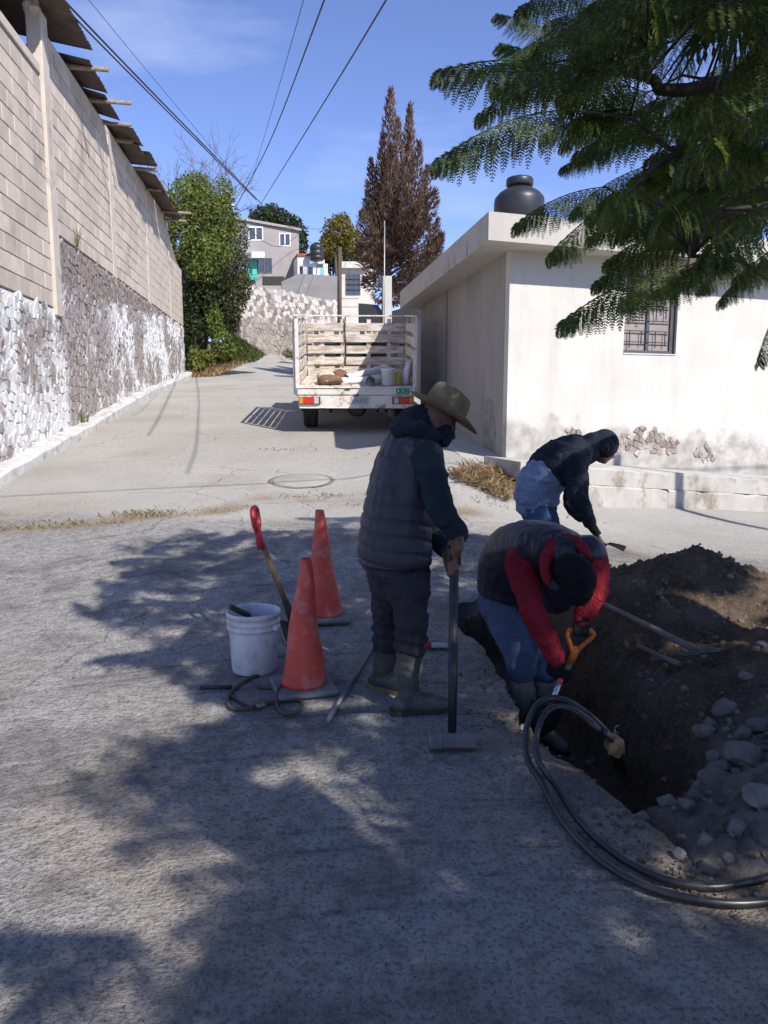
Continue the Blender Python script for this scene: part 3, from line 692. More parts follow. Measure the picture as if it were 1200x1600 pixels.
# dark stain patch on the side wall near the corner is damp render
MB().prism([SW(.55, .86, .003), SW(1.15, .9, .003), SW(1.2, 1.35, .003), SW(1.0, 1.7, .003), SW(.7, 1.62, .003), SW(.5, 1.2, .003)], SN*-.002).build('damp_patch', pm('damp_render', (.17, .16, .15), (.30, .285, .27), 9, .9, 70, .3, .004), house)
C0 = Vector((1.326, 10.15, 0))
sl_ = [C0, C0+FD*10, C0+FD*10+SD*7.2, C0+SD*7.2]
slab = MB(); slab.prism([Vector((q.x, q.y, 3.655)) for q in sl_], (0, 0, .35)); slab_o = slab.build('roof_slab', M_SLAB, house)
# form marks and drip stains on the slab edge
M_STAIN = pm('dark_stain', (.10, .095, .09), (.22, .21, .20), 20, .95)
for s_, w_, h_ in ((1.1, .05, .22), (1.9, .035, .18), (2.6, .03, .12), (4.2, .04, .15)):
    p = C0+SD*s_+SN*.003; MB().prism([Vector((p.x, p.y, 3.657)), Vector((p.x, p.y, 3.657))+SD*w_, Vector((p.x, p.y, 3.657+h_*.6))+SD*w_*.8, Vector((p.x, p.y, 3.657+h_))+SD*w_*.3], SN*-.002).build('stain', M_STAIN, slab_o)
# window
M_FRAME = pm('grey_window_frame', (.11, .11, .125), (.08, .08, .09), 8, .5, 40, .1, .002, metal=.3)
win = MB(); fwid = .045
for a, b_, z0, z1 in ((WT0, WT1, WZ0, WZ0+fwid), (WT0, WT1, WZ1-fwid, WZ1), (WT0, WT0+fwid, WZ0+fwid, WZ1-fwid), (WT1-fwid*1.6, WT1, WZ0+fwid, WZ1-fwid), ((WT0+WT1)/2-.035, (WT0+WT1)/2+.02, WZ0+fwid, WZ1-fwid)):
    win.prism([F(a, z0, -.06), F(b_, z0, -.06), F(b_, z1, -.06), F(a, z1, -.06)], FN*-.05)
wo_ = win.build('window', M_FRAME, house)
m, t, b, o = nmat('window_glass'); b.inputs['Base Color'].default_value = (.17, .155, .155, 1); b.inputs['Roughness'].default_value = .12; b.inputs['Specular IOR Level'].default_value = .6; M_GLASS = m
mid_ = (WT0+WT1)/2
M_PANE = pm('pane_reflection', (.30, .26, .25), (.24, .21, .205), 4, .6, 0, 0, spec=.5)  # grey-pink reflection and curtain-like interior painted into one opaque pane colour
for a, b_ in ((WT0+fwid, mid_-.035), (mid_+.02, WT1-fwid*1.6)):
    MB().prism([F(a, WZ0+fwid, -.09), F(b_, WZ0+fwid, -.09), F(b_, WZ1-fwid, -.09), F(a, WZ1-fwid, -.09)], FN*-.006).build('pane', M_PANE, wo_)
M_BAR = pm('window_bar_iron', (.05, .045, .045), (.03, .03, .03), 9, .7)
for z in (.16, .32, .47, .68, .84, .98):
    MB().prism([F(WT0+.05, WZ0+z, -.045), F(WT1-.08, WZ0+z, -.045), F(WT1-.08, WZ0+z+.012, -.045), F(WT0+.05, WZ0+z+.012, -.045)], FN*-.012).build('bar', M_BAR, wo_)
for k, tt in enumerate((.13, .34, .60, .78)):
    for z0, z1 in ((.08, .32), (.47, .68), (.84, .98)):
        z0 += .04*(k % 2); MB().prism([F(WT0+tt, WZ0+z0, -.04), F(WT0+tt+.012, WZ0+z0, -.04), F(WT0+tt+.012, WZ0+z1, -.04), F(WT0+tt, WZ0+z1, -.04)], FN*-.012).build('bar', M_BAR, wo_)
MB().prism([F(WT0-.0, WZ0-.02, .012), F(WT1+.0, WZ0-.02, .012), F(WT1+.0, WZ0-.001, .012), F(WT0-.0, WZ0-.001, .012)], FN*-.18).build('sill', M_PLAS, wo_)
# bare rubble where the plaster has fallen off
M_BARE = pm('bare_stone', (.36, .29, .25), (.24, .20, .18), 9, .95, 40, .5, .01, (.55, .53, .50), 6, (.5, .62), isl=.35, rnd=.3)
for (a, z0, ln, hh, sz, sd) in ((1.75, .98, 1.35, .34, .11, 5), (.95, 1.12, .3, .18, .10, 6), (3.3, .8, .5, .22, .10, 7)):
    rg = random.Random(sd)
    rubble(house, F(a, 0, -.002), FD, FN, ln, lambda c, z0=z0, a=a: z0-.05*c, lambda c, z0=z0, hh=hh, ln=ln: z0+hh*math.sin(math.pi*min(max(c/ln, .08), .92))-.04*c, sz, 60, M_BARE, sd, skip=lambda cx, cz: random.random() < .22, depth=.014)
# sidewalk and its two-course kerb --------------------------------------
def swz(t_): return .845-.087*max(t_, -1.2)
walk = empty('sidewalk', F(0, swz(0), .9), None, None); tag(walk, kind='structure')
M_WALK = pm('sidewalk_concrete', (.47, .455, .42), (.39, .375, .345), 3, .9, 60, .4, .006, (.27, .24, .20), 2.6, (.56, .7))
M_WALKF = pm('kerb_face', (.45, .43, .395), (.36, .34, .31), 4, .92, 50, .6, .010, (.24, .205, .165), 3.2, (.50, .64), stretch=(1, 1, .7))
tt = -.35
while tt < 9:
    e = min(tt+random.uniform(1.2, 1.7), 9); g = .006
    for (i0, i1, zo) in ((0.002, .98, 0),):
        q = [F(tt+g, swz(tt), i0), F(e-g, swz(e), i0), F(e-g, swz(e)-.015, i1), F(tt+g, swz(tt)-.015, i1)]
        MB().prism([v+Vector((0, 0, -.24)) for v in q], (0, 0, .24)).build('slab', M_WALK, walk)
    tt = e
tt = -.2
while tt < 9:
    e = min(tt+random.uniform(1.6, 2.4), 9); g = .007; j = random.uniform(-.01, .012)
    for o1, z0, z1 in ((.995, -.25, -.022), (1.02, -1.0, -.256)):
        q = [F(tt+g, swz(tt)+z0, .9), F(tt+g, swz(tt)+z0, o1+j), F(e-g, swz(e)+z0, o1+j), F(e-g, swz(e)+z0, .9)]
        rough_block([q[0], q[3], q[2], q[1]], z1-z0, .022, int(tt*100)+int(o1*1000)).build('kerb_stone', M_WALKF, walk)
    tt = e
# strip of pavement round the corner, climbing beside the house
tt = -.3
while tt < 6.4:
    e = tt+1.1; f = lambda s_: .80+.115*s_
    q = [SW(tt+.005, f(tt), .004), SW(e-.005, f(e), .004), SW(e-.005, f(e)-.02, .52), SW(tt+.005, f(tt)-.02, .52)]
    MB().prism([v+Vector((0, 0, -.3)) for v in q], (0, 0, .3)).build('slab', M_WALK, walk)
    q = [SW(tt+.005, f(tt)-.05, .525), SW(e-.005, f(e)-.05, .525), SW(e-.005, f(e)-.05, .68), SW(tt+.005, f(tt)-.05, .68)]
    rough_block([v+Vector((0, 0, -.5)) for v in q], .5, .03, int(tt*100)+7).build('kerb_stone', M_KERB, walk); tt = e
# water tank on the roof ---------------------------------------------------
tkp = P(811, 330, 13.2); tk = empty('water_tank', (tkp.x, tkp.y, 4.01), 'round black plastic water tank on the corner house roof', 'water tank')
M_TANK = pm('black_plastic', (.022, .024, .028), (.03, .032, .036), 5, .42, 30, .05, .002, spec=.45)
r_ = .41; MB().lathe([(r_*.98, 0), (r_, .05), (r_, .2), (r_*.975, .215), (r_*.975, .235), (r_, .25), (r_, .52), (r_*.975, .535), (r_*.975, .555), (r_, .57), (r_, .86), (r_*.97, .92), (r_*.8, 1.0), (r_*.55, 1.06), (r_*.5, 1.07)], (tkp.x, tkp.y, 4.01), 40).build('tank_body', M_TANK, tk)
MB().lathe([(r_*.5, 0), (r_*.54, .02), (r_*.54, .1), (r_*.5, .13), (r_*.2, .145), (r_*.18, .17), (.02, .175)], (tkp.x, tkp.y, 5.11), 28).build('tank_lid', M_TANK, tk)
# dry weeds heaped against the kerb by the corner
rg = random.Random(11); mb = MB()
DW = [(700, 742), (725, 733), (760, 735), (800, 745), (812, 780), (795, 788), (755, 770), (715, 755)]
pw = [G(*q) for q in DW]; poly = [(p.x, p.y) for p in pw]; bx0, bx1 = min(p[0] for p in poly), max(p[0] for p in poly); by0, by1 = min(p[1] for p in poly), max(p[1] for p in poly)
k = 0
while k < 1500:
    x, y = rg.uniform(bx0, bx1), rg.uniform(by0, by1)
    if not inpoly(np.array([x]), np.array([y]), poly)[0]: continue
    k += 1; z = tz(x, y)+.02; a = rg.uniform(0, 6.28); el = rg.uniform(0, .7); ln = rg.uniform(.06, .22)
    d = Vector((math.cos(a)*math.cos(el), math.sin(a)*math.cos(el), math.sin(el)))*ln; s = Vector((-math.sin(a), math.cos(a), .3))*.006; c = Vector((x, y, z+rg.uniform(0, .07)))
    mb.add([c-s, c+s, c+d*.6+s, c+d, c+d*.6-s], [(0, 1, 2, 3, 4)])
dw = mb.build('dry_weeds', leafmat('dry_straw', (.20, .12, .06), (.33, .22, .12), (.42, .32, .19), .15)); tag(dw, 'brown dry weeds heaped against the kerb by the house corner', 'weeds', kind='stuff')
# ================================================================ up the hill: planting, walls and houses
def leafcloud(mb, blobs, n, size, seed, flat=.0, shell=.55, up=0.):
    rg = np.random.default_rng(seed); vol = np.array([b[1][0]*b[1][1]*b[1][2] for b in blobs])**.75; pr = vol/vol.sum()
    ch = rg.choice(len(blobs), n, p=pr)
    def unit(q): return q/(np.linalg.norm(q, axis=1, keepdims=True)+1e-9)
    cc = np.array([b[0] for b in blobs])[ch]; rr = np.array([b[1] for b in blobs])[ch]; d = unit(rg.normal(size=(n, 3))); q = shell+(1-shell)*rg.random(n)**.6
    q *= 1+.2*np.sin(d[:, 0]*7+ch)*np.sin(d[:, 1]*6+2*ch)*np.sin(d[:, 2]*8)+.10*rg.normal(size=n)*(rg.random(n) < .25)
    p = cc+d*rr*q[:, None]; nrm = unit(d*.7+rg.normal(size=(n, 3))*.7+np.array((0, 0, up))); a = unit(np.cross(nrm, rg.normal(size=(n, 3)))); b_ = np.cross(nrm, a); s = (size*rg.uniform(.55, 1.35, n))[:, None]
    v = np.stack([p-a*s, p-b_*s*.45+nrm*s*.1, p+a*s, p+b_*s*.45+nrm*s*.1], 1).reshape(-1, 3); f = np.arange(4*n).reshape(-1, 4)
    mb.add(v.tolist(), f.tolist())
M_BARK = pm('bark', (.13, .10, .075), (.075, .06, .048), 9, .95, 30, .8, .02, stretch=(1, 1, .3))
M_BARKG = pm('grey_bark', (.20, .175, .15), (.13, .11, .095), 9, .95, 30, .6, .01)
def limbs(mb, base, tops, r, n=7, seed=0):
    rg = random.Random(seed)
    for q in tops:
        b0 = Vector(base); e = Vector(q); m_ = b0.lerp(e, .5)+Vector((rg.uniform(-.2, .2), rg.uniform(-.2, .2), .12))*(e-b0).length*.4
        mb.tube(spline([b0, m_, e], 7), [r*(1-.8*i/6) for i in range(7)], n)
def tree(name, base, blobs, n, size, mat, label, seed, r=.12, cat='tree', group=None, **kw):
    base = Vector(base); root = empty(name, base, label, cat, group); mb = MB(); limbs(mb, base, [b[0] for b in blobs], r, seed=seed); mb.build('trunk', M_BARK, root)
    mb = MB(); leafcloud(mb, blobs, n, size, seed, **kw); mb.build('crown', mat, root); return root
def BL_(px, py, D, rx, ry, rz): p = P(px, py, D); return ((p.x, p.y, p.z), (rx, ry, rz))
LG = leafmat('leaf_light_green', (.085, .11, .024), (.15, .185, .04), (.22, .245, .065))
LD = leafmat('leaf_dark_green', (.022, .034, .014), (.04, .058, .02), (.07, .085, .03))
LO = leafmat('leaf_olive', (.05, .055, .022), (.085, .09, .035), (.12, .11, .05))
LY = leafmat('leaf_yellow', (.10, .095, .02), (.20, .16, .03), (.28, .20, .045))
LGR = leafmat('leaf_grey_green', (.05, .06, .035), (.085, .095, .055), (.12, .125, .08))
# earth bank carrying the planting beyond the end of the wall
bank = MB(); bp = []
nb = 22
for i in range(nb+1):
    for j in range(9):
        y = 29.6+i*.62; cx = -7.15-.125*(y-29.6)-(.02*(y-29.6))+.35*math.sin(i*.9)*.4; q = j/8
        x = cx-q*5.; z = tz(cx, y)-.1+3.3*q**.75*min(1, .35+i/10)+.18*float(vn(np.array([x*1.5]), np.array([y*1.5]), seed=61)[0])
        bp.append((x, y, z))
bank.add(bp, [(i*9+j, i*9+9+j, i*9+10+j, i*9+1+j) for i in range(nb) for j in range(8)], True)
bo = bank.build('bank', pm('bank_earth', (.13, .10, .06), (.09, .085, .04), 3, .95, 20, .5, .03)); tag(bo, kind='structure')
def bankpt(px, py, D): return P(px, py, D)
# big light-green tree with dark underside
b0 = P(318, 545, 32.5)
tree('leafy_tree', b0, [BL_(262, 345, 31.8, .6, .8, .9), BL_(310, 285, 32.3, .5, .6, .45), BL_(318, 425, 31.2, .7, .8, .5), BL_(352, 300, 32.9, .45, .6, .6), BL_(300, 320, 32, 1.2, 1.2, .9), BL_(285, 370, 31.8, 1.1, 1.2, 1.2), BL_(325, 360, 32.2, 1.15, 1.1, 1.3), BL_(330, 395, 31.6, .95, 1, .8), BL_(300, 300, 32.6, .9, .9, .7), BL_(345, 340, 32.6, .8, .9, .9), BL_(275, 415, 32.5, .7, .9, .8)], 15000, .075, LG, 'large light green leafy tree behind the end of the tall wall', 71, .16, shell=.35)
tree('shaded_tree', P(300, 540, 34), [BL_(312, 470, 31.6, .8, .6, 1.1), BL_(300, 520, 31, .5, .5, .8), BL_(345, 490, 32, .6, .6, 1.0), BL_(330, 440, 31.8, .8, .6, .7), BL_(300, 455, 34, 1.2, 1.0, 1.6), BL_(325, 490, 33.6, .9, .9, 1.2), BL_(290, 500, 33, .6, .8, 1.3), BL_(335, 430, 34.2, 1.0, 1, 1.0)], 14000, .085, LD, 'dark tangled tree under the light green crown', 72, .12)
tree('grey_shrub_tree', P(362, 545, 33), [BL_(352, 405, 33.2, .9, .9, 1.3), BL_(365, 370, 33.6, .7, .8, .9), BL_(375, 425, 33.4, .5, .7, 1.0), BL_(345, 345, 34, .6, .7, .8)], 6500, .06, LGR, 'grey-green tree in front of the grey house, beside the stone wall', 73, .09)
tree('small_bush', P(372, 540, 32.6), [BL_(365, 470, 32.6, .55, .6, .8), BL_(378, 450, 32.8, .4, .5, .6), BL_(358, 500, 32.4, .5, .5, .6)], 2600, .07, LO, 'olive bush at the corner of the stone retaining wall', 74, .05, 'bush')
tree('climbing_shrub', P(330, 565, 31.2), [BL_(335, 505, 31.2, .35, .4, .7), BL_(345, 530, 31, .4, .4, .5), BL_(318, 560, 30.9, .6, .4, .35), BL_(352, 548, 31, .45, .4, .35)], 2600, .075, LG, 'bright green climbing shrub low on the bank', 75, .03, 'shrub')
tree('yellow_green_shrub', P(300, 590, 30.6), [BL_(303, 560, 30.6, .22, .3, .42), BL_(312, 575, 30.6, .3, .3, .28)], 900, .08, leafmat('leaf_lime', (.13, .15, .03), (.19, .21, .05), (.24, .24, .07)), 'lime green shrub against the far end of the tall wall', 76, .02, 'shrub')
# bare tree above it
bt = empty('bare_tree', P(300, 500, 36), 'leafless grey tree showing above the light green tree', 'tree'); rg = random.Random(5); mb = MB()
def grow(p, d, ln, r, dep):
    e = p+d*ln; mb.tube([p, p.lerp(e, .5)+Vector((rg.uniform(-.06, .06),)*3)*ln, e], [r, r*.8, r*.62], 5 if dep > 2 else 4, cap=False)
    if dep == 0: return
    for k in range(rg.choice((2, 3, 3))):
        q = Vector((rg.gauss(0, .55), rg.gauss(0, .55), rg.gauss(.12, .35))); grow(p.lerp(e, rg.uniform(.6, 1)), (d+q).normalized(), ln*rg.uniform(.6, .82), r*.6, dep-1)
for px, py in ((270, 330), (300, 310), (322, 315), (345, 330)): grow(P(300, 430, 36), (P(px, py, 36)-P(300, 430, 36)).normalized(), 2.2, .06, 5)
mb.build('branches', M_BARKG, bt); MB().tube([P(300, 520, 36), P(300, 430, 36)], [.14, .08], 8).build('trunk', M_BARKG, bt)
# grass and dry stuff on the bank foot
def grass_patch(name, poly_px, D0, n, h, mat, label, cat, seed, hang=0., onbank=True):
    rg = random.Random(seed); mb = MB(); xs_ = [p[0] for p in poly_px]; ys_ = [p[1] for p in poly_px]; k = 0
    while k < n:
        px, py = rg.uniform(min(xs_), max(xs_)), rg.uniform(min(ys_), max(ys_))
        if not inpoly(np.array([px]), np.array([py]), poly_px)[0]: continue
        k += 1; f = (py-min(ys_))/(max(ys_)-min(ys_)); c = P(px, py, D0+(1-f)*1.6); a = rg.uniform(0, 6.28); hh = h*rg.uniform(.5, 1.2); w = .018
        d = Vector((math.cos(a), math.sin(a), 0)); s = Vector((-d.y, d.x, 0))*w
        mb.add([c-s, c+s, c+d*hh*.3+Vector((0, 0, hh*.6))+s*.7, c+d*hh*.6+Vector((0, 0, hh*.9))], [(0, 1, 2, 3)])
    o = mb.build(name, mat); return tag(o, label, cat, kind='stuff')
grass_patch('grass', [(340, 545), (365, 525), (385, 535), (415, 556), (400, 566), (365, 572), (335, 575)], 31, 3500, .16, leafmat('grass_green', (.07, .10, .02), (.11, .14, .035), (.17, .17, .06)), 'green grass sloping down the bank to the street', 'grass', 81)
grass_patch('dry_grass', [(296, 578), (310, 560), (345, 562), (385, 568), (362, 578), (330, 590), (296, 593)], 29.9, 2600, .13, MATS['dry_straw'], 'brown dry grass at the foot of the bank beside the wall end', 'grass', 82)
# stone retaining wall ------------------------------------------------------------
RA, RB = P(378, 565, 40.5), P(531, 552, 47); rdir = (Vector((RB.x, RB.y, 0))-Vector((RA.x, RA.y, 0))); RL = rdir.length; rdir.normalize(); rn = Vector((rdir.y, -rdir.x, 0))
ret = empty('retaining_wall', (RA.x, RA.y, RA.z), 'rough stone retaining wall below the grey house at the top of the street', 'wall')
def rt(c): f = c/RL; return P(0, 442, 40.5).z*(1-f)+P(0, 472, 47).z*f
def rb(c): f = c/RL; return RA.z*(1-f)+RB.z*f
MB().prism([Vector((RA.x, RA.y, RA.z-1)), Vector((RB.x, RB.y, RB.z-1)), Vector((RB.x, RB.y, rt(RL))), Vector((RA.x, RA.y, rt(0)))], rn*-.5).build('wall_mortar_face', pm('pale_mortar', (.44, .41, .37), (.33, .30, .27), 3, .95, 30, .4, .01), ret)
m, t, b, o = nmat('retaining_stone'); co = coords(t); oi = N(t, 'ObjectInfo'); ge = N(t, 'NewGeometry'); rv = math_(t, 'FRACT', math_(t, 'ADD', oi.outputs['Random'], ge.outputs['Random Per Island']))
col = ramp(t, rv, [(0, (.20, .16, .14)), (.4, (.32, .27, .24)), (.75, (.25, .225, .205)), (1, (.38, .34, .30))])
sp = N(t, 'SeparateXYZ'); t.links.new(co, sp.inputs[0])
up_ = ramp(t, math_(t, 'ADD', math_(t, 'MULTIPLY', sp.outputs['Z'], .1), math_(t, 'MULTIPLY', noise(t, co, .8, 4), .05)), [(.60, 0), (.64, .6)])
col = mix(t, math_(t, 'MULTIPLY', up_, ramp(t, rv, [(.3, 0), (.5, 1)])), col, (.66, .64, .61))
t.links.new(col, b.inputs['Base Color']); b.inputs['Roughness'].default_value = .95
rubble(ret, Vector((RA.x, RA.y, 0)), rdir, rn, RL, lambda c: rb(c)-.3, rt, .27, 300, m, 9, depth=.025, asp=1.0)
# houses up there ----------------------------------------------------------------
M_GH = pm('house_grey', (.32, .295, .285), (.28, .26, .25), 1.5, .9, 40, .2, .01, (.25, .23, .22), .8, (.55, .75))
M_WF = pm('window_white', (.75, .75, .74), (.65, .65, .64), 5, .5)
M_DG = pm('far_glass', (.07, .08, .10), (.05, .055, .07), 2, .15, 0, 0, spec=.6)
def facade_pt(px, py, A, B):
    """point of the vertical plane through A, B seen at a pixel"""
    n = Vector((B.y-A.y, -(B.x-A.x), 0)); d = ray(px, py); o_ = Vector((0, 0, CAMZ)); tt_ = (Vector((A.x, A.y, 0))-Vector((0, 0, 0))).dot(n)/d.dot(n); return o_+d*tt_
def fq(A, B, x0, y0, x1, y1): return [facade_pt(x0, y1, A, B), facade_pt(x1, y1, A, B), facade_pt(x1, y0, A, B), facade_pt(x0, y0, A, B)]
def window(parent, A, B, x0, y0, x1, y1, nrm, fm=M_WF, gm=None, mull=1, fw_=.07):
    q = fq(A, B, x0, y0, x1, y1); gm = gm or M_DG
    o = MB(); ex = (q[1]-q[0]); ez = Vector((0, 0, (q[3]-q[0]).z)); wl = ex.length; ex.normalize(); hh = ez.z; base = q[0]+nrm*.03
    def bar(a0, a1, z0, z1): o.prism([base+ex*a0+Vector((0, 0, z0)), base+ex*a1+Vector((0, 0, z0)), base+ex*a1+Vector((0, 0, z1)), base+ex*a0+Vector((0, 0, z1))], nrm*-.06)
    bar(0, wl, 0, fw_); bar(0, wl, hh-fw_, hh); bar(0, fw_, fw_, hh-fw_); bar(wl-fw_, wl, fw_, hh-fw_)
    for k in range(mull): c = wl*(k+1)/(mull+1); bar(c-fw_/2, c+fw_/2, fw_, hh-fw_)
    w = o.build('window', fm, parent); b2 = q[0]+nrm*.006
    MB().prism([b2+ex*fw_*.9+Vector((0, 0, fw_*.9)), b2+ex*(wl-fw_*.9)+Vector((0, 0, fw_*.9)), b2+ex*(wl-fw_*.9)+Vector((0, 0, hh-fw_*.9)), b2+ex*fw_*.9+Vector((0, 0, hh-fw_*.9))], nrm*-.004).build('pane', gm, w); return w
A, B = P(340, 440, 48), P(467, 440, 51); gn = Vector((B.y-A.y, -(B.x-A.x), 0)).normalized()
gh = empty('grey_house', ((A.x+B.x)/2, (A.y+B.y)/2, 6.5), 'two-storey grey house with white-framed windows at the top of the street', 'house')
tl, tr_ = facade_pt(352, 340, A, B), facade_pt(467, 361, A, B); bl, br = facade_pt(352, 470, A, B), facade_pt(467, 470, A, B)
MB().prism([bl, br, tr_, tl], gn*-7).build('wall', M_GH, gh)
MB().prism([tl+gn*.15, tr_+gn*.15+Vector((.1, 0, 0)), tr_+gn*.15+Vector((.1, 0, .14)), tl+gn*.15+Vector((0, 0, .14))], gn*-7.3).build('roof', pm('roof_grey', (.36, .34, .32)), gh)
window(gh, A, B, 388, 354, 411, 376, gn); window(gh, A, B, 436, 364, 454, 385, gn); window(gh, A, B, 401, 403, 425, 427, gn, pm('dark_frame', (.10, .10, .11), (.08, .08, .09), 5, .5))
M_TEAL = pm('teal_sheet', (.05, .36, .30), (.10, .45, .37), 5, .6)
q = fq(A, B, 382, 407, 399, 438); MB().prism([v+gn*.25 for v in q], gn*-.05).build('door', M_TEAL, gh)
q = fq(A, B, 384, 397, 404, 406); MB().prism([v+gn*.9 for v in q], gn*-.88).build('porch_roof', M_WF, gh)
q = fq(A, B, 410, 432, 444, 445); MB().prism([v+gn*.05 for v in q], gn*-.04).build('gap_shade_panel', pm('gap_shade', (.05, .045, .04)), gh)  # dark sheet standing in for the shade in the gap under the house
q = fq(A, B, 361, 430, 400, 437); rail = MB()
for v0, v1 in ((0, 1), (3, 2)): rail.tube([q[v0]+gn*.5, q[v1]+gn*.5], .03, 6)
for k in range(9): p0 = q[0].lerp(q[1], k/8)+gn*.5; rail.tube([p0, p0+Vector((0, 0, (q[3]-q[0]).z))], .02, 5)
rail.build('railing', M_TEAL, gh)
# low grey wall along the lane in front of the terraces
A, B = P(430, 470, 46.2), P(527, 470, 47.2); n_ = Vector((B.y-A.y, -(B.x-A.x), 0)).normalized()
lw = MB(); lw.prism([facade_pt(440, 500, A, B), facade_pt(527, 500, A, B), facade_pt(527, 431, A, B), facade_pt(466, 428, A, B), facade_pt(440, 440, A, B)], n_*-.2)
top(lw, 'parapet_wall', pm('patched_render', (.25, .235, .23), (.21, .20, .195), 2, .95, 40, .3, .01, (.52, .49, .46), .9, (.62, .68)), 'low grey rendered wall with pale patches above the retaining wall', 'wall')
# white terrace house with tank and washing
A, B = P(466, 430, 49), P(515, 430, 49.5); n_ = Vector((B.y-A.y, -(B.x-A.x), 0)).normalized()
th = empty('terrace_house', (A.x, A.y, 7.6), 'small white terrace building with red roof edge beside the grey house', 'house')
q = fq(A, B, 465, 400, 484, 450); MB().prism(q, n_*-3).build('wall', M_WF, th)
q = fq(A, B, 484, 412, 512, 450); MB().prism(q, n_*-2).build('wall', M_WF, th)
q = fq(A, B, 464, 396.5, 486, 400); MB().prism([v+n_*.1 for v in q], n_*-3.2).build('roof_edge', pm('roof_red', (.45, .10, .06)), th)
q = fq(A, B, 494, 406, 507, 412); MB().prism([v+n_*.05 for v in q], n_*-1.2).build('tank_stand', M_WF, th)
window(th, A, B, 496, 413, 505, 418, n_, pm('dark_frame', (.1, .1, .11)), None, 0, .05)
c = P(495, 407, 48.6); r_ = .42; tk2 = empty('water_tank', c, 'ribbed black water tank on the far white terrace', 'water tank')
MB().lathe([(r_, 0), (r_, .22), (r_*.95, .24), (r_*.95, .27), (r_, .29), (r_, .52), (r_*.95, .54), (r_*.95, .57), (r_, .59), (r_, .82), (r_*.7, .95), (r_*.4, .98)], c, 24).build('tank_body', M_TANK, tk2)
MB().lathe([(r_*.4, 0), (r_*.42, .06), (.05, .09)], c+Vector((0, 0, .98)), 16).build('tank_lid', M_TANK, tk2)
ln_ = [P(466, 414, 48.2), P(512, 418, 48.2)]
cl_ = MB(); cl_.tube([ln_[0], ln_[0].lerp(ln_[1], .5)-Vector((0, 0, .08)), ln_[1]], .012, 5); top(cl_, 'clothes_line', pm('line_grey', (.2, .2, .2)), 'washing line strung across the far white terrace', 'line')
for f, w, h, c_, lab in ((.10, .22, .55, (.05, .05, .06), 'dark garment leftmost on the far washing line'), (.24, .28, .45, (.55, .55, .58), 'pale grey garment on the far washing line'), (.40, .25, .5, (.06, .065, .08), 'black garment in the middle of the far washing line'), (.56, .2, .5, (.75, .75, .75), 'white garment on the far washing line'), (.80, .3, .8, (.30, .55, .62), 'light blue towel hanging over the low grey wall')):
    p0 = ln_[0].lerp(ln_[1], f)-Vector((0, 0, .06)); vs = []; nn = 6
    for i in range(nn+1):
        for j in range(4): vs.append(p0+Vector((w*(i/nn-.5)*(1-.08*j), -.03*math.sin(i*2.1+j), -h*j/3+.02*math.sin(i*1.7))))
    g = MB(); g.add(vs, [(i*4+j, i*4+4+j, i*4+5+j, i*4+1+j) for i in range(nn) for j in range(3)], True); top(g, 'garment', pm('cloth_'+lab[:9].replace(' ', '_'), c_, tuple(v*.8 for v in c_), 8, .9), lab, 'clothing', 'washing on the line')
# pale narrow house
A, B = P(531, 500, 36), P(583, 500, 36.4); n_ = Vector((B.y-A.y, -(B.x-A.x), 0)).normalized()
nh = empty('narrow_house', (A.x, A.y, 4), 'narrow pale house with one barred window below the brown conifer', 'house')
M_PALE = pm('pale_render', (.58, .55, .50), (.50, .47, .43), 2, .9, 40, .25, .01, (.40, .37, .33), 1, (.56, .75))
MB().prism(fq(A, B, 532, 418, 584, 640), Vector((A.x+1.2, A.y, 0)).normalized()*5).build('wall', M_PALE, nh)
MB().prism([v+n_*.25 for v in fq(A, B, 529, 410, 575, 420)], Vector((A.x+1.2, A.y, 0)).normalized()*5.3).build('roof', pm('roof_pale', (.60, .57, .52)), nh)
w = window(nh, A, B, 540, 428, 563, 461, n_, pm('dark_frame', (.1, .1, .11)), None, 2, .05)
q = fq(A, B, 540, 428, 563, 461)
for k in range(3): p0 = q[0].lerp(q[3], (k+1)/4)+n_*.05; p1 = q[1].lerp(q[2], (k+1)/4)+n_*.05; MB().tube([p0, p1], .015, 5).build('bar', M_BAR, w)
for k in range(3):
    q = fq(A, B, 532, 466+k*13, 561, 466.8+k*13); MB().prism([v+n_*.012 for v in q], n_*-.01).build('block_joint', pm('joint_grey', (.33, .31, .28)), nh)
A, B = P(560, 500, 30), P(632, 500, 25); n_ = Vector((B.y-A.y, -(B.x-A.x), 0)).normalized()
gw = MB(); gw.prism([facade_pt(560, 540, A, B), facade_pt(670, 640, A, B), facade_pt(670, 470, A, B), facade_pt(612, 486, A, B), facade_pt(598, 500, A, B), facade_pt(582, 476, A, B), facade_pt(560, 474, A, B)], n_*-.2)
top(gw, 'garden_wall', pm('garden_wall_grey', (.21, .20, .19), (.17, .16, .155), 2, .95, 40, .3, .01), 'dark grey garden wall with a stepped top behind the truck', 'wall')
ps = MB(); c = P(605, 505, 23.5); ps.box((c.x, c.y, c.z-.3+.55), (.27, .25, 2.2), None, .01); top(ps, 'gate_post', pm('post_pale', (.55, .52, .46), (.47, .44, .39), 4, .9), 'square pale concrete gate post in front of the brown conifer', 'post')
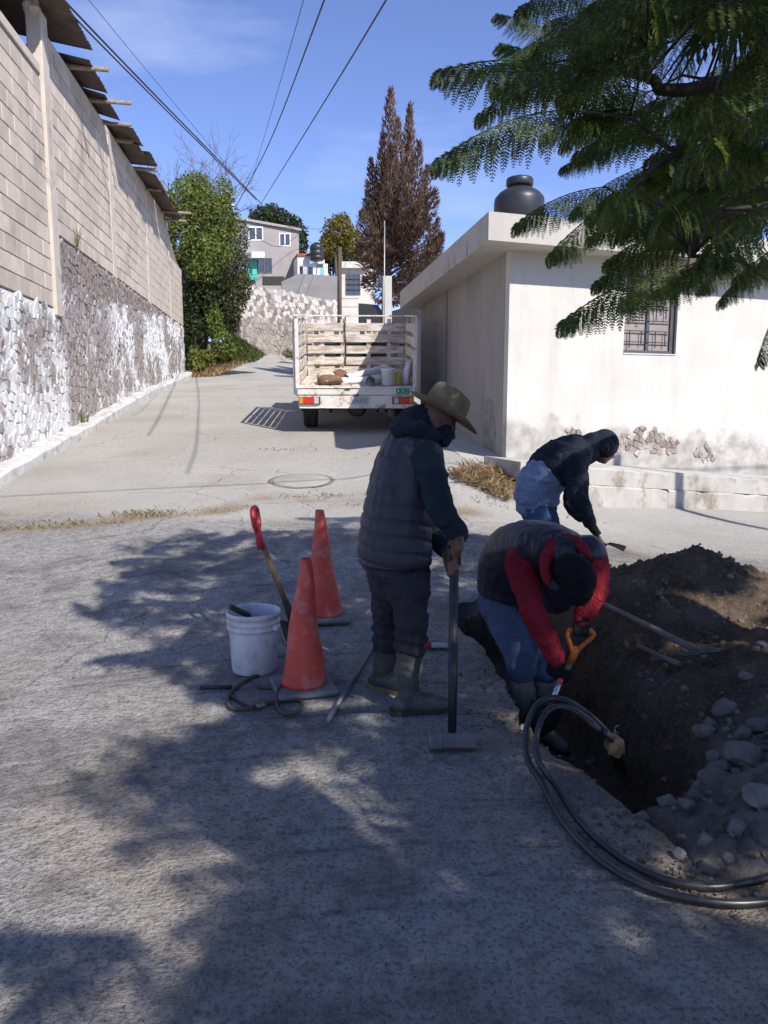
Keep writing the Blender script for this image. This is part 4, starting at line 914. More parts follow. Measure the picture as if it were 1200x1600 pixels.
# brown dead conifer: upright plumes
cf = empty('brown_conifer', P(603, 500, 27), 'tall brown dried conifer with two pointed tops', 'tree'); cb = P(603, 500, 27)
mb = MB(); tw = MB(); rg = random.Random(17)
plumes = []
tips = [(610, 142), (641, 166), (622, 190), (598, 215), (655, 225), (580, 250), (668, 262), (576, 300), (680, 300), (566, 330), (684, 345), (570, 365), (686, 375), (590, 320), (630, 260), (650, 320), (610, 300), (600, 380), (645, 400), (672, 395), (575, 400), (625, 380), (612, 230), (640, 215), (590, 285), (660, 300), (562, 385), (690, 368), (585, 430), (640, 440), (608, 440), (572, 440), (585, 345), (668, 340), (618, 330), (640, 360), (600, 250), (618, 470), (632, 455), (590, 470), (622, 450), (640, 465)]
for (px, py) in tips:
    e = P(px, py, 27+rg.uniform(-1.1, 1.1)); f = .45+.35*rg.random(); b_ = Vector((cb.x+(e.x-cb.x)*.25, cb.y+(e.y-cb.y)*.25, cb.z+.6+(e.z-cb.z)*(f-.25))); mid = b_.lerp(e, .45)+Vector((e.x-cb.x, e.y-cb.y, 0))*.22
    plumes.append(spline([b_, mid, e], 9)); tw.tube(spline([Vector((cb.x, cb.y, b_.z-.3)), b_, mid, e], 8), [.05, .045, .04, .035, .028, .02, .014, .006], 5, cap=False)
for pl in plumes:
    L_ = np.linalg.norm(pl[-1]-pl[0]); n = int(360*L_)
    for k in range(n):
        f = rg.random(); i = min(int(f*8), 7); p = Vector(pl[i]).lerp(Vector(pl[i+1]), f*8-i); d = (Vector(pl[i+1])-Vector(pl[i])).normalized()
        w = (.30*math.sin(math.pi*min(1, f*.85+.18))**.8+.02)*(.45+.55*rg.random()**.6); a = rg.uniform(0, 6.28); _, u_, v_ = frame_of(d); rad = (u_*math.cos(a)+v_*math.sin(a))
        c = p+rad*w; dd = (d*.9+rad*.55+Vector((rg.gauss(0, .2), rg.gauss(0, .2), rg.gauss(.1, .2)))).normalized(); ln = rg.uniform(.10, .24); s = dd.cross(rad+Vector((rg.gauss(0, .4), rg.gauss(0, .4), 0))).normalized()*rg.uniform(.014, .032)
        mb.add([c, c+dd*ln*.5+s, c+dd*ln, c+dd*ln*.5-s], [(0, 1, 2, 3)])
mb.build('crown', leafmat('conifer_brown', (.085, .050, .036), (.15, .092, .064), (.22, .15, .108), .12, .8), cf)
tw.tube([Vector((cb.x, cb.y, cb.z-1)), Vector((cb.x+.05, cb.y, cb.z+3)), Vector((cb.x+.1, cb.y, cb.z+6))], [.2, .13, .04], 8); tw.build('trunk', M_BARK, cf)
# trees on the skyline
tree('dark_skyline_tree', P(425, 420, 62), [BL_(415, 345, 62, 1.4, 1.4, 1.1), BL_(440, 350, 62, 1.5, 1.4, 1.0), BL_(462, 375, 62, 1.0, 1.2, 1.6), BL_(395, 360, 62, 1.0, 1, .9), BL_(425, 332, 62.5, .8, .8, .7)], 6500, .14, LD, 'dark green tree showing over the roof of the grey house', 77, .2, flat=.3)
tree('yellow_tree', P(530, 460, 58), [BL_(530, 365, 58, 1.2, 1.2, 1.2), BL_(515, 385, 58, .9, 1, .9), BL_(550, 380, 58, 1.0, 1, 1.0), BL_(535, 345, 58, .6, .7, .6)], 4500, .13, LY, 'yellowing tree between the far terrace and the brown conifer', 78, .16)
tree('green_skyline_tree', P(530, 470, 61), [BL_(520, 405, 61, 1.1, 1, 1.0), BL_(550, 410, 61, 1.2, 1, 1.2), BL_(500, 400, 61, .7, .8, .8), BL_(575, 400, 61, 1.2, 1, 1.2)], 4500, .14, LD, 'dark green tree below the yellowing tree', 79, .16)
tree('roadside_bush', P(460, 560, 37), [BL_(452, 553, 37, .35, .3, .2), BL_(463, 556, 36.8, .25, .3, .18)], 500, .06, LG, 'small green bush at the foot of the stone wall by the truck', 80, .02, 'bush')
# poles and wires -------------------------------------------------------------------
M_POLEW = pm('old_pole_wood', (.11, .085, .065), (.07, .055, .045), 6, .95, 30, .5, .01, stretch=(4, 4, .4))
c = P(530, 520, 34); top(MB().tube([Vector((c.x, c.y, c.z-1)), P(531, 386, 34)], [.10, .085], 10), 'wooden_pole', M_POLEW, 'dark wooden pole at the corner of the narrow pale house', 'pole')
c = P(600, 500, 22.5); top(MB().tube([Vector((c.x, c.y, c.z-1.)), P(601, 345, 22.5)], [.02, .014], 8), 'steel_mast', pm('galvanised', (.45, .45, .45), (.36, .36, .36), 8, .5, metal=.6), 'thin pale steel mast standing in front of the brown conifer', 'pole')
pl = empty('lamp_pole', P(352, 560, 35), 'utility pole with a white street lamp rising from the trees on the left', 'street lamp')
pt = P(356, 318, 35); M_CP = pm('pole_concrete', (.42, .40, .37), (.36, .34, .31), 5, .9)
pole_top = P(356, 300, 35)
MB().tube([Vector((pt.x-.12, 35, 2.5)), Vector((pt.x-.12, 35, pt.z+.25))], [.16, .11], 12).build('pole', M_CP, pl)
lp = P(340, 322, 34.6); MB().tube([Vector((pt.x-.12, 35, pt.z-.1)), lp+Vector((0, 0, .05))], .03, 6).build('lamp_arm', MATS['galvanised'], pl)
MB().ell(P(352, 321, 34.4), (.42, .2, .11), None, 14, 8).build('lamp_head', pm('lamp_white', (.72, .72, .70), (.62, .62, .6), 5, .4), pl)
MB().box((pt.x-.12, 34.9, pt.z+.1), (.9, .1, .1), None, .01).build('cross_arm', M_POLEW, pl)
M_WIRE = pm('cable_black', (.018, .018, .02), (.025, .025, .027), 5, .5, 0, 0)
def wire(pts, r, label, sag=0.): 
    pts = spline(pts, 28); mb = MB(); mb.tube(pts, r, 5, smooth=True); return top(mb, 'overhead_wire', M_WIRE, label, 'wire', 'overhead wires', base=pts[0])
E = P(405, 316, 35); E2 = P(412, 322, 35.5)
def far_end(px, py, D, k=1.5):       # carry the straight run on past the top of the frame
    return P(px, py, D)
def wires(xt, D, r, label, end, midp=None):
    a = P(xt, -6, D); d = (a-end); ext = a+d*.22+Vector((0, 0, .35)); wire([end]+([midp] if midp else [])+[a, ext], r, label)
wires(84, 16, .019, 'upper of the paired black wires running over the left wall', P(400, 312, 36)); wires(94, 16, .022, 'lower of the paired black wires running over the left wall', P(408, 318, 36))
wires(134, 18, .007, 'thin wire above the paired black wires on the left', P(392, 304, 36)); wires(476, 15, .008, 'thin single wire left of the twisted cable', P(393, 282, 36))
wires(509, 13, .016, 'twisted sagging black cable dropping to the street lamp', P(366, 328, 34.5), P(420, 225, 26)); wires(607, 11, .013, 'straight black wire reaching furthest right across the sky', P(408, 318, 36))
w_ = MB()
wire([P(372, 345, 35), P(430, 385, 40), P(470, 365, 47)], .014, 'slack wire from the street lamp to the grey house corner'); wire([P(395, 352, 44), P(500, 358, 50), P(575, 352, 34)], .012, 'level wire behind the brown conifer'); wire([P(440, 345, 45), P(490, 382, 47), P(531, 400, 34)], .014, 'wire dropping to the dark wooden pole')
# concrete utility pole across the corner, outside the picture to the right (its shadow crosses the sidewalk)
hp = Vector((6.75, 7.3, tz(6.75, 7.3))); po = empty('concrete_pole', hp, 'concrete utility pole on the right whose shadow crosses the sidewalk', 'pole')
MB().tube([hp-Vector((0, 0, .2)), hp+Vector((0, 0, 5.6))], [.085, .07], 10).build('pole', M_CP, po)
a0 = hp+Vector((0, 0, 5.4)); wire([a0+Vector((-9, -3.5, .9)), a0, a0+FD*8+Vector((0, 0, .1))], .014, 'wire running along the cross street past the corner house')
# ================================================================ stake-bed truck
tp = P(557, 660, 14.5); tp.z = tz(tp.x, tp.y)
pitch = math.atan2(tz(tp.x-.15, tp.y+3.2)-tz(tp.x, tp.y+.6), 2.6)
truck = empty('stake_truck', tp, 'white rusty stake-bed truck parked uphill, seen from behind', 'truck', rot=(pitch, 0, R(2.2)))
TM = Matrix.Translation(tp) @ truck.rotation_euler.to_matrix().to_4x4()
m, t, b, o = nmat('worn_white_paint'); co = coords(t, False)
col = mix(t, ramp(t, noise(t, co, 2.5, 5, .6), [(.3, 0), (.7, 1)]), (.74, .71, .66), (.60, .56, .50))
col = mix(t, ramp(t, noise(t, co, 5.5, 7, .7), [(.55, 0), (.63, 1)]), col, (.36, .21, .12))
col = mix(t, ramp(t, noise(t, co, 17, 4, .7), [(.62, 0), (.7, .8)]), col, (.24, .16, .11))
t.links.new(col, b.inputs['Base Color']); b.inputs['Roughness'].default_value = .6
bump(t, b, noise(t, co, 25, 4), .15, .004); M_TW = m
m, t, b, o = nmat('stake_board'); co = coords(t, False, (1, 1, 5)); oi = N(t, 'ObjectInfo')
col = mix(t, ramp(t, noise(t, co, 3, 6, .7), [(.42, 0), (.58, 1)]), (.66, .62, .56), (.40, .32, .25))
col = mix(t, ramp(t, noise(t, co, 9, 5, .7), [(.55, 0), (.7, .8)]), col, (.26, .19, .14))
t.links.new(col, b.inputs['Base Color']); b.inputs['Roughness'].default_value = .85; bump(t, b, noise(t, co, 20, 4), .4, .004); M_BOARD = m
M_CHAS = pm('chassis_dirty', (.06, .052, .045), (.11, .095, .08), 8, .85, 40, .4, .004, world=False)
M_TYRE = pm('tyre_rubber', (.022, .022, .023), (.035, .034, .032), 12, .85, 60, .3, .004, world=False)
def tb(name, mat, parent=truck): 
    class B_(MB):
        def go(s): return s.build(name, mat, parent, world=False)
    return B_()
HW = 1.08; BLN = 2.62; ZB = .86
bed = tb('bed_floor', pm('bed_planks', (.34, .25, .17), (.22, .155, .105), 4, .9, 20, .5, .006, (.42, .36, .28), 6, (.55, .68), world=False, stretch=(6, .6, 1))).box((0, BLN/2, ZB-.045), (2*HW, BLN, .07), None, .006).go()
for k in range(11):
    tb('floor_plank', M_BOARD, bed).box((-HW+.1+k*.196, BLN/2+.02, ZB+.001), (.186, BLN-.1, .022), None, .004).go()
tg = tb('tailgate', M_TW).box((0, -.02, .795), (2*HW+.02, .05, .145), None, .012).box((0, -.03, .862), (2*HW+.02, .07, .022), None, .006).go()
bumper = tb('rear_panel', M_TW).box((0, .0, .60), (2*HW-.02, .06, .235), None, .012).box((0, -.02, .487), (2*HW-.06, .04, .02), None, .004).go()
tb('latch', M_CHAS, tg).box((0, -.055, .725), (.09, .03, .035), None, .006).go(); tb('latch', M_CHAS, tg).box((-.16, -.058, .84), (.10, .02, .035), None, .005).go()
# lights, plate, number
M_RED = pm('lamp_red', (.62, .03, .02), (.5, .02, .015), 20, .25, 0, 0, world=False, spec=.6); M_AMB = pm('lamp_amber', (.65, .24, .03), (.55, .2, .02), 20, .25, 0, 0, world=False, spec=.6); M_CLR = pm('lamp_clear', (.55, .52, .46), (.45, .42, .38), 20, .3, 0, 0, world=False)
for s in (-1, 1):
    c = s*.865; h = tb('tail_lamp', M_CHAS).box((c, -.045, .625), (.40, .035, .135), None, .006).go()
    tb('red_lens', M_RED, h).box((c+s*.02, -.069, .625), (.19, .02, .115), None, .005).go(); tb('amber_lens', M_AMB, h).box((c+s*.155, -.068, .625), (.075, .02, .115), None, .005).go(); tb('clear_lens', M_CLR, h).box((c-s*.125, -.068, .625), (.085, .02, .115), None, .005).go()
pl_ = tb('number_plate', pm('plate_grey', (.48, .48, .50), (.40, .40, .42), 20, .5, 0, 0, world=False)).box((.06, -.040, .625), (.32, .012, .15), None, .004).go()
M_PLT = pm('plate_smudge', (.24, .24, .27), (.30, .30, .33), 30, .7, 0, 0, world=False)
for k in range(6): tb('plate_mark', M_PLT, pl_).box((-.06+k*.047, -.048, .62+.004*(k % 2)), (.028, .006, .07), None, .002).go()
def text_mesh(s, size, ext=.002):
    cu = bpy.data.curves.new('lettering', 'FONT'); cu.body = s; cu.size = size; cu.extrude = ext; cu.align_x = 'CENTER'; cu.align_y = 'CENTER'; cu.offset = .008*size/.14
    o = bpy.data.objects.new('lettering', cu); C.objects.link(o); dg = bpy.context.evaluated_depsgraph_get(); me = bpy.data.meshes.new_from_object(o.evaluated_get(dg)); bpy.data.objects.remove(o); bpy.data.curves.remove(cu); return me
tm = text_mesh('008', .165); no = link('painted_number', tm, pm('paint_green', (.01, .26, .16), (.015, .33, .2), 30, .6, 0, 0, world=False), tg); no.location = (.86, -.047, .795); no.rotation_euler = (math.pi/2, 0, 0)
no['label'] = 'green number 008 painted on the tailgate'
# stake sides
def post(x, y, z0, z1, w=.055, d=.055, mat=M_TW): tb('stake_post', mat).box((x, y, (z0+z1)/2), (w, d, z1-z0), None, .005).go()
for s in (-1, 1):
    post(s*(HW+.005), .03, .7, 2.13, .07, .06); post(s*(HW+.07), .12, .72, 2.10, .035, .05); post(s*(HW+.045), BLN*.5, .72, 2.1); post(s*(HW+.045), BLN-.05, .72, 2.1)
    tb('top_rail', M_TW).box((s*HW, BLN/2, 2.145), (.06, BLN+.06, .035), None, .006).go()
    for k in range(5): tb('side_board', M_BOARD).box((s*(HW-.005), BLN/2+.08, .98+k*.235), (.025, BLN-.14, .165), None, .004).go()
for x in (-.72, -.28, .28, .72): post(x, BLN+.035, .8, 2.08, .09, .03)
for k in range(5): tb('head_board', M_BOARD).box((0, BLN-.005, .955+k*.238), (2*HW-.08, .028, .165), None, .004).go()
tb('top_rail', M_TW).box((0, BLN, 2.14), (2*HW-.06, .05, .03), None, .005).go()
rp = [(-.22, BLN-.03, 2.12), (-.235, BLN-.05, 1.85), (-.215, BLN-.035, 1.5), (-.23, BLN-.05, 1.1)]; tb('rope', pm('rope_dark', (.06, .05, .045))).tube(spline(rp, 12), .014, 6).go()
# chassis, axle, wheels
ch = tb('chassis', M_CHAS)
for s in (-1, 1): ch.box((s*.42, 2.3, .66), (.08, 4.6, .16)); ch.tube([(s*.52, .25, .55), (s*.52, .9, .43), (s*.52, 1.55, .55)], .035, 6)
for y in (.15, 1.3, 2.5, 3.8): ch.box((0, y, .66), (.8, .07, .12))
ch.go()
ax = tb('rear_axle', M_CHAS).tube([(-.85, .95, .40), (-.25, .95, .40), (.25, .95, .40), (.85, .95, .40)], [.05, .055, .055, .05], 10).go()
tb('differential', M_CHAS, ax).ell((.02, .92, .40), (.2, .17, .2), None, 18, 11).go(); tb('differential_cover', pm('diff_cover', (.13, .12, .11), (.08, .075, .07), 9, .7, world=False), ax).lathe([(.14, 0), (.15, .02), (.10, .035), (.03, .04)], (.02, .78, .40), 20, Matrix.Rotation(math.pi/2, 3, 'X')).go()
for x in (-.5, .42): tb('shock_absorber', M_CHAS, ax).tube([(x, .8, .3), (x*1.05, .75, .66)], .03, 8).go()
tb('exhaust', M_CHAS).tube([(.55, -.02, .36), (.58, .5, .38), (.6, 1.6, .5)], .03, 8).go()
def wheel(x, y, w=.24, r=.385):
    RY = Matrix.Rotation(math.pi/2, 3, 'Y')
    o = tb('wheel', M_CHAS); o.lathe([(.19, -w*.3), (.2, -w*.1), (.2, w*.1), (.19, w*.3)], (x, y, r), 20, RY); wo2 = o.go()
    tb('tyre', M_TYRE, wo2).lathe([(.2, -w*.42), (.27, -w*.5), (r*.93, -w*.5), (r, -w*.38), (r, -w*.14), (r*.975, -w*.12), (r*.975, -w*.08), (r, -w*.06), (r, w*.06), (r*.975, w*.08), (r*.975, w*.12), (r, w*.14), (r, w*.38), (r*.93, w*.5), (.27, w*.5), (.2, w*.42)], (x, y, r), 36, RY, closed=True).go()
    tb('rim', pm('rim_white', (.5, .48, .45), (.36, .34, .31), 8, .6, world=False), wo2).lathe([(.02, -.02), (.1, -.03), (.19, -.015), (.2, .0)], (x, y, r), 20, RY).go()
wheel(-.90, .95, .26); wheel(.90, .95, .26); wheel(-.82, 4.0, .2); wheel(.82, 4.0, .2)
for s in (-1, 1): tb('mud_flap', M_TYRE).box((s*.9, .42, .52), (.3, .012, .3)).go()
# cab
cab = tb('cab', M_TW); pr = [(2.8, .55), (4.75, .55), (4.85, .75), (4.8, 1.12), (4.15, 1.22), (3.75, 1.86), (2.95, 1.9), (2.82, 1.8)]
cab.prism([(-.92, y, z) for y, z in pr], (1.84, 0, 0)); cb_ = cab.go()
M_CG = pm('cab_glass', (.03, .05, .045), (.02, .035, .03), 4, .12, 0, 0, world=False, spec=.6)
tb('rear_window', M_CG, cb_).box((0, 2.795, 1.5), (1.35, .03, .42), None, .01).go(); tb('windscreen', M_CG, cb_).prism([(-.8, 4.14, 1.27), (.8, 4.14, 1.27), (.74, 3.80, 1.81), (-.74, 3.80, 1.81)], (0, .03, .02)).go()
for s in (-1, 1):
    tb('side_window', M_CG, cb_).prism([(s*.925, 3.05, 1.3), (s*.925, 3.95, 1.3), (s*.925, 3.68, 1.76), (s*.925, 3.05, 1.78)], (s*.006, 0, 0)).go()
    tb('mirror', M_CHAS, cb_).box((s*1.08, 4.05, 1.4), (.14, .05, .22), None, .02).tube([(s*.92, 4.08, 1.3), (s*1.06, 4.06, 1.36)], .012, 6).go()
    d_ = tb('door', M_TW, cb_).prism([(s*.922, 3.0, .62), (s*.922, 4.0, .62), (s*.922, 4.05, 1.24), (s*.922, 3.0, 1.24)], (s*.008, 0, 0)).go()
    tb('headlamp', M_CLR, cb_).box((s*.66, 4.86, .88), (.26, .05, .16), None, .02).go()
# load on the bed: loose things
def TV(mb): mb.v = [tuple(TM @ Vector(q)) for q in mb.v]; return mb
M_PVC = pm('pvc_white', (.78, .77, .74), (.66, .65, .62), 8, .45, 0, 0)
def pipe(a, b_, r, label, sock=True):
    a, b_ = Vector(a), Vector(b_); mb = MB(); mb.tube([a, b_], r, 14, cap=False); mb.tube([a, b_], r*.88, 14, cap=False)
    if sock: d = (b_-a).normalized(); mb.tube([a-d*.02, a+d*.12], r*1.18, 14, cap=False); mb.tube([a-d*.02, a+d*.12], r*1.02, 14, cap=False)
    top(TV(mb), 'pvc_pipe', M_PVC, label, 'pipe', 'pipes on the truck bed')
pipe((-.18, .72, ZB+.11), (.62, 1.7, ZB+.26), .068, 'thick white plastic pipe propped diagonally on the truck bed'); pipe((-.30, .45, ZB+.075), (.55, .75, ZB+.10), .06, 'white plastic pipe lying flat at the back of the truck bed')
pipe((.28, .28, ZB+.09), (.42, .62, ZB+.095), .085, 'short wide pipe end facing backwards on the truck bed')
mb = MB().lathe([(.10, 0), (.115, .02), (.125, .28), (.135, .285), (.135, .31), (.125, .315), (.12, .30), (.09, .29)], (.60, .30, ZB+.015), 22); top(TV(mb), 'white_bucket', M_PVC, 'small white lidded bucket on the right of the truck bed', 'bucket')
mb = MB().lathe([(.06, 0), (.065, .01), (.065, .2), (.05, .23), (.025, .235), (.025, .26)], (.80, .32, ZB+.015), 16); top(TV(mb), 'yellow_bottle', pm('yellow_plastic', (.42, .38, .05), (.34, .3, .04), 8, .5), 'yellow plastic bottle beside the white bucket on the truck', 'bottle')
def sack(name, c, rad, mat, label, cat, seed, peak=0.):
    mb = MB().ell(c, rad, None, 18, 12); v = np.array(mb.v); 
    n = fbm(v[:, 0]*9, v[:, 1]*9, v[:, 2]*9, 4, seed); d = v-np.array(c); v = np.array(c)+d*(1+.3*n[:, None]); v[:, 2] = np.maximum(v[:, 2], ZB+.014); v[:, 0] += peak*np.clip(v[:, 2]-c[2], 0, 1)
    mb.v = v.tolist(); top(TV(mb), name, mat, label, cat)
M_SACK = pm('sack_brown', (.22, .14, .085), (.12, .08, .05), 14, .95, 40, .6, .01, (.5, .42, .32), 9, (.6, .68))
sack('canvas_sack', (-.50, .5, ZB+.09), (.26, .28, .11), M_SACK, 'crumpled brown canvas on the left of the truck bed', 'sack', 91); sack('rag_heap', (-.32, .95, ZB+.1), (.2, .25, .15), pm('rag_rust', (.24, .10, .06), (.13, .07, .05), 12, .95), 'rust-brown heap of rags behind the canvas on the truck bed', 'rags', 92)
sack('cement_bag', (-.58, .75, ZB+.13), (.17, .2, .12), pm('bag_cream', (.60, .52, .38), (.45, .37, .26), 10, .9), 'cream bag on top of the brown canvas on the truck', 'bag', 93)
sack('plastic_bag', (.95, .42, ZB+.18), (.085, .16, .30), pm('bag_lilac', (.66, .62, .70), (.45, .38, .52), 12, .6), 'pale lilac plastic bag leaning at the right side of the truck bed', 'bag', 94, .25)
# round inspection cover set flush in the street behind the truck
mc = G(471, 752); mh = empty('manhole_cover', (mc.x, mc.y, mc.z), 'round concrete manhole cover set flush in the street behind the truck', 'manhole cover')
M_MH = pm('cover_concrete', (.36, .34, .305), (.29, .275, .25), 5, .9, 60, .5, .006); M_GAP = pm('cover_gap', (.22, .20, .17), (.15, .135, .115), 12, .95)
sl1, sl2 = (tz(mc.x+.5, mc.y)-tz(mc.x-.5, mc.y)), (tz(mc.x, mc.y+.5)-tz(mc.x, mc.y-.5)); NM = Vector((-sl1, -sl2, 1)).to_track_quat('Z', 'Y').to_matrix()
MB().lathe([(.375, .010), (.40, .014), (.42, .014), (.445, .010)], (mc.x, mc.y, mc.z), 48, NM).build('gap_ring', M_GAP, mh); MB().lathe([(.383, .0), (.383, .018), (.37, .024), (.01, .024)], (mc.x, mc.y, mc.z), 48, NM).build('cover', M_MH, mh)
# ================================================================ jacaranda overhead, trunk out of frame on the right
M_JAC = leafmat('jacaranda_leaf', (.055, .088, .03), (.09, .13, .042), (.18, .19, .055), .48, .5)
M_JACS = leafmat('jacaranda_shade_leaf', (.024, .042, .015), (.040, .062, .02), (.075, .09, .028), .12, .6)  # darker, less translucent leaf copy so the unseen crown shades more
def frond_mesh(seed, full=True):
    rg = random.Random(seed); mb = MB(); npn = rg.choice((13, 14, 15)); dr = rg.uniform(.16, .34); rach = []
    def rp_(s): return Vector((s, .02*math.sin(3*s+seed), .10*s-dr*s*s))
    for i in range(9): rach.append(rp_(i/8))
    w = .006
    for i in (range(8) if full else ()):
        a, b_ = rach[i], rach[i+1]; mb.add([a+Vector((0, w, 0)), a-Vector((0, w, 0)), b_-Vector((0, w*.8, 0)), b_+Vector((0, w*.8, 0))], [(0, 1, 2, 3)]); mb.add([a+Vector((0, 0, w)), a-Vector((0, 0, w)), b_-Vector((0, 0, w*.8)), b_+Vector((0, 0, w*.8))], [(0, 1, 2, 3)])
    for k in range(npn):
        s = .10+.90*k/(npn-1); o = rp_(s)
        ln = (.42-.16*abs(s-.45)*1.2-.15*max(0, s-.7)/.3)*rg.uniform(.88, 1.08)
        for sd in (-1, 1):
            if rg.random() < .04: continue
            yaw = rg.uniform(-.12, .12); d = Vector((.42+.35*s+yaw, sd*rg.uniform(.55, .8), -.28)).normalized(); nl = 17; pts = [o]; q = o.copy(); dd = d.copy()
            for j in range(6):
                dd = (dd+Vector((0, 0, -.34))).normalized(); q = q+dd*ln/6; pts.append(q.copy())
            side = Vector((1, 0, 0)); side = (side-dd*side.dot(dd)).normalized()
            if full:
                for j in range(nl):
                    f = (j+.6)/nl; i = min(int(f*6), 5); p = pts[i].lerp(pts[i+1], f*6-i); e = (pts[i+1]-pts[i]).normalized(); sv = (side-e*side.dot(e)).normalized(); nv = e.cross(sv)
                    ll = .056*math.sin(math.pi*min(1, .18+f*.78))**.7*rg.uniform(.85, 1.1)
                    for s2 in (-1, 1):
                        dv = (e*.62+sv*s2*.85+nv*rg.uniform(-.25, .1)).normalized(); wv = e.cross(nv).cross(dv); wv = dv.cross(nv).normalized()*ll*.17
                        mb.add([p, p+dv*ll*.45+wv, p+dv*ll, p+dv*ll*.45-wv], [(0, 1, 2, 3)])
                for i in range(6):
                    w2 = side*.0022; mb.add([pts[i]-w2, pts[i]+w2, pts[i+1]+w2, pts[i+1]-w2], [(0, 1, 2, 3)])
            else:
                for i in (0, 2, 4):
                    w0 = side*.036*(1.1, 1, .8)[i//2]; mb.add([pts[i]-w0*.4, pts[i]+w0*.4, pts[i+1]+w0, pts[i+2]+w0*.15, pts[i+2]-w0*.15, pts[i+1]-w0], [(0, 1, 2, 3, 4, 5)])
    return mb
FM = []
for k in range(5):
    mb = frond_mesh(100+k); me = bpy.data.meshes.new('frond'); me.from_pydata([tuple(v) for v in mb.v], [], mb.f); me.materials.append(M_JAC); FM.append(me)
FS = [frond_mesh(200+k, False) for k in range(4)]; FSv = [np.array(m_.v) for m_ in FS]; FSf = [np.array(m_.f) for m_ in FS]
tb0 = Vector((4.4, 1.9, 0)); jac = empty('jacaranda_tree', tb0, 'feathery dark green tree overhanging from the upper right, shading the foreground', 'tree')
count = 0
def put_frond(p, yaw, L_, pit=0., roll=0.):
    global count
    o = link('frond', FM[count % 5], None, jac); o.location = p-tb0; o.rotation_euler = (roll, pit, yaw); o.scale = (L_, L_, L_); count += 1; return o
def frond_px(a, b_, D, D2=None):
    A_ = P(a[0], a[1], D); B_ = P(b_[0], b_[1], D2 or D-.05); v = B_-A_; L_ = v.length*1.03
    # the mesh droops by about .15 of its length on its own
    pit = -math.asin(max(-1, min(1, (v.z+.15*L_)/L_))); put_frond(A_, math.atan2(v.y, v.x), L_, pit)
HAND = [((905, 108), (702, 112), 3.3), ((900, 172), (698, 232), 3.2), ((880, 66), (788, 22), 3.6), ((960, 232), (884, 262), 3.5), ((945, 292), (815, 338), 3.1), ((995, 300), (872, 398), 3.2), ((1085, 372), (942, 428), 3.3), ((1075, 415), (894, 492), 3.0),
        ((1120, 412), (985, 470), 3.4), ((960, 20), (862, 28), 3.7), ((960, 118), (790, 135), 3.6), ((985, 180), (860, 200), 3.8), ((930, 140), (800, 70), 3.9), ((1010, 260), (905, 330), 3.7), ((1050, 330), (930, 360), 3.9), ((1000, 60), (905, 90), 3.4), ((1130, 300), (1010, 350), 3.1), ((1150, 390), (1040, 440), 3.3), ((1190, 370), (1105, 450), 3.5), ((1215, 400), (1130, 462), 3.9), ((1230, 460), (1198, 570), 3.2), ((1100, 350), (960, 395), 3.6), ((905, 108), (760, 170), 3.45), ((1010, 40), (930, 10), 3.2), ((850, 100), (742, 105), 3.5)]
for a, b_, D in HAND: frond_px(a, b_, D)
MASS = [(930, -120), (1330, -120), (1330, 420), (1190, 415), (1120, 390), (1050, 350), (985, 290), (955, 230), (945, 170), (930, 110), (930, 60)]
SPILL = [(790, -200), (1500, -200), (1500, 470), (1130, 440), (1060, 400), (960, 395), (900, 340), (880, 250), (800, 160), (780, 60)]
rg = random.Random(23); tries = 0
ends = []
while count < 118 and tries < 6000:
    tries += 1; px, py = rg.uniform(880, 1330), rg.uniform(-120, 420)
    if not inpoly(np.array([px]), np.array([py]), MASS)[0]: continue
    D = rg.uniform(2.9, 5.2); A_ = P(px, py, D); yaw = math.pi+rg.gauss(0, .85); L_ = rg.uniform(.45, .72); pit = rg.uniform(-.05, .45)
    tip = A_+Vector((math.cos(yaw)*L_*.95, math.sin(yaw)*L_*.95, -L_*(.15+math.sin(pit)))); q = proj(tip)
    if not inpoly(np.array([q[0]]), np.array([q[1]+20]), SPILL)[0]: continue
    put_frond(A_, yaw, L_, pit); ends.append(A_)
# the rest of the crown, unseen overhead: fronds placed where their shade should fall
SH = [(115, 930), (165, 880), (215, 845), (300, 832), (420, 832), (560, 826), (640, 834), (760, 850), (790, 880), (930, 905), (970, 905), (1000, 935), (1050, 950), (1075, 1000), (1130, 1000), (1160, 1030), (1215, 1040), (1215, 1620), (300, 1620), (320, 1540), (290, 1480), (245, 1375), (185, 1290), (190, 1190), (300, 1150), (335, 1095), (245, 1062), (150, 1010), (205, 985), (120, 960)]
SH2 = [(-20, 1405), (60, 1398), (130, 1430), (165, 1500), (205, 1620), (-20, 1620)]
gX, gY = np.meshgrid(np.arange(-4, 8.01, .05), np.arange(-4, 9.01, .05), indexing='ij'); gZ = TZ(gX, gY)
_dep = gY*CT-(gZ-CAMZ)*ST; _up = gY*ST+(gZ-CAMZ)*CT; _ds = np.maximum(_dep, .05); _px = 600+1200*gX/_ds; _py = 800-1200*_up/_ds
WANT = np.where((_dep < .8) | (_py > 1610), (gX > -.75) | (gX < -1.3), inpoly(_px, _py, SH) | inpoly(_px, _py, SH2) | ((_px > 1215) & (gY < 4.5)))
def shade_want(x, y): return bool(WANT[int(min(max((x+4)/.05, 0), 240)), int(min(max((y+4)/.05, 0), 260))])
def gzz(x, y): return float(gZ[int(min(max((x+4)/.05, 0), 240)), int(min(max((y+4)/.05, 0), 260))])
KX, KY = SUND.x/SUND.z, SUND.y/SUND.z
FRAMEOK = [(700, 60), (820, -20), (1210, -20), (1210, 450), (1110, 440), (1040, 390), (930, 370), (890, 300), (900, 230), (720, 220)]
sv, sf = [], []; nst = 0; rg = random.Random(29); tries = 0
FXY = []
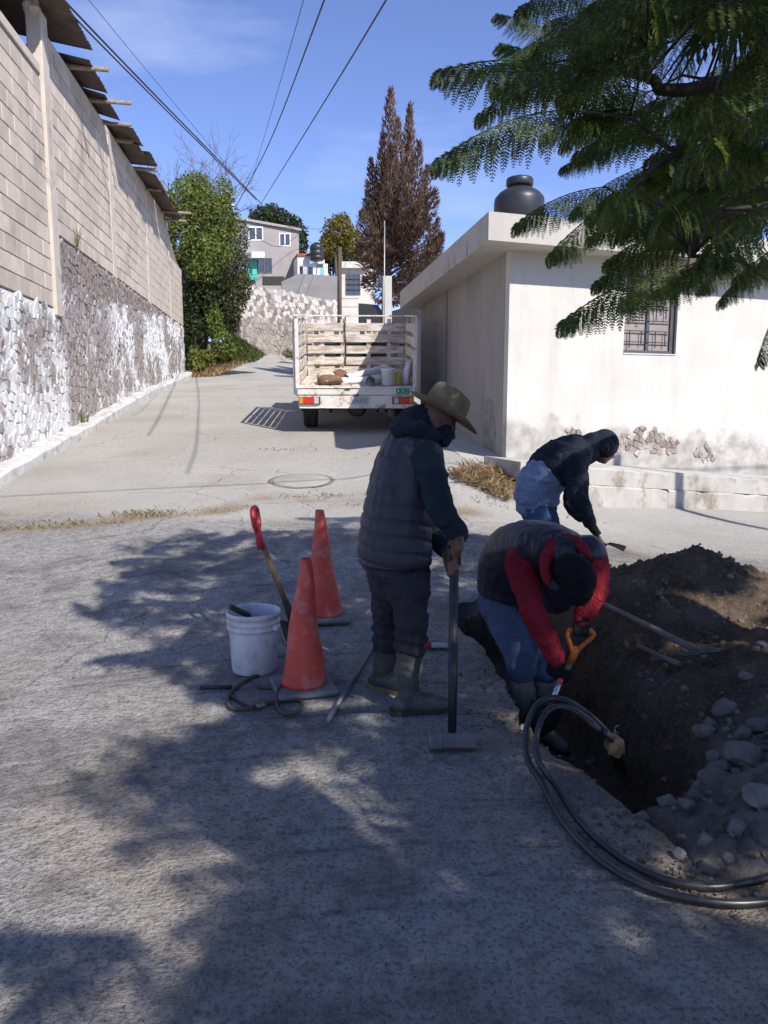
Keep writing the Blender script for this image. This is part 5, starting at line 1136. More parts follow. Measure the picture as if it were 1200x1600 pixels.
def add_simple(c, L_):
    global nst
    k = rg.randrange(4); yaw = rg.uniform(0, 6.28); pit = rg.uniform(-.1, .4); Mx = (Matrix.Rotation(yaw, 3, 'Z') @ Matrix.Rotation(pit, 3, 'Y'))*L_
    v = FSv[k] @ np.array(Mx).T; v = v-v.mean(0)+np.array(c); base_ = nst; sv.append(v); sf.append(FSf[k]+base_); nst += len(v)
HOLES = []  # gaps left in the unseen crown for sun flecks
for k in range(52):
    HOLES.append((rg.uniform(-1.6, 2.2), rg.uniform(1.2, 5.2), rg.uniform(.02, .09)))
for hx, hy, hr in ((312, 1045, .12), (590, 1090, .16), (560, 1130, .14), (520, 1220, .20), (630, 930, .06), (1120, 955, .34), (1050, 980, .20), (1180, 930, .35), (1170, 985, .2), (1000, 915, .12), (840, 1190, .10), (930, 1205, .09), (1080, 1360, .14), (1150, 1390, .10), (470, 1020, .07), (430, 1000, .07), (260, 1270, .08), (330, 1370, .10), (1010, 1440, .08)):
    g = GS(hx, hy); HOLES.append((g.x, g.y, hr))
nfr = 0
while nfr < 7600 and tries < 90000:
    tries += 1; gx, gy = rg.uniform(-3.2, 6.0), rg.uniform(-2.6, 8.2); L_ = rg.uniform(.42, .62); m_ = L_*.22
    if not shade_want(gx, gy): continue
    if not all(shade_want(gx+dx, gy+dy) for dx, dy in ((m_, 0), (-m_, 0), (0, m_*1.2), (0, -m_*1.2))) and rg.random() < .7: continue
    if gy > 5.0 and gx < 1.1 and rg.random() < .72: continue
    if any((gx-a)**2+(gy-b_)**2 < (c+.13)**2 for a, b_, c in HOLES) and rg.random() < .93: continue
    z = rg.uniform(3.1, 6.4); zz = z-gzz(gx, gy); c = (gx+KX*zz, gy+KY*zz, z); q = proj(c)
    if q[2] > .1 and -130 < q[0] < 1330 and -130 < q[1] < 1700:
        if not inpoly(np.array([q[0]]), np.array([q[1]]), FRAMEOK)[0] or not (700 < q[0]-180*L_*3/q[2]): continue
        if q[2] < 2.6 or q[0] < 1040 or rg.random() < .6: continue
    add_simple(c, L_); nfr += 1
me = bpy.data.meshes.new('shade_crown'); me.from_pydata(np.concatenate(sv).tolist(), [], np.concatenate(sf).tolist())
me.vertices.foreach_set('co', (np.concatenate(sv)-np.array(tb0)).ravel()); me.update()
uc = link('shade_crown', me, M_JACS, jac); uc['kind'] = 'stuff'
# trunk, limbs and twigs
M_JB = pm('jacaranda_bark', (.10, .085, .07), (.06, .05, .042), 9, .95, 30, .7, .01)
mb = MB(); fork = Vector((4.3, 1.7, 2.5)); mb.tube(spline([Vector((4.4, 1.9, -.2)), Vector((4.42, 1.85, 1.2)), fork], 8), [.24, .2, .18, .17, .165, .16, .155, .15], 12); mb.build('trunk', M_JB, jac)
def limb(pts, r0, r1, n=14):
    p = spline(pts, n); mb = MB(); mb.tube(p, [r0+(r1-r0)*i/(n-1) for i in range(n)], 8); return mb.build('limb', M_JB, jac)
limb([fork, Vector((3.4, 2.6, 3.2)), P(1130, 130, 3.7), P(1010, 118, 3.6), P(905, 108, 3.4)], .055, .010)
limb([fork, Vector((3.3, 2.9, 2.9)), P(1180, 260, 3.6), P(1060, 240, 3.5), P(985, 300, 3.3)], .045, .009)
limb([fork, Vector((3.4, 2.9, 2.7)), P(1220, 320, 3.6), P(1120, 330, 3.4), P(1080, 400, 3.2)], .04, .009)
limb([fork, Vector((3.5, 2.4, 3.8)), P(1150, 0, 4.0), P(1000, 20, 3.7)], .045, .009)
limb([fork, Vector((3.6, .6, 3.9)), Vector((2.9, -.4, 4.8)), Vector((2.5, -.9, 5.0))], .10, .02); limb([fork, Vector((4.6, .4, 4.0)), Vector((4.4, -1.6, 5.2))], .09, .02); limb([fork, Vector((3.9, 1.6, 4.2)), Vector((3.2, 1.2, 5.6)), Vector((2.4, .6, 6.2))], .10, .02)
tw = MB(); rg = random.Random(3)
nodes = [P(1010, 118, 3.6), P(1130, 130, 3.7), P(1060, 240, 3.5), P(1120, 330, 3.4), P(1150, 0, 4.0), P(1080, 400, 3.2), P(1180, 260, 3.6)]
for e in ends[:110]+[P(a[0], a[1], D) for a, b_, D in HAND]:
    n0 = min(nodes, key=lambda q: (q-e).length); mid = n0.lerp(e, .5)+Vector((0, 0, .06)); tw.tube([n0, mid, e], [.009, .007, .004], 5, cap=False)
tw.build('twigs', M_JB, jac)
# ================================================================ tools and things on the ground
M_CONE = pm('cone_orange', (.60, .070, .042), (.50, .055, .036), 4, .55, 30, .1, .003, (.50, .20, .16), 7, (.50, .68), world=False, spec=.4)
M_CBASE = pm('cone_base', (.14, .14, .14), (.20, .195, .185), 6, .85, 40, .3, .004, world=False)
def cone(px, py, h, label, rot, dent=0., lean=(0, 0)):
    c = G(px, py); root = empty('traffic_cone', c, label, 'traffic cone', 'traffic cones by the bucket'); Mz = rotz(rot)
    MB().box(c+Vector((0, 0, .018)), (.34, .34, .034), Mz, .01).build('base', M_CBASE, root)
    prof = [(.128, .036), (.126, .055), (.121, .07), (.119, .09)]+[(.119-.088*k/14, .09+(h-.09)*k/14) for k in range(1, 15)]+[(.030, h+.004), (.026, h+.004), (.026, h-.05)]
    mb = MB().lathe(prof, c, 36); v = np.array(mb.v); f = (v[:, 2]-c.z)/h; v[:, 0] += lean[0]*f; v[:, 1] += lean[1]*f
    v[:, 0] += .006*np.sin(f*9)*dent; mb.v = v.tolist(); mb.build('cone', M_CONE, root); return root
cone(474, 1076, .74, 'nearer faded orange traffic cone on a dark square base beside the bucket', .3, 1, (.02, .03)); cone(508, 966, .78, 'farther faded orange traffic cone behind the near one', .15, .6, (-.035, .03))
# bucket
bc = G(398, 1046); bk_ = empty('bucket', bc, 'dirty white plastic bucket with wire handle beside the traffic cones', 'bucket')
m, t, b, o = nmat('bucket_plastic'); co = coords(t, False); col = mix(t, ramp(t, noise(t, co, 6, 6, .65), [(.4, 0), (.65, 1)]), (.62, .62, .63), (.40, .39, .38)); col = mix(t, ramp(t, noise(t, co, 22, 5, .7), [(.6, 0), (.7, .6)]), col, (.24, .21, .19))
t.links.new(col, b.inputs['Base Color']); b.inputs['Roughness'].default_value = .5; M_BKT = m
prof = [(.128, 0), (.133, .01), (.147, .25), (.149, .265), (.158, .268), (.158, .278), (.150, .281), (.151, .300), (.160, .303), (.160, .312), (.152, .315), (.153, .338), (.161, .342), (.162, .352), (.161, .368), (.157, .37), (.150, .366), (.147, .28), (.129, .014), (.01, .012)]
MB().lathe(prof, bc, 44).build('pail', M_BKT, bk_)
e1, e2 = bc+Vector((.135, -.08, .285)), bc+Vector((-.135, .085, .285)); hd = [e1]+[e1.lerp(e2, f)+Vector((.24*math.sin(math.pi*f)*.72, -.16*math.sin(math.pi*f), -.12*math.sin(math.pi*f))) for f in (.15, .3, .5, .7, .85)]+[e2]
MB().tube([e1, e1+Vector((.03, -.03, -.03)), e1+Vector((.055, .0, -.09)), e1+Vector((.06, .07, -.14)), bc+Vector((.155, .09, .15)), bc+Vector((.05, .168, .16)), bc+Vector((-.08, .15, .22)), e2], .003, 6).build('wire_handle', pm('wire_steel', (.12, .12, .12), (.2, .2, .2), 20, .5, metal=.6), bk_)
MB().box(e1+Vector((.008, -.006, 0)), (.035, .03, .03), rotz(-.5), .006).build('handle_lug', M_BKT, bk_)
top(MB().tube([bc+Vector((-.135, -.02, .395)), bc+Vector((-.04, .03, .33)), bc+Vector((.08, .05, .05))], [.017, .019, .015], 10), 'brush_handle', pm('dark_handle', (.025, .02, .022), (.05, .03, .03), 12, .6), 'dark tool handle sticking out of the white bucket', 'tool', base=bc+Vector((0, .02, .02)))
# shovel with red grip standing behind the bucket
sb = G(470, 1000); s1 = P(398, 800, 4.75); s2 = P(404, 836, 4.72); s3 = P(449, 948, 4.72); s4 = P(468, 1000, 4.72); s4.z = max(s4.z, tz(s4.x, s4.y)+.02)
shv = empty('red_grip_shovel', s4, 'wooden shovel with red grip leaning behind the bucket', 'shovel')
M_REDP = pm('red_grip', (.42, .03, .035), (.33, .025, .03), 12, .45, 0, 0); M_ASH = pm('ash_handle', (.23, .155, .075), (.15, .10, .05), 9, .7, 30, .3, .003, stretch=(3, 3, 1)); M_IRON = pm('tool_iron', (.045, .042, .04), (.09, .08, .07), 14, .6, 50, .4, .003, metal=.5)
MB().tube([s2, s2.lerp(s3, .5), s3], [.019, .018, .018], 12).build('shaft', M_ASH, shv)
dd = (s1-s2).normalized(); sd = Vector((.10, .99, 0)).normalized(); gp = [s2-dd*.04, s2+dd*.02, s2+dd*.06+sd*.045, s2+dd*.13+sd*.055, s2+dd*.165+sd*.04, s2+dd*.172, s2+dd*.165-sd*.04, s2+dd*.13-sd*.055, s2+dd*.06-sd*.045, s2+dd*.02]
MB().tube(spline(gp, 36), .0165, 10).tube([s2-dd*.09, s2+dd*.03], [.022, .024], 12).build('grip', M_REDP, shv)
MB().tube([s3-(s3-s2).normalized()*.04, s3.lerp(s4, .6)], [.024, .026], 12).build('socket', M_IRON, shv)
ax_ = (s4-s3).normalized(); lat = Vector((.9, -.35, 0)).normalized(); vs = []
for i in range(8):
    f = i/7; w = .115*(1-.75*max(0, f-.55)/.45)
    for j in range(5): q = (j/4-.5)*2; vs.append(s3.lerp(s4, .55)+ax_*(.26*f-.02)+lat*w*q+lat.cross(ax_)*(.022*q*q-.02*f))
MB().add(vs, [(i*5+j, i*5+5+j, i*5+6+j, i*5+1+j) for i in range(7) for j in range(4)], True).build('blade', M_IRON, shv)
# loose cable on the ground in front of the cone
M_CABLE = pm('old_cable', (.10, .085, .06), (.065, .055, .042), 14, .8, 60, .4, .002)
cb2 = [(421, 1049), (405, 1057), (384, 1067), (363, 1083), (356, 1098), (362, 1110), (382, 1111), (402, 1106), (428, 1100), (452, 1097), (470, 1098), (472, 1106), (462, 1117), (444, 1118), (433, 1106), (434, 1090), (443, 1079), (458, 1075), (473, 1078), (477, 1085), (466, 1089), (448, 1084), (424, 1078), (402, 1077)]
pts = [G(*q, lift=.013+(.02 if 14 < i < 20 else 0)) for i, q in enumerate(cb2)]; top(MB().tube(spline(pts, 120), .011, 8), 'cable', M_CABLE, 'loose brown cable looped on the ground in front of the near cone', 'cable')
a, b_ = G(312, 1078, .012), G(362, 1076, .012); top(MB().tube([a, b_], .011, 8), 'iron_rod', M_IRON, 'short black rod lying on the street left of the cable', 'rod')
a, b_ = G(358, 1090, .01), G(396, 1112, .01); top(MB().tube([a, b_], .007, 8), 'thin_rod', M_IRON, 'thin metal rod lying under the loops of cable', 'rod')
c = G(408, 1108, .02); top(MB().box(c, (.05, .025, .02), rotz(.5), .006), 'cable_clamp', pm('brass_dull', (.32, .26, .15), (.25, .2, .12), 20, .5, metal=.6), 'small brass clamp on the loose cable', 'clamp')
# long steel bar
a, b_ = G(513, 1130, .016), G(588, 1004, .016); br = empty('steel_bar', a, 'long grey digging bar lying on the street behind the standing worker', 'bar'); e = a.lerp(b_, .13)
MB().tube([e, a.lerp(b_, .6), b_], .016, 8).build('shaft', pm('bar_steel', (.16, .165, .18), (.11, .11, .12), 14, .5, metal=.6), br); MB().tube([a, a.lerp(e, .3), e], [.010, .015, .0165], 8).build('worn_tip', pm('bar_tip', (.42, .41, .40), (.32, .31, .30), 14, .5, metal=.5), br)
# sledgehammer under the standing worker's hand
hc = G(706, 1172, .048); SL_TOP = P(710, 856, 3.72); sg = empty('sledgehammer', hc-Vector((0, 0, .048)), 'sledgehammer stood upright on its steel head, held by the hatted worker', 'sledgehammer')
lat = Vector((1, .05, 0)).normalized(); M_SLH = pm('sledge_steel', (.13, .125, .13), (.20, .19, .19), 16, .55, 40, .4, .002, metal=.5)
mb = MB(); q = [hc+lat*x for x in (-.112, -.104, -.05, -.045, .045, .05, .104, .112)]; mb.tube(q, [.040, .047, .047, .043, .043, .047, .047, .040], 8, smooth=False, hint=Vector((0, .38, .92))); mb.build('head', M_SLH, sg)
MB().tube([hc+Vector((0, 0, .01)), hc.lerp(SL_TOP, .3), hc.lerp(SL_TOP, .9), SL_TOP], [.020, .022, .0225, .0235], 12).build('handle', pm('black_handle', (.012, .012, .015), (.02, .02, .024), 9, .45, 0, 0), sg)
# glove on the ground
gc = G(677, 1013, .012); gl = empty('work_glove', gc-Vector((0, 0, .012)), 'red and white work glove lying on the street behind the worker', 'glove')
MB().ell(gc+Vector((-.045, 0, .012)), (.04, .05, .02), None, 12, 8).build('cuff', pm('glove_red', (.42, .05, .05), (.3, .04, .04), 12, .9), gl); mb = MB().ell(gc+Vector((.02, 0, .01)), (.055, .045, .016), None, 12, 8)
for k in range(4): mb.tube([gc+Vector((.05, -.03+.02*k, .01)), gc+Vector((.115-.008*abs(k-1.5), -.035+.022*k, .008))], .009, 6)
mb.build('palm', pm('glove_white', (.50, .49, .47), (.36, .35, .33), 12, .9), gl)
# black hose: two runs, arching out of the pit and lying on the slab
M_HOSE = pm('hose_black', (.014, .014, .016), (.035, .034, .034), 10, .38, 30, .15, .002, (.12, .115, .11), 7, (.6, .75), spec=.5)
def hose(pts, r, label): top(MB().tube(spline(pts, 110), r, 10), 'black_hose', M_HOSE, label, 'hose', 'black hoses')
hose([GS(975, 1190)-Vector((0, 0, .08)), P(958, 1160, 3.12), P(925, 1122, 3.25), P(890, 1098, 3.3), P(860, 1091, 3.3), P(836, 1106, 3.25), P(822, 1142, 3.2), P(824, 1185, 3.12), G(846, 1240, .05), G(880, 1292, .02), G(935, 1350, .02), G(1005, 1392, .02), G(1090, 1415, .02), G(1170, 1420, .02), G(1260, 1405, .02), G(1380, 1370, .02)], .0150, 'outer black hose arching out of the trench onto the slab')
hose([GS(965, 1180)-Vector((0, 0, .08)), P(942, 1150, 3.15), P(905, 1115, 3.2), P(875, 1104, 3.22), P(852, 1115, 3.18), P(839, 1150, 3.12), P(842, 1190, 3.05), G(868, 1240, .035), G(905, 1290, .02), G(960, 1342, .02), G(1030, 1380, .02), G(1100, 1394, .02), G(1160, 1388, .02), G(1220, 1372, .02), G(1330, 1330, .05)], .0140, 'inner black hose arching out of the trench beside the outer one')
a, b_ = P(866, 1088, 3.36), P(876, 1062, 3.45); hf = empty('hose_fitting', a, 'bright metal and red fitting sticking up above the black hoses', 'fitting')
MB().tube([a, a.lerp(b_, .75)], [.012, .012], 10).build('pipe', pm('bright_steel', (.6, .6, .62), (.5, .5, .52), 10, .3, metal=.8), hf); MB().tube([a.lerp(b_, .7), b_], [.014, .012], 10).build('cap', M_REDP, hf)
# clod with roots at the hose end
def rock_mesh(seed, r, sub=2, rough=.7, sq=(1, 1, .75)):
    bm = bmesh.new(); bmesh.ops.create_icosphere(bm, subdivisions=sub, radius=1); v = np.array([q.co for q in bm.verts]); rg = np.random.default_rng(seed)
    for k in range(9):
        d = rg.normal(size=3); d /= np.linalg.norm(d); h = rg.uniform(.55, .85); s = v @ d; v = v-np.outer(np.clip(s-h, 0, None)*.85, d)
    v *= (1+rough*.4*fbm(v[:, 0]*1.5+seed, v[:, 1]*1.5, v[:, 2]*1.5, 3, seed))[:, None]; v = v*np.array(sq)*r
    for q, c in zip(bm.verts, v): q.co = c
    me = bpy.data.meshes.new('rock'); bm.to_mesh(me); bm.free(); return me
g = P(962, 1166, 3.12); rc = link('root_clod', rock_mesh(3, .052, 3, 1.3, (.9, .8, 1.15)), pm('clod_ochre', (.20, .125, .065), (.10, .065, .038), 20, .95, 90, .8, .006)); rc.location = g; tag(rc, 'ochre clod of earth with roots at the end of the hoses', 'clod')
mb = MB(); rg = random.Random(8)
for k in range(5): d = Vector((rg.gauss(0, .6), rg.gauss(0, .6), rg.gauss(.3, .6))).normalized(); mb.tube([d*.04, d*.07+Vector((0, 0, .01)), d*rg.uniform(.07, .10)+Vector((rg.gauss(0, .02), 0, -.01))], .0011, 4)
mb.build('root', pm('root_pale', (.45, .38, .28)), rc, world=False)
# rocks and rubble
M_ROCK = pm('rubble_rock', (.21, .195, .175), (.13, .118, .105), 7, .95, 40, .9, .010, (.24, .22, .19), 5, (.58, .72), world=False, rnd=.35)
spots = [(1160, 1190, .085, 'large pale boulder on the rubble at the right edge', 1), (1192, 1250, .075, 'rounded grey boulder low at the right edge of the rubble', 2), (1040, 1224, .024, 'small pale stone alone in the dark pit', 3), (1108, 1362, .042, 'round whitish stone at the broken slab edge', 4), (1130, 1112, .07, 'blue-grey stone at the upper right of the rubble', 5), (1098, 1150, .05, 'brownish stone left of the large boulder', 6), (1185, 1140, .06, 'grey stone above the large boulder at the right edge', 7), (1150, 1300, .04, 'flat grey stone below the boulders', 8), (1060, 1340, .03, 'angular stone by the slab edge left of the round one', 9), (1135, 1345, .028, 'small stone right of the round whitish stone', 10), (1045, 1185, .03, 'small dark stone beside the pit', 11), (985, 1290, .022, 'little stone on the slab edge above the hoses', 12), (820, 1140, .03, 'stone at the trench edge left of the hoses', 13), (920, 1195, .03, 'lit stone at the lip of the pit', 14), (895, 1188, .022, 'small lit stone beside the lip of the pit', 15), (1005, 1463, .012, 'tiny pebble alone on the slab below the hoses', 16), (1010, 1130, .035, 'clod on the trench side under the fallen tool', 17), (1070, 1080, .035, 'clod below the pick head', 18), (1165, 1060, .04, 'clod on the spoil heap above the rubble', 19), (1190, 1010, .04, 'clod on the lit flank of the spoil heap', 20), (1030, 930, .03, 'dark clod high on the left of the spoil heap', 21), (1140, 905, .03, 'clod on the crest of the spoil heap', 22)]
for px, py, r, lab, sd in spots:
    c = GS(px, py); o = link('rock', rock_mesh(sd*7, r, 2 if r < .04 else 3), M_ROCK); o.location = c+Vector((0, 0, r*.25)); o.rotation_euler = (0, 0, sd); tag(o, lab, 'rock', 'rocks on the dug soil')
# pebbles and crumbs
bv = []; bf = []; nb_ = 0; proto = []
for k in range(4):
    me = rock_mesh(50+k, 1, 1, .5); proto.append((np.array([v.co for v in me.vertices]), np.array([p.vertices for p in me.polygons]))); bpy.data.meshes.remove(me)
rg = np.random.default_rng(5); k = 0
def crumbs(n, gen, rlo, rhi):
    global nb_
    k = 0; it = 0
    while k < n and it < n*20:
        it += 1; c = gen()
        if c is None: continue
        k += 1; pv, pf = proto[rg.integers(4)]; r = rlo+(rhi-rlo)*rg.random()**3; a = rg.uniform(0, 6.28); Mx = np.array(rotz(a)); bv.append((pv*r) @ Mx.T+np.array(c)); bf.append(pf+nb_); nb_ += len(pv)
def g1():
    x, y = rg.uniform(.9, 4.2), rg.uniform(2.1, 6.2); i, j = int((x-sx[0])/.0165), int((y-sy[0])/.0165)
    if not inn[i, j]: return None
    w = 1 if (y < 3.7 and x > 1.2) or y > 4.6 else .35
    return (x, y, SOILZ[i, j]+.003) if rg.random() < w else None
def g2():
    i = rg.integers(6, len(EDGEW)-1); x, y = EDGEW[i]; x += rg.normal()*.16-.05; y += rg.normal()*.13
    return None if inpoly(np.array([x]), np.array([y]), TRENCH)[0] else (x, y, tz(x, y)+.004)
def g3():
    x, y = rg.uniform(-2.5, 2.5), rg.uniform(1.6, 8); return None if inpoly(np.array([x]), np.array([y]), TRENCH)[0] else (x, y, tz(x, y)+.002)
def g4():
    x, y = rg.uniform(1.0, 3.0), rg.uniform(2.25, 3.6); i, j = int((x-sx[0])/.0165), int((y-sy[0])/.0165)
    return (x, y, SOILZ[i, j]+.004) if inn[i, j] else None
crumbs(2600, g1, .006, .026); crumbs(260, g4, .014, .055); crumbs(700, g2, .003, .014); crumbs(1600, g3, .002, .007)
me = bpy.data.meshes.new('gravel'); me.from_pydata(np.concatenate(bv).tolist(), [], np.concatenate(bf).tolist()); gv = link('gravel', me, pm('gravel_grey', (.20, .175, .15), (.12, .10, .085), 8, .95, 60, .5, .004, isl=.4)); tag(gv, 'loose gravel and crumbs of soil round the trench', 'gravel', kind='stuff')
# pick left on the heap
def lift(p, h): return Vector((p.x, p.y, p.z+h))
a, b_ = lift(GS(942, 960), .07), lift(GS(1100, 1040), .06); pk_ = empty('pick', a, 'pick with grey handle lying on the slope of the spoil heap', 'pick')
MB().tube([a, a.lerp(b_, .5), b_], [.016, .019, .021], 10).build('handle', pm('grey_handle', (.20, .185, .17), (.13, .12, .11), 9, .75, 40, .3, .003), pk_)
d = (b_-a).normalized(); sv_ = d.cross(Vector((0, 0, 1))).normalized(); hd = [b_-sv_*-.17-d*.05, b_+sv_*.09+Vector((0, 0, .012)), b_+Vector((0, 0, .02)), b_-sv_*.09+Vector((0, 0, .012)), b_-sv_*.17-d*.04]; MB().tube(spline(hd, 14), [.006+.014*math.sin(math.pi*i/13) for i in range(14)], 8).build('head', M_IRON, pk_)
a, b_ = lift(GS(995, 1018), .035), lift(GS(1062, 1048), .03); top(MB().tube([a, b_], [.014, .016], 8), 'wooden_stick', MATS['grey_handle'], 'short stick half buried in the soil below the pick', 'stick')
# weeds and dry scraps along the joint where the street meets the crossing
rg = random.Random(41); mb = MB()
for (px, py, n, sp, h) in ((18, 826, 60, .25, .05), (62, 823, 30, .2, .04), (128, 818, 60, .28, .05), (222, 806, 90, .22, .07), (245, 802, 40, .2, .05), (345, 797, 40, .3, .04), (500, 776, 70, .35, .05), (440, 703, 50, .3, .04), (1140, 742, 50, .15, .08), (800, 790, 60, .5, .05), (560, 790, 30, .4, .03)):
    c = G(px, py)
    for k in range(n):
        x, y = c.x+rg.gauss(0, sp), c.y+rg.gauss(0, sp*.22); z = tz(x, y) if py > 760 or px < 900 else c.z; a = rg.uniform(0, 6.28); hh = h*rg.uniform(.4, 1.2); d = Vector((math.cos(a), math.sin(a), 0)); s = Vector((-d.y, d.x, 0))*.006; b0 = Vector((x, y, z))
        mb.add([b0-s, b0+s, b0+d*hh*.5+Vector((0, 0, hh*.6))+s*.6, b0+d*hh+Vector((0, 0, hh*.8))], [(0, 1, 2, 3)])
o = mb.build('street_weeds', leafmat('weed_straw', (.14, .13, .05), (.20, .17, .08), (.28, .22, .12), .2)); tag(o, 'sparse dry weeds along the joint across the street', 'weeds', kind='stuff')
# ================================================================ people
def smooth_v(v, ed, it, lam=.5):
    n = len(v); i0 = np.concatenate([ed[:, 0], ed[:, 1]]); i1 = np.concatenate([ed[:, 1], ed[:, 0]]); deg = np.maximum(np.bincount(i0, minlength=n), 1)[:, None]
    for k in range(it):
        a = np.stack([np.bincount(i0, v[i1, c], n) for c in range(3)], -1); v = v+lam*(a/deg-v)
    return v
def organic(mb, name, mat, parent, vox=.011, sm=4, disp=None):
    """fuse overlapping volumes into one continuous skin, smooth it, add folds along the normals"""
    off = origin(parent); me = bpy.data.meshes.new('tmp'); me.from_pydata((np.array(mb.v)-np.array(off)).tolist(), [], mb.f); ob = bpy.data.objects.new('tmp', me); C.objects.link(ob)
    bm = bmesh.new(); bm.from_mesh(me); bmesh.ops.recalc_face_normals(bm, faces=bm.faces); bm.to_mesh(me); bm.free()
    md = ob.modifiers.new('r', 'REMESH'); md.mode = 'VOXEL'; md.voxel_size = vox; md.adaptivity = 0
    dg = bpy.context.evaluated_depsgraph_get(); r = bpy.data.meshes.new_from_object(ob.evaluated_get(dg)); bpy.data.objects.remove(ob); bpy.data.meshes.remove(me)
    n = len(r.vertices); v = np.empty(n*3); r.vertices.foreach_get('co', v); v = v.reshape(-1, 3); ed = np.empty(len(r.edges)*2, int); r.edges.foreach_get('vertices', ed); ed = ed.reshape(-1, 2)
    v = smooth_v(v, ed, sm); r.vertices.foreach_set('co', v.ravel()); r.update()
    if disp is not None:
        nn = np.empty(n*3); r.vertex_normals.foreach_get('vector', nn); nn = nn.reshape(-1, 3); w = v+np.array(off)
        v = v+nn*disp(w)[:, None]; v = smooth_v(v, ed, 1, .3); r.vertices.foreach_set('co', v.ravel()); r.update()
    r.polygons.foreach_set('use_smooth', [True]*len(r.polygons)); r.name = name
    return link(name, r, mat, parent)
def tubep(mb, pts, rs, n=14, hint=Vector((0, 0, 1)), m=None):
    """rounded tapering limb; each radius a number or (a, b) with a along hint"""
    k = m or max(8, 5*len(pts)); rr = [(q if hasattr(q, '__len__') else (q, q)) for q in rs]
    al = spline([list(p)+list(r) for p, r in zip(pts, rr)], k)
    mb.tube([a[:3] for a in al], [(max(.004, a[3]), max(.004, a[4])) for a in al], n, hint=hint)
    for e, r in ((pts[0], rr[0]), (pts[-1], rr[-1])): mb.ell(e, (min(r)*.98,)*3, None, 10, 7)
    return mb
def folds(w, amp, f, seed, axis=None):
    """soft cloth folds: ridged noise stretched along one direction"""
    q = w*np.array(f); wq = .35*fbm(w[:, 0]*9, w[:, 1]*9, w[:, 2]*9, 2, seed+9)[:, None]; q = q+wq*2; a = vn(q[:, 0], q[:, 1], q[:, 2], seed); q2 = q*2.3; a2 = vn(q2[:, 0], q2[:, 1], q2[:, 2], seed+5); b_ = fbm(w[:, 0]*38, w[:, 1]*38, w[:, 2]*38, 2, seed+3)
    return 1.5*amp*((1-np.abs(a)*2)*.7+(1-np.abs(a2)*2)*.4+b_*.35)
def grip(mb, c, ax, toward, R_=.024, r=.0095, spread=.021, n=4):
    """a hand closed round a bar: four fingers of different lengths wrapped round it, thumb crossing over"""
    ax = ax.normalized(); w = (toward-ax*toward.dot(ax)).normalized(); s = ax.cross(w)
    lens = (3.9, 4.3, 4.2, 3.6)
    for k in range(4):
        o_ = c+ax*((1.5-k)*spread); pts = []
        for i in range(9): a = -.5+lens[k]*i/8; pts.append(o_+w*(math.cos(a)*(R_+r*.85))+s*(math.sin(a)*(R_+r*.85)))
        mb.tube(pts, [r*1.08, r*1.05, r*1.1, r, r*.98, r*1.02, r*.93, r*.88, r*.7], 8); mb.ell(pts[-1], (r*.75,)*3, None, 8, 6)
    pts = [c+ax*.035+w*(R_+.02)-s*.005]+[c+ax*(.05-.012*i)+w*(math.cos(a)*(R_+r))+s*(math.sin(a)*(R_+r)) for i, a in enumerate((-.6, -1.1, -1.7, -2.1))]
    mb.tube(pts, [.013, .0125, .0115, .011, .008], 8)
    M3 = Matrix((ax, w, s)).transposed(); mb.ell(c+w*(R_+.016)-s*.004, (.046, .022, .030), M3, 12, 9); mb.ell(c+w*(R_+.045), (.036, .03, .024), M3, 12, 9)
    return c+w*(R_+.06)
def head(mb, c, f, up, s=1.):
    """skull, jaw, nose, brow and ears; f: the way the face points"""
    f = f.normalized(); up = (up-f*up.dot(f)).normalized(); r_ = f.cross(up); M3 = Matrix((r_, f, up)).transposed()
    def q(x, y, z): return c+(r_*x+f*y+up*z)*s
    mb.ell(q(0, -.012, .025), (.076*s, .095*s, .095*s), M3, 18, 12); mb.ell(q(0, .022, -.045), (.058*s, .068*s, .075*s), M3, 16, 11); mb.ell(q(0, .062, -.088), (.028*s, .026*s, .024*s), M3, 10, 8)
    mb.tube([q(0, .088, .012), q(0, .106, -.022), q(0, .094, -.036)], [.009*s, .015*s, .011*s], 8); mb.ell(q(0, .078, .022), (.052*s, .016*s, .011*s), M3, 10, 7)
    for e in (-1, 1):
        mb.ell(q(e*.030, .083, .004), (.012*s, .008*s, .008*s), M3, 8, 6); mb.ell(q(e*.077, -.012, -.01), (.009*s, .02*s, .031*s), M3, 10, 8)
    mb.ell(q(0, .090, -.060), (.024*s, .010*s, .007*s), M3, 10, 6)
    return M3
M_SKIN = pm('skin_brown', (.15, .078, .05), (.12, .06, .038), 20, .6, 120, .2, .002, world=False, spec=.35)
M_SKIND = pm('skin_dark_tan', (.14, .075, .05), (.11, .058, .038), 20, .6, 120, .2, .002, world=False, spec=.35)
def cloth(name, c1, c2, rough=.92, bs=140, c3=None):
    if name in MATS: return MATS[name]
    m = pm(name, c1, c2, 8, rough, 0, 0, .003, c3, 6, (.55, .75), world=False, spec=.2); t = m.node_tree; b = t.nodes['Principled BSDF']; co = coords(t, False)
    crease = ramp(t, noise(t, co, 11, 3, .5, 1.6), [(.30, 0), (.5, 1), (.70, .2)])
    bump(t, b, noise(t, co, bs, 3, .6), .35, .003, bump(t, b, crease, .55, .02)); return m
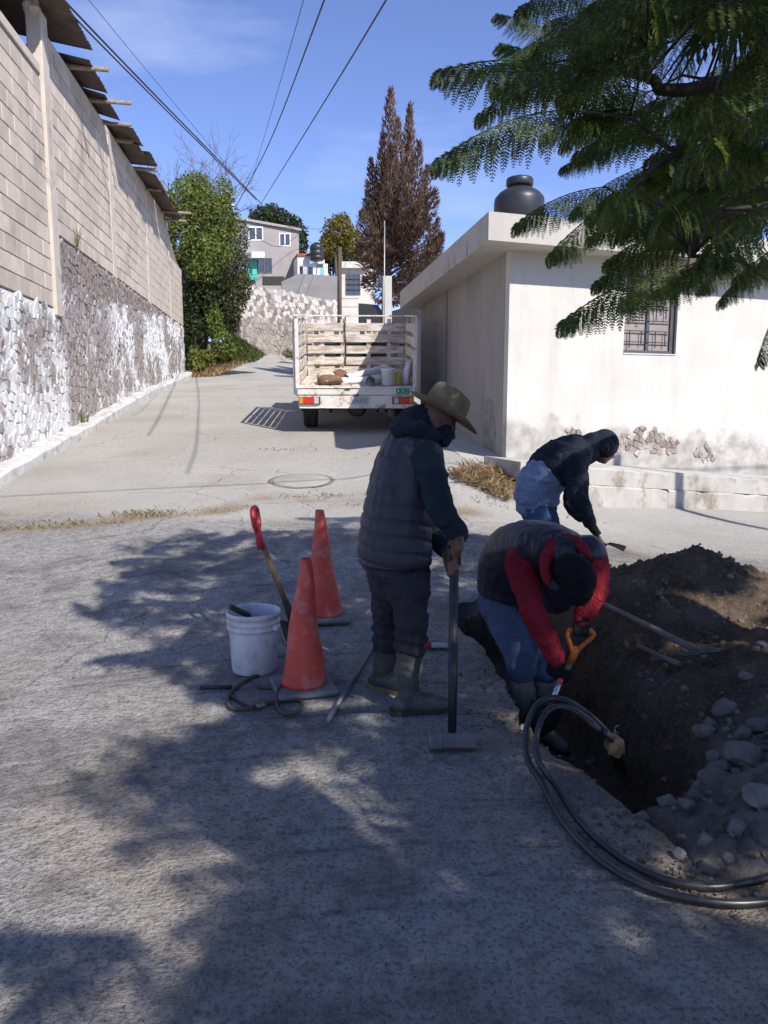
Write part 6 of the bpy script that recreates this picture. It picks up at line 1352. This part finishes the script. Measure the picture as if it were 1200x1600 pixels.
# ---------------------------------------------------------------- worker with the hat, standing, leaning on the sledgehammer
g1_ = G(645, 1106); w1 = empty('person', g1_, 'worker in straw hat and dark quilted vest standing with both hands on the sledgehammer', 'person')
f1 = Vector((.85, .53, 0)).normalized(); r1 = Vector((f1.y, -f1.x, 0)); hf = Vector((1, .03, 0)).normalized()
HIP = P(622, 902, 3.93); T = [(P(622, 908, 3.93), .175, .145), (P(617, 866, 3.93), .210, .188), (P(618, 828, 3.93), .203, .180), (P(627, 770, 3.93), .196, .158), (P(637, 722, 3.93), .190, .138), (P(646, 692, 3.92), .155, .115), (P(656, 670, 3.92), .09, .085)]
RS, RE, RW = P(668, 708, 3.76), P(688, 795, 3.68), P(717, 834, 3.70); LS, LE, LW = P(620, 708, 4.03), P(655, 800, 4.22), P(696, 858, 3.98)
hipR, hipL = HIP+r1*.095, HIP-r1*.095; kR, aR = P(643, 985, 3.84), P(638, 1072, 3.83); kL, aL = P(607, 985, 4.08), P(598, 1052, 4.16)
zR = G(650, 1106).z; fR = Vector((.93, .18, 0)).normalized(); heelR = Vector((aR.x-.02, aR.y, zR)); fL = Vector((.55, -.35, 0)).normalized(); zL = tz(aL.x, aL.y)
HC = P(684, 662, 3.90); hup = (Vector((0, 0, 1))*math.cos(R(30))+hf*math.sin(R(30))); hfw = (hf*math.cos(R(30))-Vector((0, 0, 1))*math.sin(R(30)))
b1 = MB(); tubep(b1, [t_[0] for t_ in T], [(a-.04, b_-.04) for _, a, b_ in T], hint=r1); tubep(b1, [T[5][0], P(664, 668, 3.91), HC], [.075, .062, .058])
tubep(b1, [RS, RE, RW], [.055, .045, .03]); tubep(b1, [LS, LE, LW], [.055, .045, .03])
SLD = (SL_TOP-hc).normalized(); gcR = SL_TOP-SLD*.015; wr = grip(b1, gcR, SLD, (RW-gcR)+Vector((0, -.05, .02)), .022); tubep(b1, [RW, wr], [.03, .026]); gcL = SL_TOP-SLD*.105; wr = grip(b1, gcL, SLD, LW-gcL, .022); tubep(b1, [LW, wr], [.03, .026])
for h_, k_, a_ in ((hipR, kR, aR), (hipL, kL, aL)): tubep(b1, [h_, h_.lerp(k_, .5), k_, k_.lerp(a_, .4), a_], [.075, .072, .055, .055, .04])
head(b1, HC, hfw, hup); organic(b1, 'body', M_SKIN, w1, .0075, 3)
sw = MB(); tubep(sw, [RS-r1*.02, RS.lerp(RE, .45), RE, RE.lerp(RW, .5), RW.lerp(RE, -.04)], [.080, .074, .066, .056, .044]); tubep(sw, [LS, LS.lerp(LE, .5), LE, LW], [.085, .08, .07, .05]); tubep(sw, [T[2][0], T[3][0], T[4][0], T[5][0], T[6][0]], [(a-.022, b_-.022) for _, a, b_ in T[2:]], hint=r1)
organic(sw, 'sweatshirt', cloth('sweat_navy', (.020, .030, .045), (.014, .021, .033)), w1, .011, 4, lambda w: folds(w, .007, (5, 5, 16), 201))
hd_ = MB(); q = P(650, 664, 3.93); hd_.ell(q-Vector((0, 0, .01)), (.130, .120, .075), None, 18, 11); hd_.ell(P(661, 656, 3.93), (.098, .10, .075), None, 16, 10); hd_.ell(P(672, 650, 3.93), (.075, .092, .05), None, 16, 10); tubep(hd_, [P(622, 668, 3.97), P(640, 652, 3.99), P(668, 654, 3.95), P(694, 676, 3.86), P(697, 690, 3.82)], [.045, .052, .05, .045, .03]); tubep(hd_, [P(625, 672, 3.86), P(650, 668, 3.80), P(680, 682, 3.78)], [.045, .045, .035])
organic(hd_, 'hood', cloth('hood_navy', (.012, .015, .026), (.018, .022, .034)), w1, .010, 4, lambda w: folds(w, .006, (9, 9, 20), 203))
ve = MB(); tubep(ve, [t_[0] for t_ in T[1:6]]+[P(650, 676, 3.93)], [(a, b_) for _, a, b_ in T[1:6]]+[(.115, .105)], hint=r1, n=20); ve.ell(RS-r1*.05+Vector((0, 0, .0)), (.085, .085, .085), None, 12, 9); ve.ell(LS+r1*.03, (.09, .09, .08), None, 12, 9)
ve.tube([T[1][0]+Vector((0, 0, -.045)), T[1][0]+Vector((0, 0, .05))], [(.206, .182), (.210, .186)], 24, hint=r1)
def quilt(w):
    z = w[:, 2]+.20*(w[:, 0]-.08)+.010*np.sin(w[:, 0]*16+w[:, 1]*9); low = np.clip((1.18-z)/.12, 0, 1); u = (z/.078) % 1.; d = np.minimum(u, 1-u)*.078
    seam = -.008*np.exp(-(d/.006)**2)+.0015*np.sin(np.pi*u)
    return seam*(.35+.65*low)+folds(w, .007, (13, 13, 3.2), 205)*(1-.6*low)
m, t, b, o = nmat('vest_plum'); co = coords(t, False); col = mix(t, ramp(t, noise(t, co, 5, 5, .6), [(.3, 0), (.7, 1)]), (.040, .032, .048), (.026, .022, .036)); t.links.new(col, b.inputs['Base Color']); b.inputs['Roughness'].default_value = .55; b.inputs['Specular IOR Level'].default_value = .4; bump(t, b, noise(t, co, 40, 4, .6), .25, .006); M_VEST = m
organic(ve, 'vest', M_VEST, w1, .0085, 3, quilt)
tr = MB(); tubep(tr, [HIP+Vector((0, 0, .06)), HIP], [(.19, .155), (.185, .15)], hint=r1)
tubep(tr, [hipR, hipR.lerp(kR, .5), kR, kR.lerp(aR, .28)], [(.105, .115), (.092, .098), (.078, .082), (.080, .080)], hint=r1); tubep(tr, [hipL, hipL.lerp(kL, .5), kL, kL.lerp(aL, .28)], [(.102, .11), (.09, .094), (.076, .08), (.078, .078)], hint=r1)
def trf(w): kz = kR.z-.02; return folds(w, .008, (5, 5, 9), 207)+.010*np.sin((w[:, 2]-kz)*95+w[:, 0]*18)*np.exp(-((w[:, 2]-kz+.04)/.07)**2)
organic(tr, 'trousers', cloth('trouser_charcoal', (.040, .036, .042), (.028, .026, .031), .9, 120, (.07, .062, .058)), w1, .011, 4, trf)
M_BOOT = pm('rubber_boot_grey', (.045, .045, .043), (.075, .07, .06), 9, .55, 40, .3, .004, (.12, .10, .075), 7, (.5, .68), world=False, spec=.4)
def boot(parent, knee, ank, z0, fdir, mat, ht=.36, r=.064, solem=None, L_=.20):
    mb = MB(); a0 = Vector((ank.x, ank.y, z0)); up_ = (knee-ank).normalized(); tp_ = ank+up_*ht*.72
    tubep(mb, [tp_, tp_.lerp(ank, .5), ank, a0+Vector((0, 0, .06))], [r*1.08, r*1.05, r*.86, r*.9]); tubep(mb, [a0-fdir*.045+Vector((0, 0, .05)), a0+fdir*.06+Vector((0, 0, .058)), a0+fdir*.13+Vector((0, 0, .048)), a0+fdir*L_+Vector((0, 0, .038))], [(.05, .046), (.056, .046), (.046, .05), (.032, .042)])
    o = organic(mb, 'boot', mat, parent, .0085, 3, lambda w: folds(w, .004, (6, 6, 18), 211)); sm_ = MB(); side = Vector((-fdir.y, fdir.x, 0)); out_ = [(-.095, .03), (-.06, .043), (0, .042), (.07, .045), (.13, .05), (.19, .04), (.235, .015)]
    pl = [a0+fdir*x*(L_/.20)+side*y for x, y in out_]+[a0+fdir*x*(L_/.20)-side*y for x, y in reversed(out_)]; sm_.prism([p+Vector((0, 0, .001)) for p in pl], (0, 0, .026)); sm_.build('sole', solem or pm('sole_dark', (.03, .028, .022), (.05, .045, .035), 9, .8), o); return o
boot(w1, kR, aR, zR, fR, M_BOOT, .36, .064); boot(w1, kL, aL, zL, fL, M_BOOT, .34, .062, pm('sole_ochre', (.20, .15, .06), (.14, .105, .05), 12, .8))
# hat
ho = HC+hup*.058+hfw*-.006; rr_ = hfw.cross(hup); HM = Matrix((hfw, -rr_, hup)).transposed(); hb = MB(); n = 40; prof = [(.108, .006), (.125, .002), (.16, .002), (.192, .010), (.196, .014), (.192, .016), (.16, .009), (.125, .009), (.108, .012)]
vs = []
for (rad, z) in prof:
    for k in range(n):
        a = 2*math.pi*k/n; fr = math.cos(a); sd_ = abs(math.sin(a)); zz = z+(.030*sd_**3-.018*max(0, fr)**2)*max(0, (rad-.1)/.095)**1.5; vs.append(ho+HM @ Vector((rad*1.04*fr, rad*.92*math.sin(a), zz)))
m_ = len(prof); hb.add(vs, [(i*n+k, i*n+(k+1) % n, (i+1)*n+(k+1) % n, (i+1)*n+k) for i in range(m_-1) for k in range(n)], True)
M_STRAW = pm('felt_olive', (.19, .15, .09), (.14, .11, .066), 12, .8, 160, .5, .003, (.27, .22, .13), 5, (.5, .7), world=False)
hat = hb.build('hat', M_STRAW, w1); cr_ = MB(); vs = []; prof = [(.099, .004), (.099, .03), (.096, .06), (.091, .095), (.085, .118), (.072, .130), (.045, .126), (.015, .116)]
for (rad, z) in prof:
    for k in range(n):
        a = 2*math.pi*k/n; pin = 1-.10*max(0, (z-.06)/.07)*abs(math.sin(a))*max(0, .5+.5*math.cos(a)); vs.append(ho+HM @ Vector((rad*1.16*math.cos(a), rad*1.04*math.sin(a)*pin, 1.04*z-.012*max(0, math.cos(a))*z/.12)))
cr_.add(vs, [(i*n+k, i*n+(k+1) % n, (i+1)*n+(k+1) % n, (i+1)*n+k) for i in range(len(prof)-1) for k in range(n)]+[tuple((len(prof)-1)*n+k for k in range(n))], True); cr_.build('crown', M_STRAW, hat)
bd_ = MB(); vs = []
for (rad, z) in ((.0985, .008), (.1015, .010), (.1015, .034), (.0985, .036)):
    for k in range(n): a = 2*math.pi*k/n; vs.append(ho+HM @ Vector((rad*1.165*math.cos(a), rad*1.045*math.sin(a), z-.004*max(0, math.cos(a)))))
bd_.add(vs, [(i*n+k, i*n+(k+1) % n, (i+1)*n+(k+1) % n, (i+1)*n+k) for i in range(3) for k in range(n)], True); bd_.build('hat_band', pm('band_black', (.015, .015, .018), (.022, .022, .026), 20, .7), hat)
# ---------------------------------------------------------------- worker bent over in the trench
fp = P(822, 1108, 4.42); fz = soil_z(fp.x, fp.y); w2 = empty('person', Vector((fp.x, fp.y, fz)), 'worker in red sleeves and dark vest bending down in the trench', 'person')
r2 = Vector((1, -.12, 0)).normalized()
T2 = [(P(797, 940, 4.80), .175, .14), (P(800, 900, 4.76), .205, .165), (P(812, 872, 4.64), .225, .175), (P(838, 862, 4.46), .235, .165), (P(866, 862, 4.28), .215, .145), (P(888, 872, 4.12), .12, .10)]
aS, aE, aW = P(812, 876, 4.30), P(834, 958, 4.12), P(869, 1030, 4.06); bS, bE, bW = P(927, 872, 4.22), P(929, 928, 4.10), P(908, 966, 4.06)
H2 = P(899, 902, 3.98); d2 = Vector((.10, -.55, -.83)).normalized()           # crown towards the camera, face down
b2 = MB(); tubep(b2, [t_[0] for t_ in T2], [(a-.04, b_-.04) for _, a, b_ in T2], hint=r2); tubep(b2, [T2[4][0], T2[5][0], H2], [.09, .066, .062]); tubep(b2, [aS, aE, aW], [.055, .045, .03]); tubep(b2, [bS, bE, bW], [.055, .045, .03])
hp2 = T2[0][0]; kA, kB = P(813, 1028, 4.46), P(852, 1034, 4.52); aA = Vector((fp.x, fp.y, fz+.09)); q = P(846, 1108, 4.55); zB = soil_z(q.x, q.y); aB = Vector((q.x, q.y, zB+.09)); hA, hB = hp2-r2*.095, hp2+r2*.10
for h_, k_, a_ in ((hA, kA, aA), (hB, kB, aB)): tubep(b2, [h_, h_.lerp(k_, .5), k_, k_.lerp(a_, .4), a_], [.075, .072, .055, .055, .04])
SHG = P(906, 1002, 4.04); SHJ = P(899, 1018, 4.05); SHE = P(872, 1075, 4.10)
head(b2, H2, Vector((.35, -.55, -.75)), Vector((.2, -.75, .35)), 1.0)
organic(b2, 'body', M_SKIND, w2, .009, 3)
M_RED = cloth('sleeve_red', (.27, .018, .030), (.20, .014, .024), .9, 150)
sw = MB(); tubep(sw, [aS+r2*.05, aS, aS.lerp(aE, .5), aE, aE.lerp(aW, .55), aW], [.088, .084, .076, .068, .058, .046]); tubep(sw, [bS-r2*.05, bS, bE, bW], [.08, .076, .062, .047]); tubep(sw, [t_[0] for t_ in T2[2:]], [(a-.025, b_-.025) for _, a, b_ in T2[2:]], hint=r2)
organic(sw, 'sweatshirt', M_RED, w2, .011, 4, lambda w: folds(w, .008, (7, 7, 12), 221))
co_ = MB(); tubep(co_, [P(856, 912, 3.98), P(852, 884, 4.05), P(862, 858, 4.12), P(884, 845, 4.14), P(906, 852, 4.08), P(922, 872, 4.0)], [.018, .032, .040, .040, .030, .014]); organic(co_, 'hood', M_RED, w2, .010, 3, lambda w: folds(w, .005, (8, 8, 8), 223))
ve = MB(); tubep(ve, [T2[0][0].lerp(T2[1][0], .35)]+[t_[0] for t_ in T2[1:5]]+[P(880, 866, 4.16)], [(.205, .165), (.215, .178), (.235, .188), (.242, .178), (.222, .155), (.17, .125)], hint=r2, n=20)
ve.ell(aS+r2*.06+Vector((0, .02, .02)), (.085, .09, .08), None, 12, 9); ve.ell(bS-r2*.03+Vector((0, .01, .03)), (.105, .11, .095), None, 12, 9); tubep(ve, [P(872, 915, 4.22), P(872, 935, 4.30), P(850, 930, 4.45)], [.09, .085, .10])
axv = (T2[4][0]-T2[1][0]).normalized()
def ribs(w): s_ = (w-np.array(T2[1][0])) @ np.array(axv); u = (s_/.040) % 1.; d = np.minimum(u, 1-u)*.040; return -.005*np.exp(-(d/.006)**2)*(.5+.5*vn(w[:, 0]*6, w[:, 1]*6, w[:, 2]*6, 77))+.002+folds(w, .004, (6, 6, 6), 225)
m, t, b, o = nmat('vest_navy'); co = coords(t, False); col = mix(t, ramp(t, noise(t, co, 5, 5, .6), [(.3, 0), (.7, 1)]), (.026, .022, .036), (.016, .015, .026)); t.links.new(col, b.inputs['Base Color']); b.inputs['Roughness'].default_value = .5; bump(t, b, noise(t, co, 50, 4), .2, .004)
organic(ve, 'vest', m, w2, .0085, 2, ribs)
cp = MB(); M3 = Matrix((r2, Vector((.1, -.75, -.62)).normalized(), r2.cross(Vector((.1, -.75, -.62)).normalized()))).transposed(); cp.ell(H2+Vector((-.005, -.012, .012)), (.106, .124, .118), M3, 18, 12); cp.ell(H2+Vector((.0, -.06, -.05)), (.085, .075, .09), None, 16, 11); cp.ell(H2+Vector((-.02, .05, .02)), (.09, .09, .09), None, 14, 10)
organic(cp, 'knit_cap', cloth('cap_black', (.008, .008, .010), (.013, .013, .016), .95, 220), w2, .009, 4, lambda w: folds(w, .003, (20, 20, 20), 227))
tr = MB(); tubep(tr, [hp2+Vector((0, 0, .07)), hp2], [(.19, .155), (.185, .155)], hint=r2); tubep(tr, [hA, hA.lerp(kA, .5), kA, kA.lerp(aA, .16)], [(.112, .125), (.10, .11), (.088, .092), (.09, .09)], hint=r2); tubep(tr, [hB, hB.lerp(kB, .5), kB, kB.lerp(aB, .16)], [(.112, .125), (.10, .11), (.085, .09), (.087, .087)], hint=r2)
M_JEAN = pm('jeans_blue', (.075, .105, .165), (.05, .075, .125), 10, .9, 160, .35, .003, (.12, .15, .20), 5, (.52, .72), world=False, spec=.2)
organic(tr, 'jeans', M_JEAN, w2, .011, 4, lambda w: folds(w, .008, (6, 6, 13), 229))
M_BOOT2 = pm('rubber_boot_olive', (.21, .195, .155), (.155, .14, .112), 8, .6, 40, .3, .004, (.19, .165, .13), 6, (.5, .7), world=False, spec=.4)
boot(w2, kA, aA+Vector((0, 0, .02)), fz, Vector((.35, -.9, 0)).normalized(), M_BOOT2, .40, .072); boot(w2, kB, aB+Vector((0, 0, .02)), zB, Vector((.5, -.8, 0)).normalized(), M_BOOT2, .40, .070)
# black work gloves: hands of their own shape
M_GLV = cloth('glove_black', (.010, .010, .012), (.016, .016, .018), .85, 200)
gl1 = MB(); axs = (SHJ-SHE).normalized(); wr = grip(gl1, SHJ.lerp(SHE, .62), axs, aW-SHJ.lerp(SHE, .62), .019, .0115, .023); tubep(gl1, [wr, aW, aW.lerp(aE, .1)], [.032, .044, .05]); organic(gl1, 'glove', M_GLV, w2, .0065, 2)
gl2 = MB(); gbar = r2; gcen = P(907, 985, 4.045); wr = grip(gl2, gcen, gbar, bW-gcen, .017, .0115, .023); tubep(gl2, [wr, bW, bW.lerp(bE, .12)], [.034, .046, .052]); organic(gl2, 'glove', M_GLV, w2, .0065, 2)
# orange-gripped shovel he works with
sh2 = empty('orange_grip_shovel', SHE, 'shovel with orange D-grip held by the worker in the trench', 'shovel'); M_ORG = pm('orange_grip', (.58, .16, .025), (.46, .12, .02), 14, .45, 0, 0)
gA, gB = gcen-gbar*.062, gcen+gbar*.062; J = SHJ
MB().tube(spline([gA+gbar*.002, gA-Vector((.006, 0, .03)), J-gbar*.022+Vector((0, 0, .02)), J-Vector((0, 0, .02))], 12), .013, 10).tube(spline([gB-gbar*.002, gB-Vector((-.006, 0, .03)), J+gbar*.022+Vector((0, 0, .02)), J-Vector((0, 0, .02))], 12), .013, 10).tube([gA-gbar*.004, gB+gbar*.004], .014, 10).tube([J+axs*.025, J-axs*.07], [.019, .021], 12).build('grip', M_ORG, sh2)
e_ = J.lerp(SHE, 1.75); e_.z = max(e_.z, soil_z(e_.x, e_.y)-.02); MB().tube([J-axs*.05, J.lerp(SHE, .8), e_], .0165, 10).build('shaft', M_ASH, sh2)
ax_ = (e_-J).normalized(); lat = ax_.cross(Vector((0, 1, .2))).normalized(); vs = []
for i in range(8):
    f = i/7; w = .105*(1-.7*max(0, f-.55)/.45)
    for j in range(5): q = (j/4-.5)*2; vs.append(e_+ax_*(.25*f-.06)+lat*w*q+lat.cross(ax_)*(.02*q*q))
MB().add(vs, [(i*5+j, i*5+5+j, i*5+6+j, i*5+1+j) for i in range(7) for j in range(4)], True).build('blade', M_IRON, sh2)
# ---------------------------------------------------------------- worker in the hood, behind, scraping with a short shovel
g3 = P(845, 905, 6.6); g3.z = tz(g3.x, g3.y); w3 = empty('person', g3, 'worker in navy and pale blue hooded top bending over a short shovel', 'person'); r3 = Vector((.12, -1, 0)).normalized()
T3 = [(P(842, 800, 6.62), .17, .15), (P(838, 782, 6.6), .20, .185), (P(842, 758, 6.58), .205, .185), (P(860, 733, 6.56), .21, .18), (P(884, 716, 6.54), .215, .165), (P(906, 706, 6.52), .17, .13), (P(922, 702, 6.5), .09, .085)]
cS, cE, cW = P(900, 722, 6.33), P(904, 780, 6.27), P(921, 816, 6.30); dS, dE_, dW = P(906, 718, 6.72), P(893, 782, 6.76), P(908, 806, 6.55); H3 = P(943, 700, 6.5)
hf3 = Vector((.86, -.10, -.5)).normalized(); hu3 = Vector((.5, 0, .86)).normalized()
kC, kD = P(862, 845, 6.35), P(850, 850, 6.7); zC = tz(kC.x-.05, kC.y+.1); aC, aD = Vector((kC.x-.12, kC.y+.12, zC+.09)), Vector((kD.x-.15, kD.y+.1, tz(kD.x, kD.y)+.09)); hp3 = T3[0][0]; hC, hD = hp3+r3*.1, hp3-r3*.1
b3 = MB(); tubep(b3, [t_[0] for t_ in T3], [(a-.04, b_-.04) for _, a, b_ in T3], hint=r3); tubep(b3, [T3[5][0], T3[6][0], H3], [.08, .062, .06]); tubep(b3, [cS, cE, cW], [.055, .045, .03]); tubep(b3, [dS, dE_, dW], [.055, .045, .03])
for h_, k_, a_ in ((hC, kC, aC), (hD, kD, aD)): tubep(b3, [h_, h_.lerp(k_, .5), k_, k_.lerp(a_, .4), a_], [.075, .072, .055, .055, .04])
head(b3, H3, hf3, hu3, 1.05); organic(b3, 'body', M_SKIND, w3, .010, 3)
M_NV = cloth('top_navy', (.012, .015, .024), (.018, .022, .033)); M_LB = cloth('top_pale_blue', (.20, .26, .37), (.15, .205, .31))
hb_ = MB(); tubep(hb_, [t_[0] for t_ in T3[3:]], [(a+.022, b_+.022) for _, a, b_ in T3[3:]], hint=r3); tubep(hb_, [cS-r3*.03, cS.lerp(cE, .5), cE, cE.lerp(cW, .5), cW], [.098, .09, .078, .066, .052]); tubep(hb_, [dS, dE_, dW], [.09, .072, .052])
organic(hb_, 'hooded_top', M_NV, w3, .012, 4, lambda w: folds(w, .008, (6, 6, 11), 241))
lb = MB(); tubep(lb, [t_[0] for t_ in T3[1:4]]+[T3[3][0].lerp(T3[4][0], .35)], [(a+.002, b_+.002) for _, a, b_ in T3[1:4]]+[(.205, .168)], hint=r3); organic(lb, 'top_lower_panel', M_LB, w3, .011, 4, lambda w: folds(w, .010, (10, 5, 14), 243))
ho_ = MB(); ho_.ell(H3-hf3*.018+hu3*.032, (.124, .122, .124), None, 18, 12); tubep(ho_, [P(916, 704, 6.5), P(926, 694, 6.5), H3-hf3*.05], [.10, .105, .10]); v = None
ob = organic(ho_, 'hood', M_NV, w3, .010, 4, lambda w: folds(w, .004, (8, 8, 8), 245))
tr = MB(); tubep(tr, [T3[1][0], hp3], [(.19, .165), (.185, .155)], hint=r3); tubep(tr, [hC, hC.lerp(kC, .5), kC, aC+Vector((0, 0, .08))], [(.112, .12), (.10, .105), .085, .07], hint=r3); tubep(tr, [hD, hD.lerp(kD, .5), kD, aD+Vector((0, 0, .08))], [(.112, .12), (.10, .105), .085, .07], hint=r3)
organic(tr, 'jeans', pm('jeans_deep_blue', (.040, .075, .15), (.03, .055, .115), 10, .9, 160, .3, .003, world=False), w3, .012, 4, lambda w: folds(w, .008, (6, 6, 13), 247))
boot(w3, kC, aC, zC, Vector((.9, -.3, 0)).normalized(), M_BOOT, .30, .066); boot(w3, kD, aD, tz(aD.x, aD.y), Vector((.9, -.2, 0)).normalized(), M_BOOT, .30, .066)
s3a, s3b = P(912, 800, 6.42), P(941, 848, 6.36); gg = s3a.lerp(s3b, .62); axs3 = (s3a-s3b).normalized(); gl3 = MB(); wr = grip(gl3, gg, axs3, cW-gg, .018, .0115, .023); tubep(gl3, [wr, cW, cW.lerp(cE, .1)], [.034, .046, .052]); organic(gl3, 'glove', M_GLV, w3, .007, 2)
gl4 = MB(); gg = s3a.lerp(s3b, .12); wr = grip(gl4, gg, axs3, dW-gg, .018, .0115, .023); tubep(gl4, [wr, dW, dW.lerp(dE_, .1)], [.034, .044, .05]); organic(gl4, 'glove', M_GLV, w3, .007, 2)
sh3 = empty('short_shovel', s3b, 'short dark shovel scraping the street in the hooded worker\'s hands', 'shovel'); MB().tube([s3a, s3b, P(946, 853, 6.36)], [.015, .016, .018], 10).build('shaft', M_IRON, sh3)
bt_ = P(943, 850, 6.36); be_ = P(973, 862, 6.5); be_.z = max(be_.z, tz(be_.x, be_.y)+.01); ax_ = (be_-bt_).normalized(); lat = ax_.cross(Vector((0, 0, 1))).normalized(); vs = []; LL = (be_-bt_).length
for i in range(9):
    f = i/8; w = .12*(.55+.45*min(1, f*3))*(1-.8*max(0, f-.6)/.4)
    for j in range(5): q = (j/4-.5)*2; vs.append(bt_+ax_*LL*f+lat*w*q+Vector((0, 0, .025*q*q+.012*math.sin(f*3))))
MB().add(vs, [(i*5+j, i*5+5+j, i*5+6+j, i*5+1+j) for i in range(8) for j in range(4)], True).build('blade', M_IRON, sh3)
